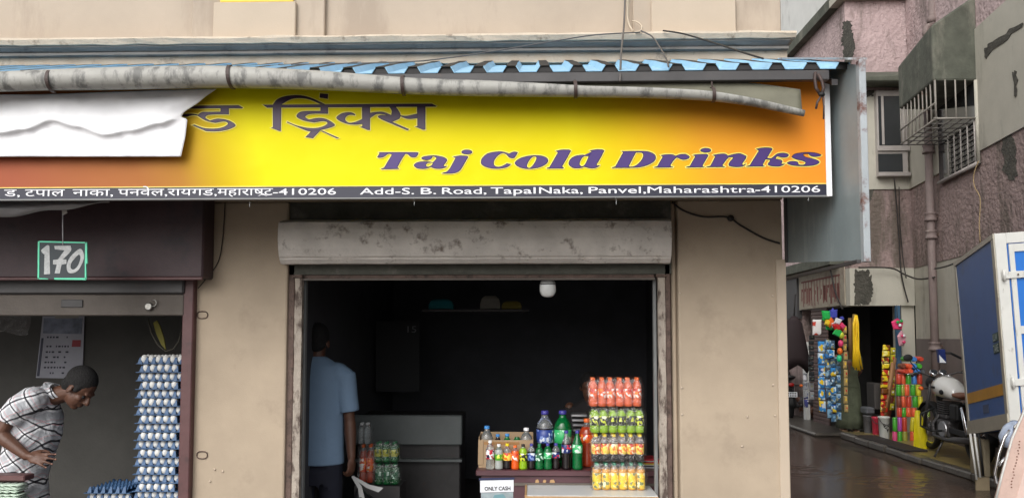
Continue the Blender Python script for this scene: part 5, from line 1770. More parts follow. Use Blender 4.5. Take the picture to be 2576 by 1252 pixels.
def add_head(mb, F_, k=1.0):
    rot = F_.to_3x3()
    P_ = lambda x, y, z: F_ @ Vector((x * k, y * k, z * k))
    E_ = lambda c, r: mb.ell(P_(*c), tuple(q * k for q in r), 16, 12, rot)
    E_((-0.012, 0, 0.035), (0.098, 0.077, 0.092))
    E_((0.028, 0, -0.045), (0.066, 0.058, 0.075))
    E_((0.055, 0, -0.098), (0.030, 0.030, 0.022))
    E_((0.082, 0, 0.022), (0.016, 0.05, 0.013))
    mb.cap(P_(0.090, 0, 0.008), 0.010 * k, P_(0.112, 0, -0.032), 0.014 * k)
    E_((0.098, 0.012, -0.035), (0.013, 0.009, 0.009)); E_((0.098, -0.012, -0.035), (0.013, 0.009, 0.009))
    E_((0.088, 0, -0.062), (0.012, 0.024, 0.008)); E_((0.086, 0, -0.074), (0.012, 0.021, 0.008))
    for s_ in (-1, 1):
        E_((0.058, s_ * 0.036, -0.026), (0.024, 0.020, 0.018))
        mb.ell(P_(-0.008, s_ * 0.078, -0.012), (0.020 * k, 0.009 * k, 0.032 * k), 10, 8, rot @ Matrix.Rotation(s_ * 0.35, 3, 'Z'))


def add_hair(F_, parent, k=1.0, mat=None, long=False):
    mb = MB()
    rot = F_.to_3x3()
    mb.ell(F_ @ (Vector((-0.022, 0, 0.046)) * k), (0.100 * k, 0.083 * k, 0.094 * k), 20, 14, rot)
    mb.ell(F_ @ (Vector((-0.055, 0, -0.01)) * k), (0.055 * k, 0.071 * k, 0.065 * k), 16, 10, rot)
    for s_ in (-1, 1):
        mb.ell(F_ @ (Vector((0.018, s_ * 0.066, 0.022)) * k), (0.020 * k, 0.012 * k, 0.035 * k), 10, 8, rot)
    if long:
        mb.ell(F_ @ (Vector((-0.10, 0, -0.03)) * k), (0.045 * k, 0.05 * k, 0.045 * k), 14, 9, rot)
    return soft('hair', mb, mat or m_hair, parent, 0.006, 3)


def add_hand(mb, F_, curl=0.35, thumb=1, k=1.0, spread=0.1, nails=None):
    """F_: x along the fingers, z off the back of the hand, thumb on side thumb * y."""
    P_ = lambda x, y, z: F_ @ Vector((x * k, y * k * thumb, z * k))
    rot = F_.to_3x3()
    mb.ell(P_(0.045, 0, 0), (0.052 * k, 0.041 * k, 0.016 * k), 14, 10, rot)
    mb.ell(P_(0.065, 0, 0), (0.035 * k, 0.042 * k, 0.013 * k), 14, 10, rot)
    mb.cap(P_(-0.02, 0, 0), 0.026 * k, P_(0.03, 0, 0), 0.022 * k)
    for i, (y, L) in enumerate(((0.031, 0.072), (0.011, 0.082), (-0.010, 0.076), (-0.030, 0.060))):
        a = Vector((0.085 - abs(i - 1.3) * 0.005, y, 0))
        ang, sp_ = 0, (1.5 - i) * spread
        q_ = a
        for j, (f, r0, r1) in enumerate(((0.45, 0.0095, 0.0088), (0.32, 0.0088, 0.0080), (0.23, 0.0080, 0.0068))):
            ang += curl * (0.7 + 0.25 * i * 0.5) if j else curl * 0.6
            d = Vector((math.cos(ang) * math.cos(sp_), math.sin(sp_), -math.sin(ang)))
            e_ = q_ + d * L * f
            mb.cap(P_(*q_), r0 * k, P_(*e_), r1 * k, n=10)
            if nails is not None and j == 2:
                nails.ell(P_(*(e_ - d * 0.002 + Vector((math.sin(ang), 0, math.cos(ang))) * 0.0045)), (0.006 * k, 0.0048 * k, 0.003 * k), 8, 6, rot)
            q_ = e_
    t0, t1, t2, t3 = Vector((0.018, 0.026, -0.004)), Vector((0.048, 0.052, -0.014)), Vector((0.074, 0.060, -0.022)), Vector((0.094, 0.058, -0.03))
    mb.cap(P_(*t0), 0.016 * k, P_(*t1), 0.012 * k, n=10)
    mb.cap(P_(*t1), 0.011 * k, P_(*t2), 0.0095 * k, n=10)
    mb.cap(P_(*t2), 0.0095 * k, P_(*t3), 0.0075 * k, n=10)


def plaid():
    m = bpy.data.materials.new('plaid_shirt_cloth')
    m.use_nodes = True
    n, l = m.node_tree.nodes, m.node_tree.links
    p = n['Principled BSDF']; p.inputs['Roughness'].default_value = 0.85
    tc = n.new('ShaderNodeTexCoord')
    nz = n.new('ShaderNodeTexNoise'); nz.inputs['Scale'].default_value = 4.5; nz.inputs['Detail'].default_value = 2
    l.new(tc.outputs['Object'], nz.inputs['Vector'])
    mxv = n.new('ShaderNodeVectorMath'); mxv.operation = 'MULTIPLY_ADD'
    mxv.inputs[1].default_value = (0.09, 0.09, 0.09)
    l.new(nz.outputs['Color'], mxv.inputs[0]); l.new(tc.outputs['Object'], mxv.inputs[2])
    mp = n.new('ShaderNodeMapping'); mp.inputs['Rotation'].default_value = (0, R(33), 0)
    l.new(mxv.outputs[0], mp.inputs[0])
    sx = n.new('ShaderNodeSeparateXYZ'); l.new(mp.outputs[0], sx.inputs[0])

    def stripes(sock, period):
        a = n.new('ShaderNodeMath'); a.operation = 'DIVIDE'; a.inputs[1].default_value = period
        l.new(sock, a.inputs[0])
        f = n.new('ShaderNodeMath'); f.operation = 'FRACT'; l.new(a.outputs[0], f.inputs[0])
        cr = n.new('ShaderNodeValToRGB'); cr.color_ramp.interpolation = 'CONSTANT'
        st_ = [(0, (.68, .69, .71)), (.40, (.98, .98, .99)), (.54, (.08, .08, .09)), (.65, (.98, .98, .99)), (.78, (.70, .71, .73)), (.88, (.84, .50, .52)), (.915, (.74, .75, .77))]
        set_ramp(cr.color_ramp, st_)
        l.new(f.outputs[0], cr.inputs[0])
        return cr.outputs[0]
    a, b = stripes(sx.outputs['X'], 0.078), stripes(sx.outputs['Z'], 0.092)
    mx = n.new('ShaderNodeMix'); mx.data_type = 'RGBA'; mx.blend_type = 'MULTIPLY'; mx.inputs[0].default_value = 1.0
    l.new(a, mx.inputs[6]); l.new(b, mx.inputs[7])
    l.new(mx.outputs[2], p.inputs['Base Color'])
    wv = n.new('ShaderNodeTexNoise'); wv.inputs['Scale'].default_value = 9; wv.inputs['Detail'].default_value = 3; wv.inputs['Distortion'].default_value = 1.2
    l.new(tc.outputs['Object'], wv.inputs['Vector'])
    bp = n.new('ShaderNodeBump'); bp.inputs['Strength'].default_value = 0.8; bp.inputs['Distance'].default_value = 0.03
    l.new(wv.outputs['Fac'], bp.inputs['Height']); l.new(bp.outputs[0], p.inputs['Normal'])
    return m


def fold_disp(o, amt=0.008, sc=9.0, seed=0):
    for v in o.data.vertices:
        k = noise.noise(Vector((v.co.x * sc + seed, v.co.y * sc, v.co.z * sc * 0.6)))
        v.co += v.normal * amt * (k - 0.1)


# --- the person leaning over in the egg shop
YA = 0.15
t = thing('person', 'person in a grey plaid shirt leaning over beside the egg trays', 'person', (W(60, 850, YA).x, YA + 0.15, 0.1))
P = lambda x, y, dy=0: W(x, y, YA + dy)
hc = P(196, 984, 0.13)
up = Vector((0.70, 0, 0.71))
fw = Vector((0.71, -0.05, -0.70))
HF = basis(hc + up * 0.02 + fw * -0.01, fw, up)
mb = MB()
nb = P(140, 985, 0.15)
add_head(mb, HF, 1.03)
mb.cap(nb - Vector((0.02, 0, 0.03)), 0.062, hc + up * -0.03 - fw * 0.03, 0.056)
shR = P(62, 1003, -0.03)
elb = P(-2, 1092, -0.05)
wr = P(66, 1146, -0.06)
mb.cap(shR + (elb - shR) * .35, 0.042, elb, 0.041)
mb.cap(elb, 0.043, elb + (wr - elb) * 0.35, 0.044)
mb.cap(elb + (wr - elb) * 0.3, 0.044, wr, 0.029)
nl_ = MB()
hd = (P(136, 1160, -0.06) - wr).normalized()
HM = basis(wr + hd * 0.015, hd, Vector((0.12, -0.85, 0.50)))
add_hand(mb, HM, 0.14, 1, 1.0, 0.16, nl_)
# far arm, torso core, legs
shL = P(95, 1000, 0.33)
elL, wrL = P(70, 1120, 0.36), P(40, 1215, 0.30)
mb.cap(shL, 0.05, elL, 0.043); mb.cap(elL, 0.043, wrL, 0.03)
add_hand(mb, basis(wrL, (wrL - elL), Vector((1, 0, 0.2))), 0.4, -1)
hp = P(52, 1285, 0.15)
for s_ in (-1, 1):
    h0_ = Vector((hp.x, hp.y + s_ * 0.09, hp.z)); k_ = Vector((hp.x + 0.05, hp.y + s_ * 0.10, 0.55)); a_ = Vector((hp.x - 0.02, hp.y + s_ * 0.10, 0.18))
    mb.cap(h0_, 0.085, k_, 0.058); mb.cap(k_, 0.055, a_, 0.038); mb.cap(a_ - Vector((0.04, 0, 0.04)), 0.035, a_ + Vector((0.14, 0, -0.05)), 0.028)
mb.cap(hp, 0.09, nb - Vector((0.07, 0, 0.12)), 0.06)
soft('body', mb, m_skin, t, 0.0055, 4)
obj('nails', nl_, m_nail, t)
add_hair(HF, t, 1.04)
for s_ in (-1, 1):
    obj('eye', MB().ell(HF @ (Vector((0.076, s_ * 0.032, -0.004)) * 1.03), 0.010, 8, 6), m_dark, t)
mb = MB()
dz = lambda p, x, z: Vector((p.x + x, p.y, p.z + z))
rows = []
for x, y, wpx, hw, tilt in ((45, 1330, 118, 0.17, 0.0), (52, 1262, 122, 0.175, 0.05), (58, 1200, 112, 0.165, 0.10), (72, 1135, 116, 0.175, 0.2), (88, 1075, 128, 0.19, 0.35), (97, 1030, 118, 0.185, 0.55), (112, 1000, 78, 0.12, 0.75), (132, 987, 46, 0.075, 0.95)):
    c = P(x, y, 0.15)
    hx = wpx / 399 / 2
    rows.append((c, Vector((hx * math.cos(tilt), 0, -hx * math.sin(tilt))), Vector((0, hw, 0))))
mb.oval(rows, 24)
sl_end = P(20, 1050, -0.045)
mb.cap(P(82, 1007, 0.03), 0.094, shR + (elb - shR) * 0.25, 0.088)
mb.tube([shR + (elb - shR) * 0.15, shR + (elb - shR) * 0.62], [0.086, 0.084], 16)
mb.tube([shL, shL + (elL - shL) * 0.6], [0.078, 0.075], 16)
mb.cap(P(95, 1006, 0.27), 0.09, shL, 0.084)
sh_o = soft('shirt', mb, plaid(), t, 0.009, 6)
fold_disp(sh_o, 0.012, 10)
cb = MB()
for k in range(13):
    pass
ca = (hc - nb).normalized()
cu_ = [nb + ca * 0.012 + (Vector((0.05 * math.cos(a) * 0.86, 0.082 * math.sin(a) * 0.9, -0.055 * math.cos(a)))) for a in [2 * math.pi * i / 18 for i in range(18)]]
rg = [[p - ca * 0.03 + (p - nb).normalized() * 0.012 for p in cu_], [p + ca * 0.022 for p in cu_], [p + ca * 0.020 - (p - nb).normalized() * 0.008 for p in cu_], [p - ca * 0.03 for p in cu_]]
cb.rings(rg, caps=False, closed=False)
obj('collar', cb, bpy.data.materials['plaid_shirt_cloth'], t)
mb = MB()
mb.oval([(P(52, 1300, 0.15), Vector((0.13, 0, 0)), Vector((0, 0.165, 0))), (Vector((hp.x + 0.02, hp.y, 0.78)), Vector((0.12, 0, 0)), Vector((0, 0.165, 0)))], 18)
for s_ in (-1, 1):
    mb.tube([Vector((hp.x, hp.y + s_ * 0.085, 0.8)), Vector((hp.x + 0.04, hp.y + s_ * 0.10, 0.52)), Vector((hp.x - 0.01, hp.y + s_ * 0.10, 0.17))], [0.10, 0.08, 0.07], 14)
soft('trousers', mb, plain('grey_trousers', (54, 52, 56), 0.85), t, 0.01, 4)

# --- the person in the blue shirt, seen from behind
YB2 = 0.80
t = thing('person', 'person in a plain blue t-shirt standing with back turned in the drinks shop', 'person', (W(800, 850, YB2).x, YB2, 0.1))
P = lambda x, y, dy=0: W(x, y, YB2 + dy)
m_tee = M('blue_tee_cloth', (0.20, 0.30, 0.44), 0.85, 0.06, 4, 0.6, 8, bdist=0.02)
ctx = 797
hc = P(799, 862, 0.02)
HF = basis(hc, Vector((-0.1, 1, -0.22)), Vector((0, 0.2, 1)))
mb = MB()
add_head(mb, HF, 1.0)
mb.cap(P(ctx, 925), 0.062, hc - Vector((0, 0.0, 0.04)), 0.055)
shR, elR, wrR = P(866, 940), P(880, 1062), P(884, 1150, -0.05)
mb.cap(shR, 0.046, elR, 0.040); mb.cap(elR, 0.042, elR + (wrR - elR) * .35, 0.043); mb.cap(elR + (wrR - elR) * .3, 0.043, wrR, 0.028)
# fist round the bag handle
HM = basis(wrR + Vector((0, 0, -0.005)), Vector((0.02, -0.15, -1)), Vector((0.9, -0.45, 0)))
add_hand(mb, HM, 0.85, 1, 1.0, 0.03)
shL, elL, wrL = P(730, 940), P(715, 1060), P(735, 1150, 0.1)
mb.cap(shL, 0.055, elL, 0.042); mb.cap(elL, 0.042, wrL, 0.028)
add_hand(mb, basis(wrL, wrL - elL, Vector((-1, 0, 0))), 0.4, -1)
hp = P(ctx, 1180)
mb.cap(hp, 0.09, P(ctx, 960), 0.075)
mb.cap(shL, 0.05, shR, 0.05)
for s_ in (-1, 1):
    a_ = Vector((hp.x + s_ * 0.10, YB2, 0.18))
    mb.cap(Vector((hp.x + s_ * 0.09, YB2, hp.z)), 0.085, Vector((hp.x + s_ * 0.10, YB2 + 0.02, 0.52)), 0.056)
    mb.cap(Vector((hp.x + s_ * 0.10, YB2 + 0.02, 0.52)), 0.054, a_, 0.038)
    mb.cap(a_ + Vector((0, -0.05, -0.045)), 0.034, a_ + Vector((s_ * 0.03, 0.15, -0.05)), 0.028)
soft('body', mb, m_skin, t, 0.0065, 4)
add_hair(HF, t, 1.02)
mb = MB()
rows = []
for y, hx, hy in ((1166, 0.200, 0.128), (1130, 0.196, 0.126), (1060, 0.190, 0.120), (1000, 0.198, 0.122), (950, 0.206, 0.122), (922, 0.175, 0.10), (905, 0.105, 0.075), (896, 0.062, 0.058)):
    rows.append((P(ctx, y), Vector((hx, 0, 0)), Vector((0, hy, 0))))
mb.oval(rows, 24)
for a_, b_ in ((shR, elR), (shL, elL)):
    mb.cap(Vector((a_.x + (0.05 if a_.x < hp.x else -0.05), a_.y, a_.z + 0.0)), 0.088, a_ + (b_ - a_) * 0.1, 0.082)
    mb.tube([a_, a_ + (b_ - a_) * 0.78], [0.080, 0.078], 16)
o = soft('shirt', mb, m_tee, t, 0.009, 5)
fold_disp(o, 0.007, 7, 3)
mb = MB()
mb.oval([(P(ctx, 1150), Vector((0.14, 0, 0)), Vector((0, 0.085, 0))), (P(ctx, 1230), Vector((0.168, 0, 0)), Vector((0, 0.105, 0))), (Vector((hp.x, YB2, 0.72)), Vector((0.17, 0, 0)), Vector((0, 0.11, 0)))], 18)
for s_ in (-1, 1):
    mb.tube([Vector((hp.x + s_ * 0.088, YB2, 0.8)), Vector((hp.x + s_ * 0.10, YB2 + 0.02, 0.5)), Vector((hp.x + s_ * 0.10, YB2, 0.17))], [0.10, 0.08, 0.07], 14)
soft('trousers', mb, plain('dark_blue_trousers', (34, 36, 50), 0.85), t, 0.01, 4)

# carry bag in the hand
hb_ = P(886, 1185, -0.06)
t = thing('carry_bag', 'black and white plastic carry bag held by the blue shirted person', 'bag', hb_)
m_bb, m_bw = plain('bag_black', (22, 22, 25), 0.35), plain('bag_white', (160, 160, 160), 0.4)
mb = MB()
c = P(925, 1262, -0.08)
rg = []
for f, wx, wy in ((0, 0.07, 0.05), (0.3, 0.10, 0.065), (0.7, 0.095, 0.05), (1.0, 0.07, 0.02)):
    rg.append([c + Vector((wx * math.cos(a) * (1 + .12 * math.sin(5 * a + f * 3)), wy * math.sin(a), 0.16 * f - 0.11 - 0.05 * f * math.cos(a))) for a in [2 * math.pi * i / 18 for i in range(18)]])
mb.rings(rg)
obj('sack', mb, m_bb, t)
for x1, y1, x2, y2 in ((905, 1225, 912, 1262), (925, 1222, 958, 1232)):
    mid, end = P(x1, y1, -0.10), P(x2, y2, -0.12)
    p0 = hb_ + Vector((0.005, -0.02, -0.03))
    w_ = Vector((0.012, 0, 0.010))
    obj('handle', MB().rings([[p0 - w_ * .4, p0 + w_ * .4, p0 + w_ * .4 + Vector((0, .004, 0)), p0 - w_ * .4 + Vector((0, .004, 0))],
                              [mid - w_, mid + w_, mid + w_ + Vector((0, .004, 0)), mid - w_ + Vector((0, .004, 0))],
                              [end - w_ * 1.5, end + w_ * 1.5, end + w_ * 1.5 + Vector((0, .004, 0)), end - w_ * 1.5 + Vector((0, .004, 0))]], 0, False), m_bw, t)


def simple_person(label, base, face, h, top_m, low_m, skin, skirt=False, sit=False, arms_fwd=0.0, hair_long=False, vox=0.012):
    """Whole standing or crouching figure, base on the ground, facing the angle given."""
    t = thing('person', label, 'person', base)
    k = h / 1.7
    Rm = Matrix.Translation(Vector(base)) @ Matrix.Rotation(face, 4, 'Z') @ Matrix.Scale(k, 4)
    T_ = lambda x, y, z: Rm @ Vector((x, y, z))
    dzn = -0.62 if sit else 0.0
    mb = MB()
    HF = basis(T_(0.03 + (0.2 if sit else 0), 0, 1.55 + dzn), Rm.to_3x3() @ Vector((1, 0, -0.15)), Vector((0, 0, 1)))
    add_head(mb, HF, k)
    ch = T_(0.0 + (0.12 if sit else 0), 0, 1.25 + dzn)
    pv = T_(-0.02, 0, 0.92 + dzn)
    mb.cap(ch, 0.11 * k, pv, 0.11 * k)
    mb.cap(T_(0.01 + (0.15 if sit else 0), 0, 1.38 + dzn), 0.055 * k, T_(0.02 + (0.19 if sit else 0), 0, 1.5 + dzn), 0.05 * k)
    for s_ in (-1, 1):
        sh_, el_, wr_ = T_(0.02 + (0.12 if sit else 0), s_ * 0.19, 1.36 + dzn), T_(0.05 + arms_fwd * 0.5, s_ * 0.24, 1.09 + dzn), T_(0.14 + arms_fwd, s_ * 0.21, 0.88 + dzn + arms_fwd * 0.5)
        mb.cap(sh_, 0.048 * k, el_, 0.038 * k); mb.cap(el_, 0.038 * k, wr_, 0.026 * k)
        add_hand(mb, basis(wr_, wr_ - el_, Rm.to_3x3() @ Vector((0.2, s_ * 1.0, 0.2))), 0.4, s_, k)
        if sit:
            hp_, kn_, an_ = T_(0, s_ * 0.1, 0.28), T_(0.36, s_ * 0.14, 0.46), T_(0.16, s_ * 0.13, 0.08)
        else:
            hp_, kn_, an_ = T_(0, s_ * 0.09, 0.9), T_(0.02, s_ * 0.1, 0.49), T_(-0.02, s_ * 0.1, 0.09)
        mb.cap(hp_, 0.085 * k, kn_, 0.055 * k); mb.cap(kn_, 0.053 * k, an_, 0.038 * k)
        ft = (Rm.to_3x3() @ Vector((1, s_ * .15, 0)))
        mb.cap(an_ - Vector((0, 0, 0.05 * k)) - ft * 0.04, 0.032 * k, an_ - Vector((0, 0, 0.055 * k)) + ft * 0.15, 0.026 * k)
    soft('body', mb, skin, t, vox, 3)
    add_hair(HF, t, k * 1.02, None, hair_long)
    mb = MB()
    ax, ay = Rm.to_3x3() @ Vector((1, 0, 0)), Rm.to_3x3() @ Vector((0, 1, 0))
    mb.oval([(T_(-0.02, 0, 0.80 + dzn + (0.05 if sit else 0)), ax * 0.14, ay * 0.19), (T_(0, 0, 1.0 + dzn), ax * 0.125, ay * 0.165), (T_(0.02 + (0.08 if sit else 0), 0, 1.2 + dzn), ax * 0.13, ay * 0.185), (T_(0.02 + (0.12 if sit else 0), 0, 1.37 + dzn), ax * 0.10, ay * 0.18), (T_(0.02 + (0.14 if sit else 0), 0, 1.44 + dzn), ax * 0.06, ay * 0.07)], 18)
    for s_ in (-1, 1):
        sh_, el_ = T_(0.02 + (0.12 if sit else 0), s_ * 0.18, 1.36 + dzn), T_(0.05 + arms_fwd * 0.5, s_ * 0.24, 1.09 + dzn)
        mb.tube([sh_, sh_ + (el_ - sh_) * 0.7], [0.07 * k, 0.066 * k], 12)
    soft('shirt', mb, top_m, t, vox, 4)
    if skirt:
        mb = MB()
        N = 30
        rg = []
        for z, rx, ry, am in ((0.06, 0.19, 0.23, 0.06), (0.25, 0.185, 0.225, 0.05), (0.55, 0.165, 0.21, 0.03), (0.85, 0.145, 0.195, 0.01), (1.0, 0.12, 0.16, 0)):
            rg.append([T_(rx * math.cos(a) * (1 + am * math.sin(7 * a)), ry * math.sin(a) * (1 + am * math.sin(9 * a + 1)), z) for a in [2 * math.pi * i / N for i in range(N)]])
        mb.rings(rg)
        obj('skirt', mb, low_m, t)
    else:
        mb = MB()
        for s_ in (-1, 1):
            if sit:
                mb.tube([T_(0, s_ * 0.1, 0.28), T_(0.36, s_ * 0.14, 0.46)], [0.11 * k, 0.08 * k], 12)
            else:
                mb.tube([T_(0, s_ * 0.09, 0.95), T_(0.02, s_ * 0.1, 0.49), T_(-0.01, s_ * 0.1, 0.1)], [0.105 * k, 0.08 * k, 0.07 * k], 12)
        mb.ell(T_(-0.01, 0, 0.30 if sit else 0.92), (0.15 * k, 0.17 * k, 0.12 * k))
        soft('trousers', mb, low_m, t, vox, 3)
    if skirt:
        for s_ in (-1, 1):
            a_ = T_(0.03, s_ * 0.1, 0.0)
            obj('sandal', MB().box(-0.12, 0.12, -0.045, 0.045, 0, 0.025, mat=Matrix.Translation(a_) @ Matrix.Rotation(face, 4, 'Z')), m_sole, t, 0.008)
    return t


g = G(2138, 1084, 0.06)
m_olive = M('olive_cloth', (0.085, 0.098, 0.060), 0.85, 0.35, 7, 0.6, 12, dirt=(0.10, 0.11, 0.07), dscale=14, damt=0.6, dth=0.55, bdist=0.02)
simple_person('person in a long olive green dress standing at the corner shop', (g.x, g.y, 0.06), R(80), 1.58, m_olive, m_olive, m_skin2, skirt=True, arms_fwd=0.2, hair_long=True)
g = G(2058, 1060, 0.0)
simple_person('person in grey crouching low by the alley shutter', (g.x, g.y, 0.0), R(195), 1.6, plain('grey_top', (98, 96, 98), 0.85), plain('grey_lower', (84, 80, 82), 0.85), m_skin2, sit=True, arms_fwd=0.1)
pz = (xx(1490, 1.7), 1.8, 0.42)
simple_person('person sitting dimly behind the counter beside the bottle packs', pz, R(-100), 1.52, plain('dim_shirt', (38, 34, 36), 0.85), plain('dim_trousers', (30, 28, 30), 0.85), m_skin, sit=True, arms_fwd=0.08)
sl_ = thing('stool', 'dark stool under the person sitting behind the drinks counter', 'stool', (pz[0], pz[1], 0.1))
bx('seat', (pz[0] - .3, pz[1] - .4, .40), (pz[0] + .3, pz[1] + .3, .438), m_steel, sl_)
for a_, b_ in ((-.27, -.37), (.27, -.37), (-.27, .27), (.27, .27)):
    bx('leg', (pz[0] + a_ - .02, pz[1] + b_ - .02, .1), (pz[0] + a_ + .02, pz[1] + b_ + .02, .399), m_steel, sl_)

# ================================================================ goods at the corner shop
YH = Yc - 0.12


def packets(label, x0, y0, w_px, h_px, count, Y, cols, group, lean=0.0, gap=1.0, sub=True, sway=1.2):
    """A hanging chain of sachets; every sachet is a part."""
    t = thing('packet_strip', label, 'packet strip', W(x0, y0, Y), group)
    x, y = x0, y0
    for i in range(count):
        c_ = cols[i % len(cols)]
        xx_ = x + rnd.uniform(-sway, sway)
        a = [(xx_ - w_px / 2, y + gap), (xx_ + w_px / 2, y + rnd.uniform(0, 1.5) + gap), (xx_ + w_px / 2 + rnd.uniform(-1, 1) + lean, y + h_px), (xx_ - w_px / 2 + lean, y + h_px + rnd.uniform(-1, 1))]
        Yi = Y + rnd.uniform(-.03, .03)
        mb = MB()
        N = [W(px, py, Yi) for px, py in a]
        mid = (N[0] + N[1] + N[2] + N[3]) / 4
        rg = []
        for s_, d in ((1.0, 0.0), (0.86, -0.012), (0.55, -0.02)):
            rg.append([mid + (p - mid) * s_ + Vector((0, d, 0)) for p in N])
        back = [p + Vector((0, 0.012, 0)) for p in N]
        mb.rings([back] + rg, 0, False)
        pk = obj('packet', mb, c_[0], t)
        if len(c_) > 1 and sub:
            ex, ez = (N[1] - N[0]) * 0.5, (N[0] - N[3]) * 0.5
            oc_ = mid + ez * rnd.uniform(-.1, .3) + Vector((0, -0.022, 0))
            obj('print', MB().prism([oc_ + ex * (rnd.uniform(.3, .6) * math.cos(a)) + ez * (rnd.uniform(.2, .5) * math.sin(a)) for a in [2 * math.pi * k / 7 for k in range(7)]], (0, 0.003, 0)), c_[1], pk)
        x += lean
        y += h_px + gap
    return t


cB = label_mat('sachet_blue', (52, 134, 200), [(205, 225, 240), (232, 200, 60), (30, 84, 150)], sc=17); cBd = label_mat('sachet_dim_blue', (70, 108, 140), [(150, 180, 200), (60, 80, 100), (150, 150, 120)], sc=19); cYl = plain('packet_yellow', (235, 200, 50), 0.3)
cK = plain('packet_dark', (42, 44, 46), 0.35); cW = plain('packet_white', (215, 215, 220), 0.35); cR = plain('packet_red', (190, 40, 44), 0.35)
cG = plain('packet_green', (40, 170, 80), 0.3); cO = plain('packet_orange', (230, 110, 40), 0.3); cV = plain('packet_violet', (66, 74, 170), 0.3); cP = plain('packet_pink', (214, 60, 110), 0.35)
cPale = label_mat('sachet_pale_blue', (130, 172, 200), [(60, 120, 180), (225, 230, 235), (70, 90, 110)], sc=19); cTan = plain('packet_tan', (176, 150, 96), 0.5)
GS = 'packet strips hanging at the corner shop'
# zoom sheet 3: x = (3050 + zx / 2.781) / 1.5652, y = (1050 + zy / 2.781) / 1.5652
Z3 = lambda zx, zy: ((3050 + zx / 2.7815) / 1.5652, (1050 + zy / 2.7815) / 1.5652)
Z4 = lambda zx, zy: ((3050 + zx / 2.2354) / 1.5652, (1400 + zy / 2.2354) / 1.5652)
Z7 = lambda zx, zy: ((3500 + zx / 2.0526) / 1.5652, (1350 + zy / 2.0526) / 1.5652)
packets('strip of dark packets hanging closest to the brown alley shutter', *Z3(405, 745), 13, 12, 9, YH - 0.25, [(cK, plain('packet_grey_green', (96, 104, 90), 0.4)), (cK,)], GS)
packets('strip of bright blue packets with yellow prints at the corner shop', *Z3(506, 810), 16, 29, 6, YH - 0.42, [(cB, cYl), (cB, cYl), (cB, cW)], GS, 0.8)
packets('long strip of pale blue packets beside the bright blue strip', *Z3(572, 790), 12, 24, 8, YH - 0.36, [(cBd, cPale), (cPale, cBd), (cBd, cYl)], GS, 0.9)
packets('strip of blue grey packets in the middle of the hanging strips', *Z3(628, 800), 13, 22, 9, YH - 0.40, [(cBd, cPale), (cB, cPale)], GS, 0.7)
packets('strip of dim blue packets hanging lowest near the olive dress', *Z3(690, 980), 12, 22, 7, YH - 0.36, [(cBd, cPale), (cBd,)], GS, 0.4)
packets('narrow strip of tan packets beside the yellow ropes', *Z3(768, 640), 9, 21, 10, YH - 0.38, [(cTan, cYl), (cTan, cR)], GS, 0.4)
packets('short strip of white and grey packets low by the shutter', *Z4(272, 150), 11, 21, 4, YH - 0.1, [(label_mat('sachet_grey_white', (150, 152, 156), [(205, 205, 210), (60, 66, 120), (110, 112, 118)], sc=16),)], GS, 0.3)
packets('faded strip of grey packets low behind the blue ones', *Z4(322, 150), 13, 22, 3, YH - 0.12, [(plain('packet_grey', (150, 150, 152), 0.4), cBd)], GS, 0.6)
packets('tall yellow packet strip with red dots beside the dark doorway', *Z3(1224, 850), 18, 15, 15, YH - 0.25, [(label_mat('sachet_yellow', (222, 196, 40), [(190, 50, 36), (120, 70, 30), (235, 225, 130)], sc=16),)], GS, -0.55, 0.6)
packets('second yellow packet strip with white dots leaning near the brooms', *Z3(1296, 880), 12, 17, 9, YH - 0.2, [(plain('packet_dull_yellow', (170, 160, 40), 0.35), cW), (plain('packet_dull_yellow', (170, 160, 40), 0.35), cR)], GS, -0.2, 0.6)
packets('red capped white packet hanging high beside the toys', *Z3(462, 572), 22, 40, 1, YH - 0.4, [(label_mat('sachet_white', (225, 222, 220), [(200, 60, 40), (40, 40, 46), (225, 222, 220)], sc=14),)], GS)
ty = thing('toy_bundle', 'bunch of green, orange and violet toy packets hanging under the old signboard', 'toys', W(*Z3(600, 480), YH - 0.4))
for zx, zy, s_, m__ in [(565, 535, 13, cG), (590, 560, 11, cO), (648, 520, 13, cV), (640, 500, 9, cV), (612, 600, 12, cO), (605, 640, 13, cG), (578, 610, 8, cYl), (560, 570, 9, cG), (630, 560, 9, plain('packet_light', (180, 190, 230), .3))]:
    c = W(*Z3(zx, zy), YH - 0.4 + rnd.uniform(-.05, .05))
    mb = MB(); r_ = s_ / 190
    mb.rings([[c + Vector((r_ * w_ * math.cos(a + .4) * rnd.uniform(.8, 1.2), d, r_ * w_ * 1.25 * math.sin(a + .4) * rnd.uniform(.8, 1.2))) for a in [math.pi / 2 * i + s_ for i in range(4)]] for w_, d in ((.9, .02), (1.25, 0), (.8, -.03))], 0, False)
    obj('packet', mb, m__, ty)
ty = thing('toy_bundle', 'red, white and green toy packet bunch above the tan packet strip', 'toys', W(*Z3(700, 600), YH - 0.5))
for zx, zy, s_, m__ in [(690, 600, 11, cW), (700, 650, 15, cR), (655, 640, 10, cW), (690, 720, 14, cG), (740, 650, 9, cP), (725, 690, 9, cR), (735, 565, 7, cV), (690, 595, 6, cYl)]:
    c = W(*Z3(zx, zy), YH - 0.5 + rnd.uniform(-.05, .05))
    mb = MB(); r_ = s_ / 190
    mb.rings([[c + Vector((r_ * w_ * math.cos(a + .4) * rnd.uniform(.8, 1.2), d, r_ * w_ * math.sin(a + .4) * rnd.uniform(.8, 1.2))) for a in [math.pi / 2 * i + s_ for i in range(4)]] for w_, d in ((.9, .02), (1.25, 0), (.8, -.03))], 0, False)
    obj('packet', mb, m__, ty)
bl = thing('ball_garland', 'string of coloured toy balls hanging between blue and tan packets', 'toys', W(*Z3(728, 720), YH - 0.5))
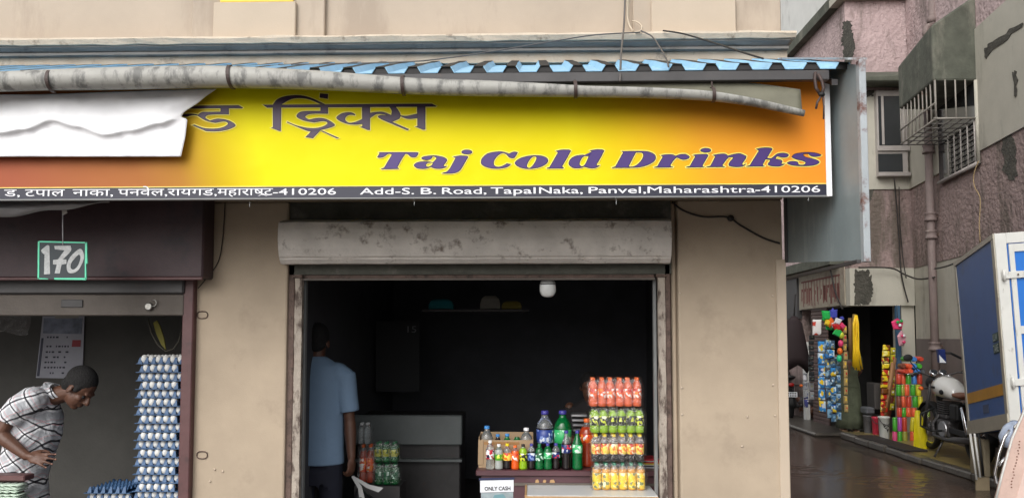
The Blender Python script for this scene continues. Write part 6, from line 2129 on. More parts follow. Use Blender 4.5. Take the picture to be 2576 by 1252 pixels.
obj('string', MB().tube([W(*Z3(732, 690), YH - .5), W(*Z3(720, 1010), YH - .5)], 0.006, 5), m_cabled, bl)
for zx, zy, m__ in [(730, 750, plain('ball_lime', (190, 205, 60), .35)), (725, 840, cP), (716, 925, cO), (708, 1005, plain('ball_teal', (40, 190, 130), .35))]:
    obj('ball', MB().ell(W(*Z3(zx, zy), YH - 0.52), (0.042, 0.042, 0.058), 12, 8), m__, bl)
m_rope = plain('yellow_rope', (236, 196, 34), 0.45)
rp = thing('rope_bundle', 'bundle of bright yellow ropes hanging from the shop fascia', 'ropes', W(*Z3(895, 540), YH - 0.3))
for i in range(9):
    x0 = 862 + i * 7
    x1 = 858 + i * 13
    obj('rope', MB().tube([W(*Z3(885 + (i % 3) * 8, 530), YH - .3), W(*Z3(x0, 640 + rnd.uniform(-20, 20)), YH - .3 + rnd.uniform(-.03, .03)), W(*Z3(x0 + rnd.uniform(-5, 5), 900), YH - .32), W(*Z3(x1, 1090 + rnd.uniform(-10, 60)), YH - .3)], 0.011, 6), m_rope, rp)
tag(obj('rope', MB().tube([W(*Z3(876, 520), YH - .25), W(*Z3(862, 700), YH - .25), W(*Z3(868, 1090), YH - .25)], 0.03, 7), plain('dull_rope', (120, 96, 40), 0.6)), 'dull brown rope behind the bright yellow rope bundle', 'rope')
tag(obj('hanging_stick', MB().tube([W(*Z3(825, 560), YH - .3), W(*Z3(832, 1010), YH - .3)], 0.03, 7), plain('stick_brown', (110, 84, 50), 0.7)), 'brown stick hanging between tan packets and ropes', 'stick')
Yb = PX(2010, XC0 - 0.3)
mb = MB()
c = W(*Z3(215, 600), 9.4)
rg = []
for f, w_ in ((0, 0.04), (0.12, 0.14), (0.5, 0.22), (0.85, 0.28), (1.0, 0.22)):
    rg.append([c + Vector((w_ * math.cos(a) * (1 + .15 * math.sin(3 * a)), 0.4 * w_ * math.sin(a), 0.1 - 0.95 * f * (1 + 0.1 * math.cos(2 * a)))) for a in [2 * math.pi * i / 14 for i in range(14)]])
mb.rings(rg)
hbg = thing('hanging_bag', 'dark maroon cloth bag hanging in the alley under the grey board', 'bag', c)
obj('cloth', mb, plain('dark_bag', (42, 30, 32), 0.8), hbg)
obj('string', MB().tube([c + Vector((0, 0, 0.1)), c + Vector((0.03, 0, 0.5))], 0.012, 5), m_cabled, hbg)
for lab, zx, zy, w_, h_, cols in [('pink and green toy bag hanging beside the blue post', 1345, 630, 30, 26, (cP, cG)), ('pale pink doll bag hanging below the pink toy bag', 1392, 790, 20, 34, (plain('bag_pale_pink', (190, 140, 150), .4), cP))]:
    c = W(*Z3(zx, zy), YH - 0.25)
    tb = thing('toy_bag', lab, 'toy bag', c)
    mb = MB()
    mb.rings([[c + Vector((w_ / 150 * k * math.cos(a) * rnd.uniform(.75, 1.1) * .5, d, h_ / 150 * k * math.sin(a) * rnd.uniform(.8, 1.1) * .55)) for a in [2 * math.pi * i / 5 + .3 for i in range(5)]] for k, d in ((.9, .03), (1.3, 0), (.9, -.03))], 0, False)
    obj('bag', mb, cols[0], tb)
    for i in range(3):
        obj('print', MB().ell(c + Vector((rnd.uniform(-.05, .05), -0.065, rnd.uniform(-.06, .06))), (.03, .008, .025), 7, 5), cols[1] if i else cW, tb)
    obj('string', MB().tube([c + Vector((0, 0, h_ / 320)), Vector((c.x, c.y, zLb))], 0.006, 5), m_cabled, tb)

# brooms leaning by the doorway
GBR = 'brooms and sticks leaning by the shop doorway'
for i, (a, b, lab, m__, r_) in enumerate([((1040, 60), (965, 570), 'long pale wooden broom stick leaning closest to the yellow strip', plain('broom_wood', (150, 110, 74), .7), .028), ((1060, 20), (985, 520), 'second pale wooden broom stick leaning towards the jars', plain('broom_wood2', (130, 92, 60), .7), .026), ((1075, 120), (1000, 540), 'reddish broom stick leaning behind the pale sticks', plain('broom_red', (112, 52, 42), .7), .03), ((1030, 200), (945, 560), 'short tan broom stick leaning over the pink bucket', plain('broom_tan', (170, 130, 84), .7), .022)]):
    Yq = YH - 0.25 + 0.03 * i
    tag(obj('broom', MB().tube([W(*Z4(*a), Yq), W(*Z4((a[0] + b[0]) / 2 + 2, (a[1] + b[1]) / 2), Yq), W(*Z4(*b), Yq)], [r_, r_, r_ * 1.25], 8), m__), lab, 'broom', GBR)


def bucket(label, zx, ztop, zbot, zw, mat, mark=None, cat='bucket'):
    x, yb_ = Z4(zx, zbot)
    _, yt_ = Z4(zx, ztop)
    g = G(x, yb_, 0.06)
    sc = 1936 / (g.y + 4.7)
    h = (yb_ - yt_) / sc
    r_ = zw / 2.2354 / 1.5652 / sc / 2
    t = thing('bucket', label, cat, (g.x, g.y + r_, 0.06))
    prof = [(r_ * .80, 0), (r_ * .82, .01), (r_ * .97, h - .03), (r_ * 1.04, h - .025), (r_ * 1.04, h), (r_ * .94, h), (r_ * .78, .03), (0.01, .02)]
    obj('shell', MB().lathe(prof, 20, o=(g.x, g.y + r_, 0.06)), mat, t)
    obj('handle', MB().tube([Vector((g.x - r_, g.y + r_, .06 + h - .02)), Vector((g.x - r_ * .7, g.y + .01, .06 + h * .72)), Vector((g.x + r_ * .1, g.y - .01, .06 + h * .66)), Vector((g.x + r_ * .8, g.y + .03, .06 + h * .72)), Vector((g.x + r_, g.y + r_, .06 + h - .02))], 0.006, 5), m_steel, t)
    if mark:
        for q_ in mark:
            mb = MB()
            pts = [Vector((g.x + math.sin(a) * r_ * .935, g.y + r_ - math.cos(a) * r_ * .935, .06 + h * z)) for a, z in q_]
            mb.prism(pts, (0, 0.004, 0))
            obj('mark', mb, m_dark, t)
    return t


GBU = 'buckets and bins on the shop front'
bucket('white plastic bucket with black mark standing on the shop front', 990, 545, 748, 96, plain('bucket_white', (190, 192, 186), .4), [[(-.6, .72), (-.2, .62), (.1, .75), (.25, .62), (-.1, .5), (-.45, .55)], [(.0, .5), (.35, .62), (.75, .70), (.8, .55), (.4, .42), (.2, .35)]])
bucket('pink plastic bucket beside the white bucket', 908, 545, 708, 66, plain('bucket_pink', (176, 44, 66), .4))
bucket('grey tall bin beside the pink bucket', 838, 530, 695, 70, plain('bin_grey', (84, 84, 86), .5), None, 'bin')
tag(obj('crate', MB().box(*[v for ab in zip(W(*Z4(905, 410), YH), W(*Z4(960, 250), YH)) for v in ab][:2], YH + .1, YH + .4, W(*Z4(905, 480), YH).z, W(*Z4(905, 245), YH).z), plain('dim_box', (72, 68, 66), .7), None, 0.01), 'dim stacked carton in the doorway behind the yellow strip', 'carton')
tag(bx('plastic_tub', (W(*Z4(808, 480), YH - .1).x, YH - .1, W(*Z4(808, 515), YH - .1).z), (W(*Z4(885, 480), YH - .1).x, YH + .15, W(*Z4(808, 455), YH - .1).z), plain('tub_grey', (92, 94, 98), .4), None, 0.02), 'grey lidded tub resting over the tall bin', 'tub')

# coloured jars in stacked packs
JC = {'red': (196, 70, 50), 'orange': (226, 96, 60), 'green': (70, 160, 50), 'blue': (70, 130, 200), 'olive': (150, 150, 60), 'yellow': (206, 196, 50), 'brown': (120, 66, 50), 'pink': (204, 70, 120), 'magenta': (176, 80, 170), 'lime': (170, 215, 60), 'grey': (90, 92, 96)}
JM = {k: plain('jar_' + k, v, 0.3, coat=0.3) for k, v in JC.items()}
jrows = [
    (108, 150, [('green', 140), ('blue', 186), ('red', 238)], 24),
    (164, 206, [('brown', 105), ('orange', 140), ('blue', 188), ('green', 232)], 23),
    (206, 248, [('red', 112), ('orange', 155), ('blue', 208), ('grey', 245)], 23),
    (250, 332, [('red', 82), ('orange', 116), ('green', 158), ('blue', 206), ('red', 250)], 20),
    (336, 425, [('green', 80), ('olive', 110), ('orange', 146), ('green', 194), ('yellow', 240)], 20),
    (430, 518, [('brown', 84), ('orange', 118), ('red', 162), ('green', 214), ('yellow', 256)], 20),
    (522, 596, [('red', 85), ('green', 118), ('orange', 160), ('orange', 205), ('lime', 262), ('lime', 310)], 20),
    (600, 712, [('green', 50), ('magenta', 88), ('red', 128), ('yellow', 186)], 18),
    (714, 816, [('pink', 50), ('green', 88), ('olive', 130), ('orange', 192)], 19),
]
YJ = 7.35
GJ = 'coloured plastic jars stacked on the shop front'
for ri, (yt_, yb_, items, hw) in enumerate(jrows):
    for k, (col_, zx) in enumerate(items):
        x, y0 = Z7(zx, yt_)
        _, y1 = Z7(zx, yb_)
        Yk = YJ + rnd.uniform(-.02, .02) + (0.0 if ri > 6 else 0.05)
        a, b = W(x, y1, Yk), W(x, y0, Yk)
        r_ = hw / 2.0526 / 1.5652 * (Yk + 4.7) / 1936
        h = b.z - a.z
        t = thing('plastic_jar', f"{col_} plastic jar {ORD[k]} from the doorway in the {'topmost' if ri == 0 else ORD[ri] + ' from the top'} row", 'jar', (a.x, a.y, a.z), GJ)
        if ri < 3:
            rot = Matrix.Translation((a.x, a.y, a.z + h / 2)) @ Matrix.Rotation(rnd.uniform(-.2, .2), 4, 'Z') @ Matrix.Rotation(R(90), 4, 'X')
            obj('body', MB().lathe([(h * .42, -.11), (h * .5, -.09), (h * .5, .07), (h * .42, .09)], 12, mat=rot), JM[col_], t)
            obj('lid', MB().lathe([(h * .40, .091), (h * .43, .095), (h * .40, .11)], 12, mat=rot), JM[col_], t)
        else:
            tl = Matrix.Rotation(rnd.uniform(-.03, .03) + (0.12 if col_ == 'yellow' and ri == 7 else 0), 4, 'Y')
            mm = Matrix.Translation(a) @ tl
            obj('body', MB().lathe([(r_ * .9, 0), (r_, .01), (r_, h * .80), (r_ * .9, h * .84)], 12, mat=mm), JM[col_], t)
            obj('lid', MB().lathe([(r_ * .93, h * .842), (r_ * .97, h * .86), (r_ * .95, h * .99), (r_ * .8, h)], 12, mat=mm), JM[col_], t)
g0, g1 = G(*Z7(-10, 830), 0.07), G(*Z7(290, 890), 0.07)
tag(bx('floor_mat', (g0.x - .1, g1.y + .0, 0.086), (g1.x + .05, YJ + .45, 0.115), plain('dark_mat', (40, 34, 32), .7), None, 0.01), 'dark wet board under the stacked coloured jars', 'board')
c = W(*Z7(240, 760), 6.55)
yb_ = thing('plastic_bag', 'crumpled yellow plastic bag hanging beside the motorcycle wheel', 'bag', c)
mb = MB()
rg = []
for f, w_ in ((0, .05), (.15, .09), (.5, .15), (.85, .17), (1, .10)):
    rg.append([c + Vector((.55 * w_ * math.cos(a) * (1 + .6 * noise.noise(Vector((a * 2, f * 4, 3)))) + .06 * f, w_ * .5 * math.sin(a), .38 - .72 * f)) for a in [2 * math.pi * i / 16 for i in range(16)]])
mb.rings(rg, 0, False)
obj('film', mb, plain('bag_yellow', (222, 206, 30), .35), yb_)


# ================================================================ motorcycles


def motorcycle(label, loc, rz, tank_m, seat_m, group, dials=True):
    t = thing('motorcycle', label, 'motorcycle', loc, group, local=True)
    t.rotation_euler = (0, R(-1), rz)
    WR = 0.315
    fx, rx_ = 0.70, -0.65
    for nm, x in (('front_wheel', fx), ('rear_wheel', rx_)):
        w = obj(nm, MB().tube([Vector((x + WR * .88 * math.cos(a), 0, WR + WR * .88 * math.sin(a))) for a in [2 * math.pi * i / 28 for i in range(28)]], 0.05 if nm[0] == 'r' else 0.042, 10, closed=True), m_black, t)
        obj('rim', MB().tube([Vector((x + WR * .74 * math.cos(a), 0, WR + WR * .74 * math.sin(a))) for a in [2 * math.pi * i / 28 for i in range(28)]], 0.016, 8, closed=True), m_chrome, w)
        obj('hub', MB().lathe([(.05, -.06), (.06, -.05), (.06, .05), (.05, .06)], 14, mat=Matrix.Translation((x, 0, WR)) @ Matrix.Rotation(R(90), 4, 'X')), m_steel, w)
        for i in range(10):
            a = math.pi * 2 * i / 10
            obj('spoke', MB().tube([Vector((x + .05 * math.cos(a), .03 * (-1) ** i, WR + .05 * math.sin(a))), Vector((x + WR * .74 * math.cos(a + .12), 0, WR + WR * .74 * math.sin(a + .12)))], .005, 4), m_chrome, w)
        fend = []
        for k in range(13):
            a = R((20 if nm[0] == 'f' else 10) + (150 if nm[0] == 'f' else 175) * k / 12)
            q_ = WR * 1.12
            d = Vector((math.cos(a), 0, math.sin(a)))
            c_ = Vector((x, 0, WR))
            fend.append([c_ + d * q_ + Vector((0, s_, 0)) - d * dd for s_, dd in ((-.065, .03), (-.045, 0), (.045, 0), (.065, .03), (.05, .012), (-.05, .012))])
        obj('mudguard', MB().rings(fend, 0, True), m_black, t)
    for s_ in (-1, 1):
        obj('fork', MB().tube([Vector((fx, s_ * .085, WR)), Vector((.47, s_ * .085, .92))], .022, 8), m_steel, t)
        obj('shock', MB().tube([Vector((rx_ + .02, s_ * .12, WR + .02)), Vector((-.5, s_ * .12, .70))], .028, 8), m_chrome, t)
        obj('swing_arm', MB().tube([Vector((rx_, s_ * .10, WR)), Vector((-.1, s_ * .08, .40))], .022, 6), m_steel, t)
        hbp = [Vector((.47, 0, 1.00)), Vector((.46, s_ * .12, 1.04)), Vector((.40, s_ * .26, 1.09)), Vector((.28, s_ * .38, 1.06))]
        obj('handlebar', MB().tube(hbp, .012, 7), m_steel, t)
        obj('grip', MB().tube([Vector((.33, s_ * .335, 1.07)), Vector((.23, s_ * .42, 1.05))], .019, 8), m_black, t)
        obj('lever', MB().tube([Vector((.38, s_ * .27, 1.085)), Vector((.40, s_ * .36, 1.075)), Vector((.34, s_ * .44, 1.06))], .006, 5), m_chrome, t)
        mi_ = obj('mirror', MB().ell((.33, s_ * .43, 1.29), (.012, .065, .048), 14, 8), m_black, t)
        obj('stem', MB().tube([Vector((.37, s_ * .28, 1.09)), Vector((.37, s_ * .36, 1.20)), Vector((.335, s_ * .42, 1.27))], .007, 5), m_black, mi_)
        for x, z in ((.50, .86), (-.86, .72)):
            ind = obj('indicator', MB().ell((x, s_ * .20, z), (.035, .035, .03), 10, 7), plain('amber_lens', (230, 110, 40), .2), t)
            obj('stalk', MB().tube([Vector((x, s_ * .08, z)), Vector((x, s_ * .18, z))], .009, 5), m_black, ind)
        obj('foot_peg', MB().tube([Vector((.02, s_ * .12, .34)), Vector((.0, s_ * .28, .34))], .015, 6), m_black, t)
    obj('head_tube', MB().tube([Vector((.50, 0, .78)), Vector((.45, 0, 1.0))], .035, 8), m_steel, t)
    obj('frame', MB().tube([Vector((.48, 0, .82)), Vector((.36, 0, .45)), Vector((.28, 0, .26)), Vector((-.12, 0, .26)), Vector((-.2, 0, .5)), Vector((-.3, 0, .72)), Vector((-.8, 0, .76))], .024, 7), m_black, t)
    tk = [(-.18, .06, .05, .82), (-.14, .115, .085, .835), (.0, .155, .135, .88), (.14, .175, .155, .90), (.27, .165, .15, .895), (.37, .125, .11, .88), (.41, .05, .05, .87)]
    obj('tank', MB().oval([(Vector((x, 0, z)), Vector((0, wy, 0)), Vector((0, 0, hz))) for x, wy, hz, z in tk], 20), tank_m, t)
    for s_ in (-1, 1):
        obj('tank_badge', MB().box(.13, .25, s_ * .174 - .004, s_ * .174 + .006, .885, .915), m_dark, t)
        obj('knee_pad', MB().ell((.0, s_ * .150, .85), (.06, .014, .035), 12, 7), m_black, t)
    obj('filler_cap', MB().lathe([(.04, 0), (.04, .012), (.03, .018)], 14, o=(.12, 0, 1.052)), m_chrome, t)
    st_ = [(-.15, .09, .025, .835), (-.25, .13, .04, .83), (-.45, .14, .05, .83), (-.62, .13, .05, .86), (-.80, .11, .04, .88), (-.86, .05, .02, .885)]
    obj('seat', MB().oval([(Vector((x, 0, z)), Vector((0, wy, 0)), Vector((0, 0, hz))) for x, wy, hz, z in st_], 16), seat_m, t)
    en = obj('engine', MB().box(-.12, .22, -.13, .13, .26, .48).box(.02, .20, -.10, .10, .48, .56), m_steel, t, .03, 2)
    for i in range(6):
        obj('fin', MB().box(.0, .22, -.115, .115, .565 + i * .028, .577 + i * .028), m_steel, en)
    obj('crankcase_cover', MB().lathe([(.10, -.15), (.11, -.14), (.11, .14), (.10, .15)], 18, mat=Matrix.Translation((.02, 0, .36)) @ Matrix.Rotation(R(90), 4, 'X')), M('alloy', (.35, .35, .36), .35, .1, 8, metal=.8), en)
    obj('side_cover', MB().box(-.34, -.14, -.125, .125, .50, .72), m_black, t, .03, 2)
    for s_ in ((-1, 1) if dials else (-1,)):
        obj('exhaust', MB().tube([Vector((.2, s_ * .08, .55)), Vector((.33, s_ * .12, .40)), Vector((.22, s_ * .16, .25)), Vector((-.2, s_ * .18, .25)), Vector((-.42, s_ * .18, .28)), Vector((-.92, s_ * .19, .34))], [.022, .022, .024, .026, .045, .042], 10), m_steel, t)
    obj('chain_guard', MB().box(-.62, -.12, .105, .125, .33, .41), m_black, t, .01)
    hl_ = obj('headlight', MB().lathe([(.03, 0), (.075, .03), (.088, .08), (.088, .11), (.08, .12)], 18, mat=Matrix.Translation((.52, 0, .93)) @ Matrix.Rotation(R(90), 4, 'Y')), m_black, t)
    obj('lens', MB().ell((.638, 0, .93), (.012, .078, .078), 14, 8), m_chrome, hl_)
    for s_ in (-1, 1):
        dl = obj('dial', MB().lathe([(.045, 0), (.052, .01), (.052, .05), (.045, .055)], 16, mat=Matrix.Translation((.44, s_ * .062, 1.055)) @ Matrix.Rotation(R(-40), 4, 'Y')), m_chrome, t)
        obj('face', MB().lathe([(.042, 0), (.042, .003)], 16, mat=Matrix.Translation((.44, s_ * .062, 1.055)) @ Matrix.Rotation(R(-40), 4, 'Y') @ Matrix.Translation((0, 0, .056))), plain('dial_face', (40, 44, 50), .3), dl)
    tl_ = obj('tail_lamp', MB().ell((-.93, 0, .74), (.03, .06, .04), 12, 8), plain('red_lens', (150, 24, 20), .2), t)
    npl = obj('number_plate', MB().box(-.975, -.965, -.10, .10, .50, .60), m_white, t)
    for i in range(2):
        for k in range(5):
            obj('character', MB().box(-.977, -.9755, -.08 + k * .034, -.06 + k * .034, .56 - i * .045, .588 - i * .045), m_dark, npl)
    obj('crash_guard', MB().tube([Vector((.36, -.09, .60)), Vector((.38, -.26, .52)), Vector((.37, -.27, .36)), Vector((.30, -.10, .27)), Vector((.30, .10, .27)), Vector((.37, .27, .36)), Vector((.38, .26, .52)), Vector((.36, .09, .60))], .014, 7), m_black, t)
    obj('stand', MB().tube([Vector((-.02, .12, .27)), Vector((-.06, .28, .01))], .014, 6), m_steel, t)
    return t


m_tank = M('white_tank_paint', (.72, .72, .69), .12, .02, 3, coat=.8)
mid = G(2402, 1149, .085)
mc = motorcycle('black motorcycle with a big white tank parked beside the truck', (mid.x, mid.y, .085), R(86), m_tank, plain('brown_seat', (126, 72, 40), .5), 'motorcycles parked in the alley')
gC = G(2004, 1058, 0)
motorcycle('dark motorcycle parked far up the alley by the white post', (gC.x, gC.y + 0.8, 0), R(82), plain('dark_tank', (30, 30, 34), .25), plain('dark_seat', (28, 27, 28), .5), 'motorcycles parked in the alley', False)

# ================================================================ the delivery truck
m_tb = M('truck_side_blue', (.045, .125, .38), .5, .08, 3, dirt=(.07, .085, .13), dscale=3, damt=.4, dth=.55)
m_td = M('truck_door_blue', (.02, .15, .52), .35, .06, 5, dirt=(.05, .2, .5), dscale=6, damt=.5, dth=.56, streak=.2)
m_tf = M('truck_frame_white', (.60, .60, .57), .45, .06, 6, dirt=(.14, .11, .08), dscale=13, damt=.9, dth=.60, streak=.35)
m_tc = M('truck_rail_cream', (.42, .39, .32), .5, .08, 6, dirt=(.12, .10, .08), dscale=9, damt=.7, dth=.58)
Yt = 2.9
NB, NT = W(2541, 1076, Yt), W(2500, 588, Yt)
LEN = 1.55
FT, FB = W(2401, 660, Yt + LEN), W(2438, 1092, Yt + LEN)
rv = Vector((1.45, 0, 0.10))
t = thing('delivery_truck', 'small delivery truck with blue box body and white framed rear doors', 'truck', (NB.x + .7, Yt + 1, 0))


def side(u, v, out=0.0):
    a, b = NB.lerp(FB, u), NT.lerp(FT, u)
    return a.lerp(b, v) + Vector((-1, 0, -.08)) * out


def side_piece(name, u0, u1, v0, v1, mat, out=0.006, th=0.02, parent=None):
    q_ = [side(u0, v0, out), side(u1, v0, out), side(u1, v1, out), side(u0, v1, out)]
    return obj(name, MB().hexa(q_, [p + Vector((th, 0, 0)) for p in q_]), mat, parent or t)


def rear(a, v, out=0.0):
    p = NB.lerp(NT, v)
    return p + rv * a + Vector((0, -1, 0)) * out


def rear_piece(name, a0, a1, v0, v1, mat, out=0.006, th=0.02, parent=None, bevel=0.0):
    q_ = [rear(a0, v0, out), rear(a1, v0, out), rear(a1, v1, out), rear(a0, v1, out)]
    return obj(name, MB().hexa(q_, [p + Vector((0, th, 0)) for p in q_]), mat, parent or t, bevel)


bd4 = [side(0, 0), side(0, 1), side(1, 1), side(1, 0)]
box_ = obj('box_body', MB().hexa([p + Vector((.003, .003, 0)) for p in bd4], [p + rv for p in bd4]), m_tb, t)
side_piece('side_rail', 0, 1, .975, 1.0, m_tc, .012)
side_piece('side_rail', 0, 1, 0.0, .075, m_tc, .018, .03)
side_piece('side_rail', 0.0, .055, .076, .974, m_tc, .010)
side_piece('side_rail', .955, 1.0, .076, .974, m_tc, .010)
side_piece('stripe', .056, .954, .172, .232, plain('stripe_yellow', (196, 142, 30), .5), .003, .004)
m_txt = plain('faded_white_text', (170, 184, 180), .6)
side_piece('text_backing', .075, .20, .395, .445, plain('text_green', (56, 86, 84), .6), .0035, .004)
side_piece('text_backing', .075, .20, .455, .50, plain('text_green', (56, 86, 84), .6), .0035, .004)


def side_text(body, u0, u1, v0, v1):
    writing('writing', body, m_txt, t, lambda a, b: side(u0 + (u1 - u0) * a, v0 + (v1 - v0) * b, .009), .02)


side_text('TARE', .195, .08, .40, .44)
side_text('ULW', .185, .085, .46, .495)
side_piece('small_print', .42, .56, .10, .145, plain('print_dim', (70, 84, 118), .6), .003, .004)
# rear frame and doors
rear_piece('corner_post', 0.0, .075, 0, 1.0, m_tf, .012, .03, bevel=.004)
rear_piece('top_frame', .076, 1.0, .945, 1.0, m_tf, .012, .03, bevel=.004)
rear_piece('bottom_frame', .076, 1.0, 0.0, .06, m_tf, .012, .03, bevel=.004)
dr = rear_piece('door', .08, .54, .065, .94, m_td, .006, .02)
rear_piece('door_frame', .085, .118, .065, .94, m_tf, .02, .013, dr)
rear_piece('door_frame', .119, .54, .90, .94, m_tf, .02, .013, dr)
rear_piece('door_bar', .119, .54, .475, .515, m_tf, .02, .013, dr)
rear_piece('door_frame', .119, .54, .065, .10, m_tf, .02, .013, dr)
rear_piece('stripe', .119, .54, .155, .205, plain('truck_red', (190, 34, 50), .5), .0085, .002, dr)
d2 = rear_piece('door', .545, .995, .065, .94, m_td, .006, .02)
rear_piece('door_frame', .546, .575, .065, .94, m_tf, .02, .013, d2)
for v in (.23, .78):
    hg = rear_piece('hinge', .02, .24, v - .018, v + .018, m_tf, .034, .012, bevel=.003)
    obj('pin', MB().tube([rear(.03, v - .03, .04), rear(.03, v + .03, .04)], .014, 8), m_tf, hg)
    for a_ in (.12, .20):
        obj('bolt', MB().ell(rear(a_, v, .046), .010, 6, 4), m_rust, hg)
# chassis, wheels, cab, lamps, mirror
yw = (FB.x - NB.x) / LEN
ux = lambda y, a: NB.x + yw * (y - Yt) + a
obj('chassis', MB().hexa([(ux(Yt + .1, .15), Yt + .1, .55), (ux(Yt + .1, 1.3), Yt + .1, .55), (ux(Yt + LEN, 1.3), Yt + LEN, .55), (ux(Yt + LEN, .2), Yt + LEN, .55)],
                         [(ux(Yt + .1, .15), Yt + .1, .73), (ux(Yt + .1, 1.3), Yt + .1, .73), (ux(Yt + LEN, 1.3), Yt + LEN, .70), (ux(Yt + LEN, .2), Yt + LEN, .70)]), m_steel, t)
obj('bumper', MB().box(NB.x + .25, NB.x + 1.45, Yt - .02, Yt + .05, .50, .60), m_steel, t, .01)
fl0, fl1 = W(2455, 1200, Yt + 1.0), W(2491, 1250, Yt + 1.0)
obj('mudflap', MB().hexa([(fl0.x, Yt + 1, fl1.z), (fl1.x, Yt + 1, fl1.z - .03), (fl1.x, Yt + 1.02, fl1.z - .03), (fl0.x, Yt + 1.02, fl1.z)], [(fl0.x, Yt + 1, fl0.z), (fl1.x, Yt + 1, fl0.z - .0), (fl1.x, Yt + 1.02, fl0.z), (fl0.x, Yt + 1.02, fl0.z)]), plain('mudflap_beige', (134, 120, 96), .7), t)
for a_, b_ in (((2441, 1090), (2457, 1206)), ((2452, 1090), (2466, 1200)), ((2462, 1090), (2474, 1196))):
    obj('mudflap_stay', MB().tube([W(*a_, Yt + .97), W(*b_, Yt + .97)], .012, 6), m_tf if a_[0] != 2462 else m_black, t)
sb0, sb1 = W(2474, 1105, Yt + 1.02), W(2494, 1200, Yt + 1.02)
obj('step_box', MB().box(sb0.x, sb1.x, Yt + 1.02, Yt + 1.3, sb1.z, sb0.z), plain('step_beige', (122, 112, 92), .7), t, .01)
for x, y in ((ux(Yt + .6, .32), Yt + .6), (ux(Yt + .6, 1.22), Yt + .6), (ux(Yt + LEN + .3, .8), Yt + LEN + .3)):
    rot = Matrix.Translation((x, y, .29)) @ Matrix.Rotation(-math.atan(yw), 4, 'Z') @ Matrix.Rotation(R(90), 4, 'Y')
    w = obj('wheel', MB().lathe([(.20, -.085), (.27, -.085), (.29, -.05), (.29, .05), (.27, .085), (.20, .085)], 24, mat=rot), m_black, t)
    obj('rim', MB().lathe([(.04, -.06), (.12, -.07), (.19, -.06), (.195, .06), (.1, .07), (.04, .06)], 18, mat=rot), m_gframe, w)
cx_, cy_ = FB.x + .55, Yt + LEN + .02
cab = obj('cab', MB().hexa([(cx_, cy_, .45), (cx_ + .6, cy_, .45), (cx_ + .7, cy_ + .6, .45), (cx_ + .1, cy_ + .6, .45)], [(cx_ + .05, cy_, 1.75), (cx_ + .55, cy_, 1.75), (cx_ + .62, cy_ + .4, 1.75), (cx_ + .12, cy_ + .4, 1.75)]), m_tf, t, .03, 2)
my = cy_ + .05
mr_ = obj('mirror', MB().prism([W(*Z7(398, 50), my), W(*Z7(458, 50), my), W(*Z7(470, 165), my), W(*Z7(410, 160), my)], (0, .05, 0)), plain('mirror_navy', (34, 46, 96), .35), t, .006)
obj('glass', MB().prism([W(*Z7(408, 95), my - .004), W(*Z7(466, 160), my - .004), W(*Z7(412, 158), my - .004)], (0, .003, 0)), plain('mirror_white', (220, 224, 226), .2), mr_)
obj('arm', MB().tube([W(*Z7(456, 80), my), W(*Z7(500, 82), my), W(*Z7(580, 122), my), Vector((cx_ + .05, my + .05, W(*Z7(580, 122), my).z - .1))], .014, 6), m_black, mr_)

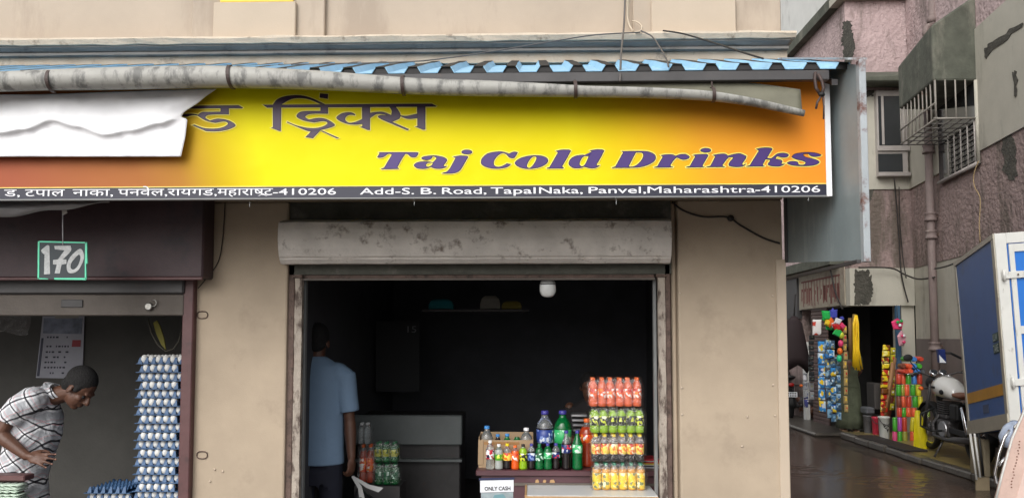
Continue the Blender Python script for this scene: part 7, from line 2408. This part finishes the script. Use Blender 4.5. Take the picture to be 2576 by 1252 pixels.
# leaning board and guard close to the truck
Yl = 1.3
lb = thing('leaning_board', 'pinkish worn board with pale edge leaning close by the truck', 'board', G(2540, 1252, 0))
m_pk = M('pinkish_board', (.56, .40, .34), .75, .1, 9, .2, 50, dirt=(.36, .24, .2), dscale=14, damt=.6, dth=.57)
pts = [(2507, 1256), (2523, 1194), (2548, 1105), (2580, 1030), (2640, 920), (2760, 960), (2700, 1256)]
obj('face', MB().prism([W(x, y, Yl) for x, y in pts], (0, .03, 0)), m_pk, lb)
P2 = [W(x, y, Yl - .006) for x, y in ((2505, 1258), (2521, 1194), (2546, 1104), (2579, 1028), (2640, 915))]
obj('edge', MB().tube(P2, .008, 6), m_tf, lb)
obj('batten', MB().prism([W(x, y, Yl - .004) for x, y in ((2556, 1256), (2580, 1170), (2640, 1060), (2660, 1080), (2600, 1180), (2574, 1256))], (0, .004, 0)), M('pinkish_batten', (.64, .48, .42), .75, .1, 9), lb)
for i in range(16):
    f = i / 15
    x, y = 2543 + 24 * f + rnd.uniform(-2, 2), 1225 - 115 * f
    obj('worn_mark', MB().prism([W(x + a, y + b, Yl - .0035) for a, b in ((-2.2, 0), (0, -2), (2.5, -1), (1, 1.8))], (0, .002, 0)), plain('mark_brown', (110, 74, 60), .8), lb)
sc_ = thing('parked_scooter', 'part of a parked scooter with chrome guard behind the leaning board', 'scooter', G(2545, 1230, 0))
Yg = 1.7
obj('guard', MB().tube([W(x, y, Yg) for x, y in ((2541, 1082), (2527, 1100), (2513, 1140), (2503, 1190), (2506, 1212), (2520, 1226), (2545, 1232))], .013, 8), m_chrome, sc_)
obj('fender', MB().oval([(W(2552, 1060, Yg + .05), Vector((.012, 0, .012)), Vector((0, .05, 0))), (W(2536, 1072, Yg + .05), Vector((.03, 0, .03)), Vector((0, .06, 0))), (W(2530, 1095, Yg + .05), Vector((.045, 0, .012)), Vector((0, .07, 0))), (W(2532, 1125, Yg + .05), Vector((.03, 0, -.01)), Vector((0, .06, 0)))], 14), plain('scooter_pale', (176, 190, 214), .2), sc_)
obj('body', MB().oval([(W(2600, 1100, Yg + .25), Vector((.10, 0, .0)), Vector((0, .10, 0))), (W(2590, 1170, Yg + .2), Vector((.16, 0, 0)), Vector((0, .14, 0))), (W(2590, 1290, Yg + .2), Vector((.15, 0, 0)), Vector((0, .14, 0)))], 16), plain('scooter_dark', (30, 30, 34), .4), sc_)
obj('lever', MB().tube([W(x, y, Yg - .02) for x, y in ((2513, 1172), (2522, 1160), (2530, 1150))], .012, 6), m_chrome, sc_)
obj('wheel', MB().tube([W(2560, 1300, Yg + .2) + Vector((.18 * math.cos(a), 0, .18 * math.sin(a) - 0.08)) for a in [2 * math.pi * i / 20 for i in range(20)]], .05, 8, closed=True), m_black, sc_)
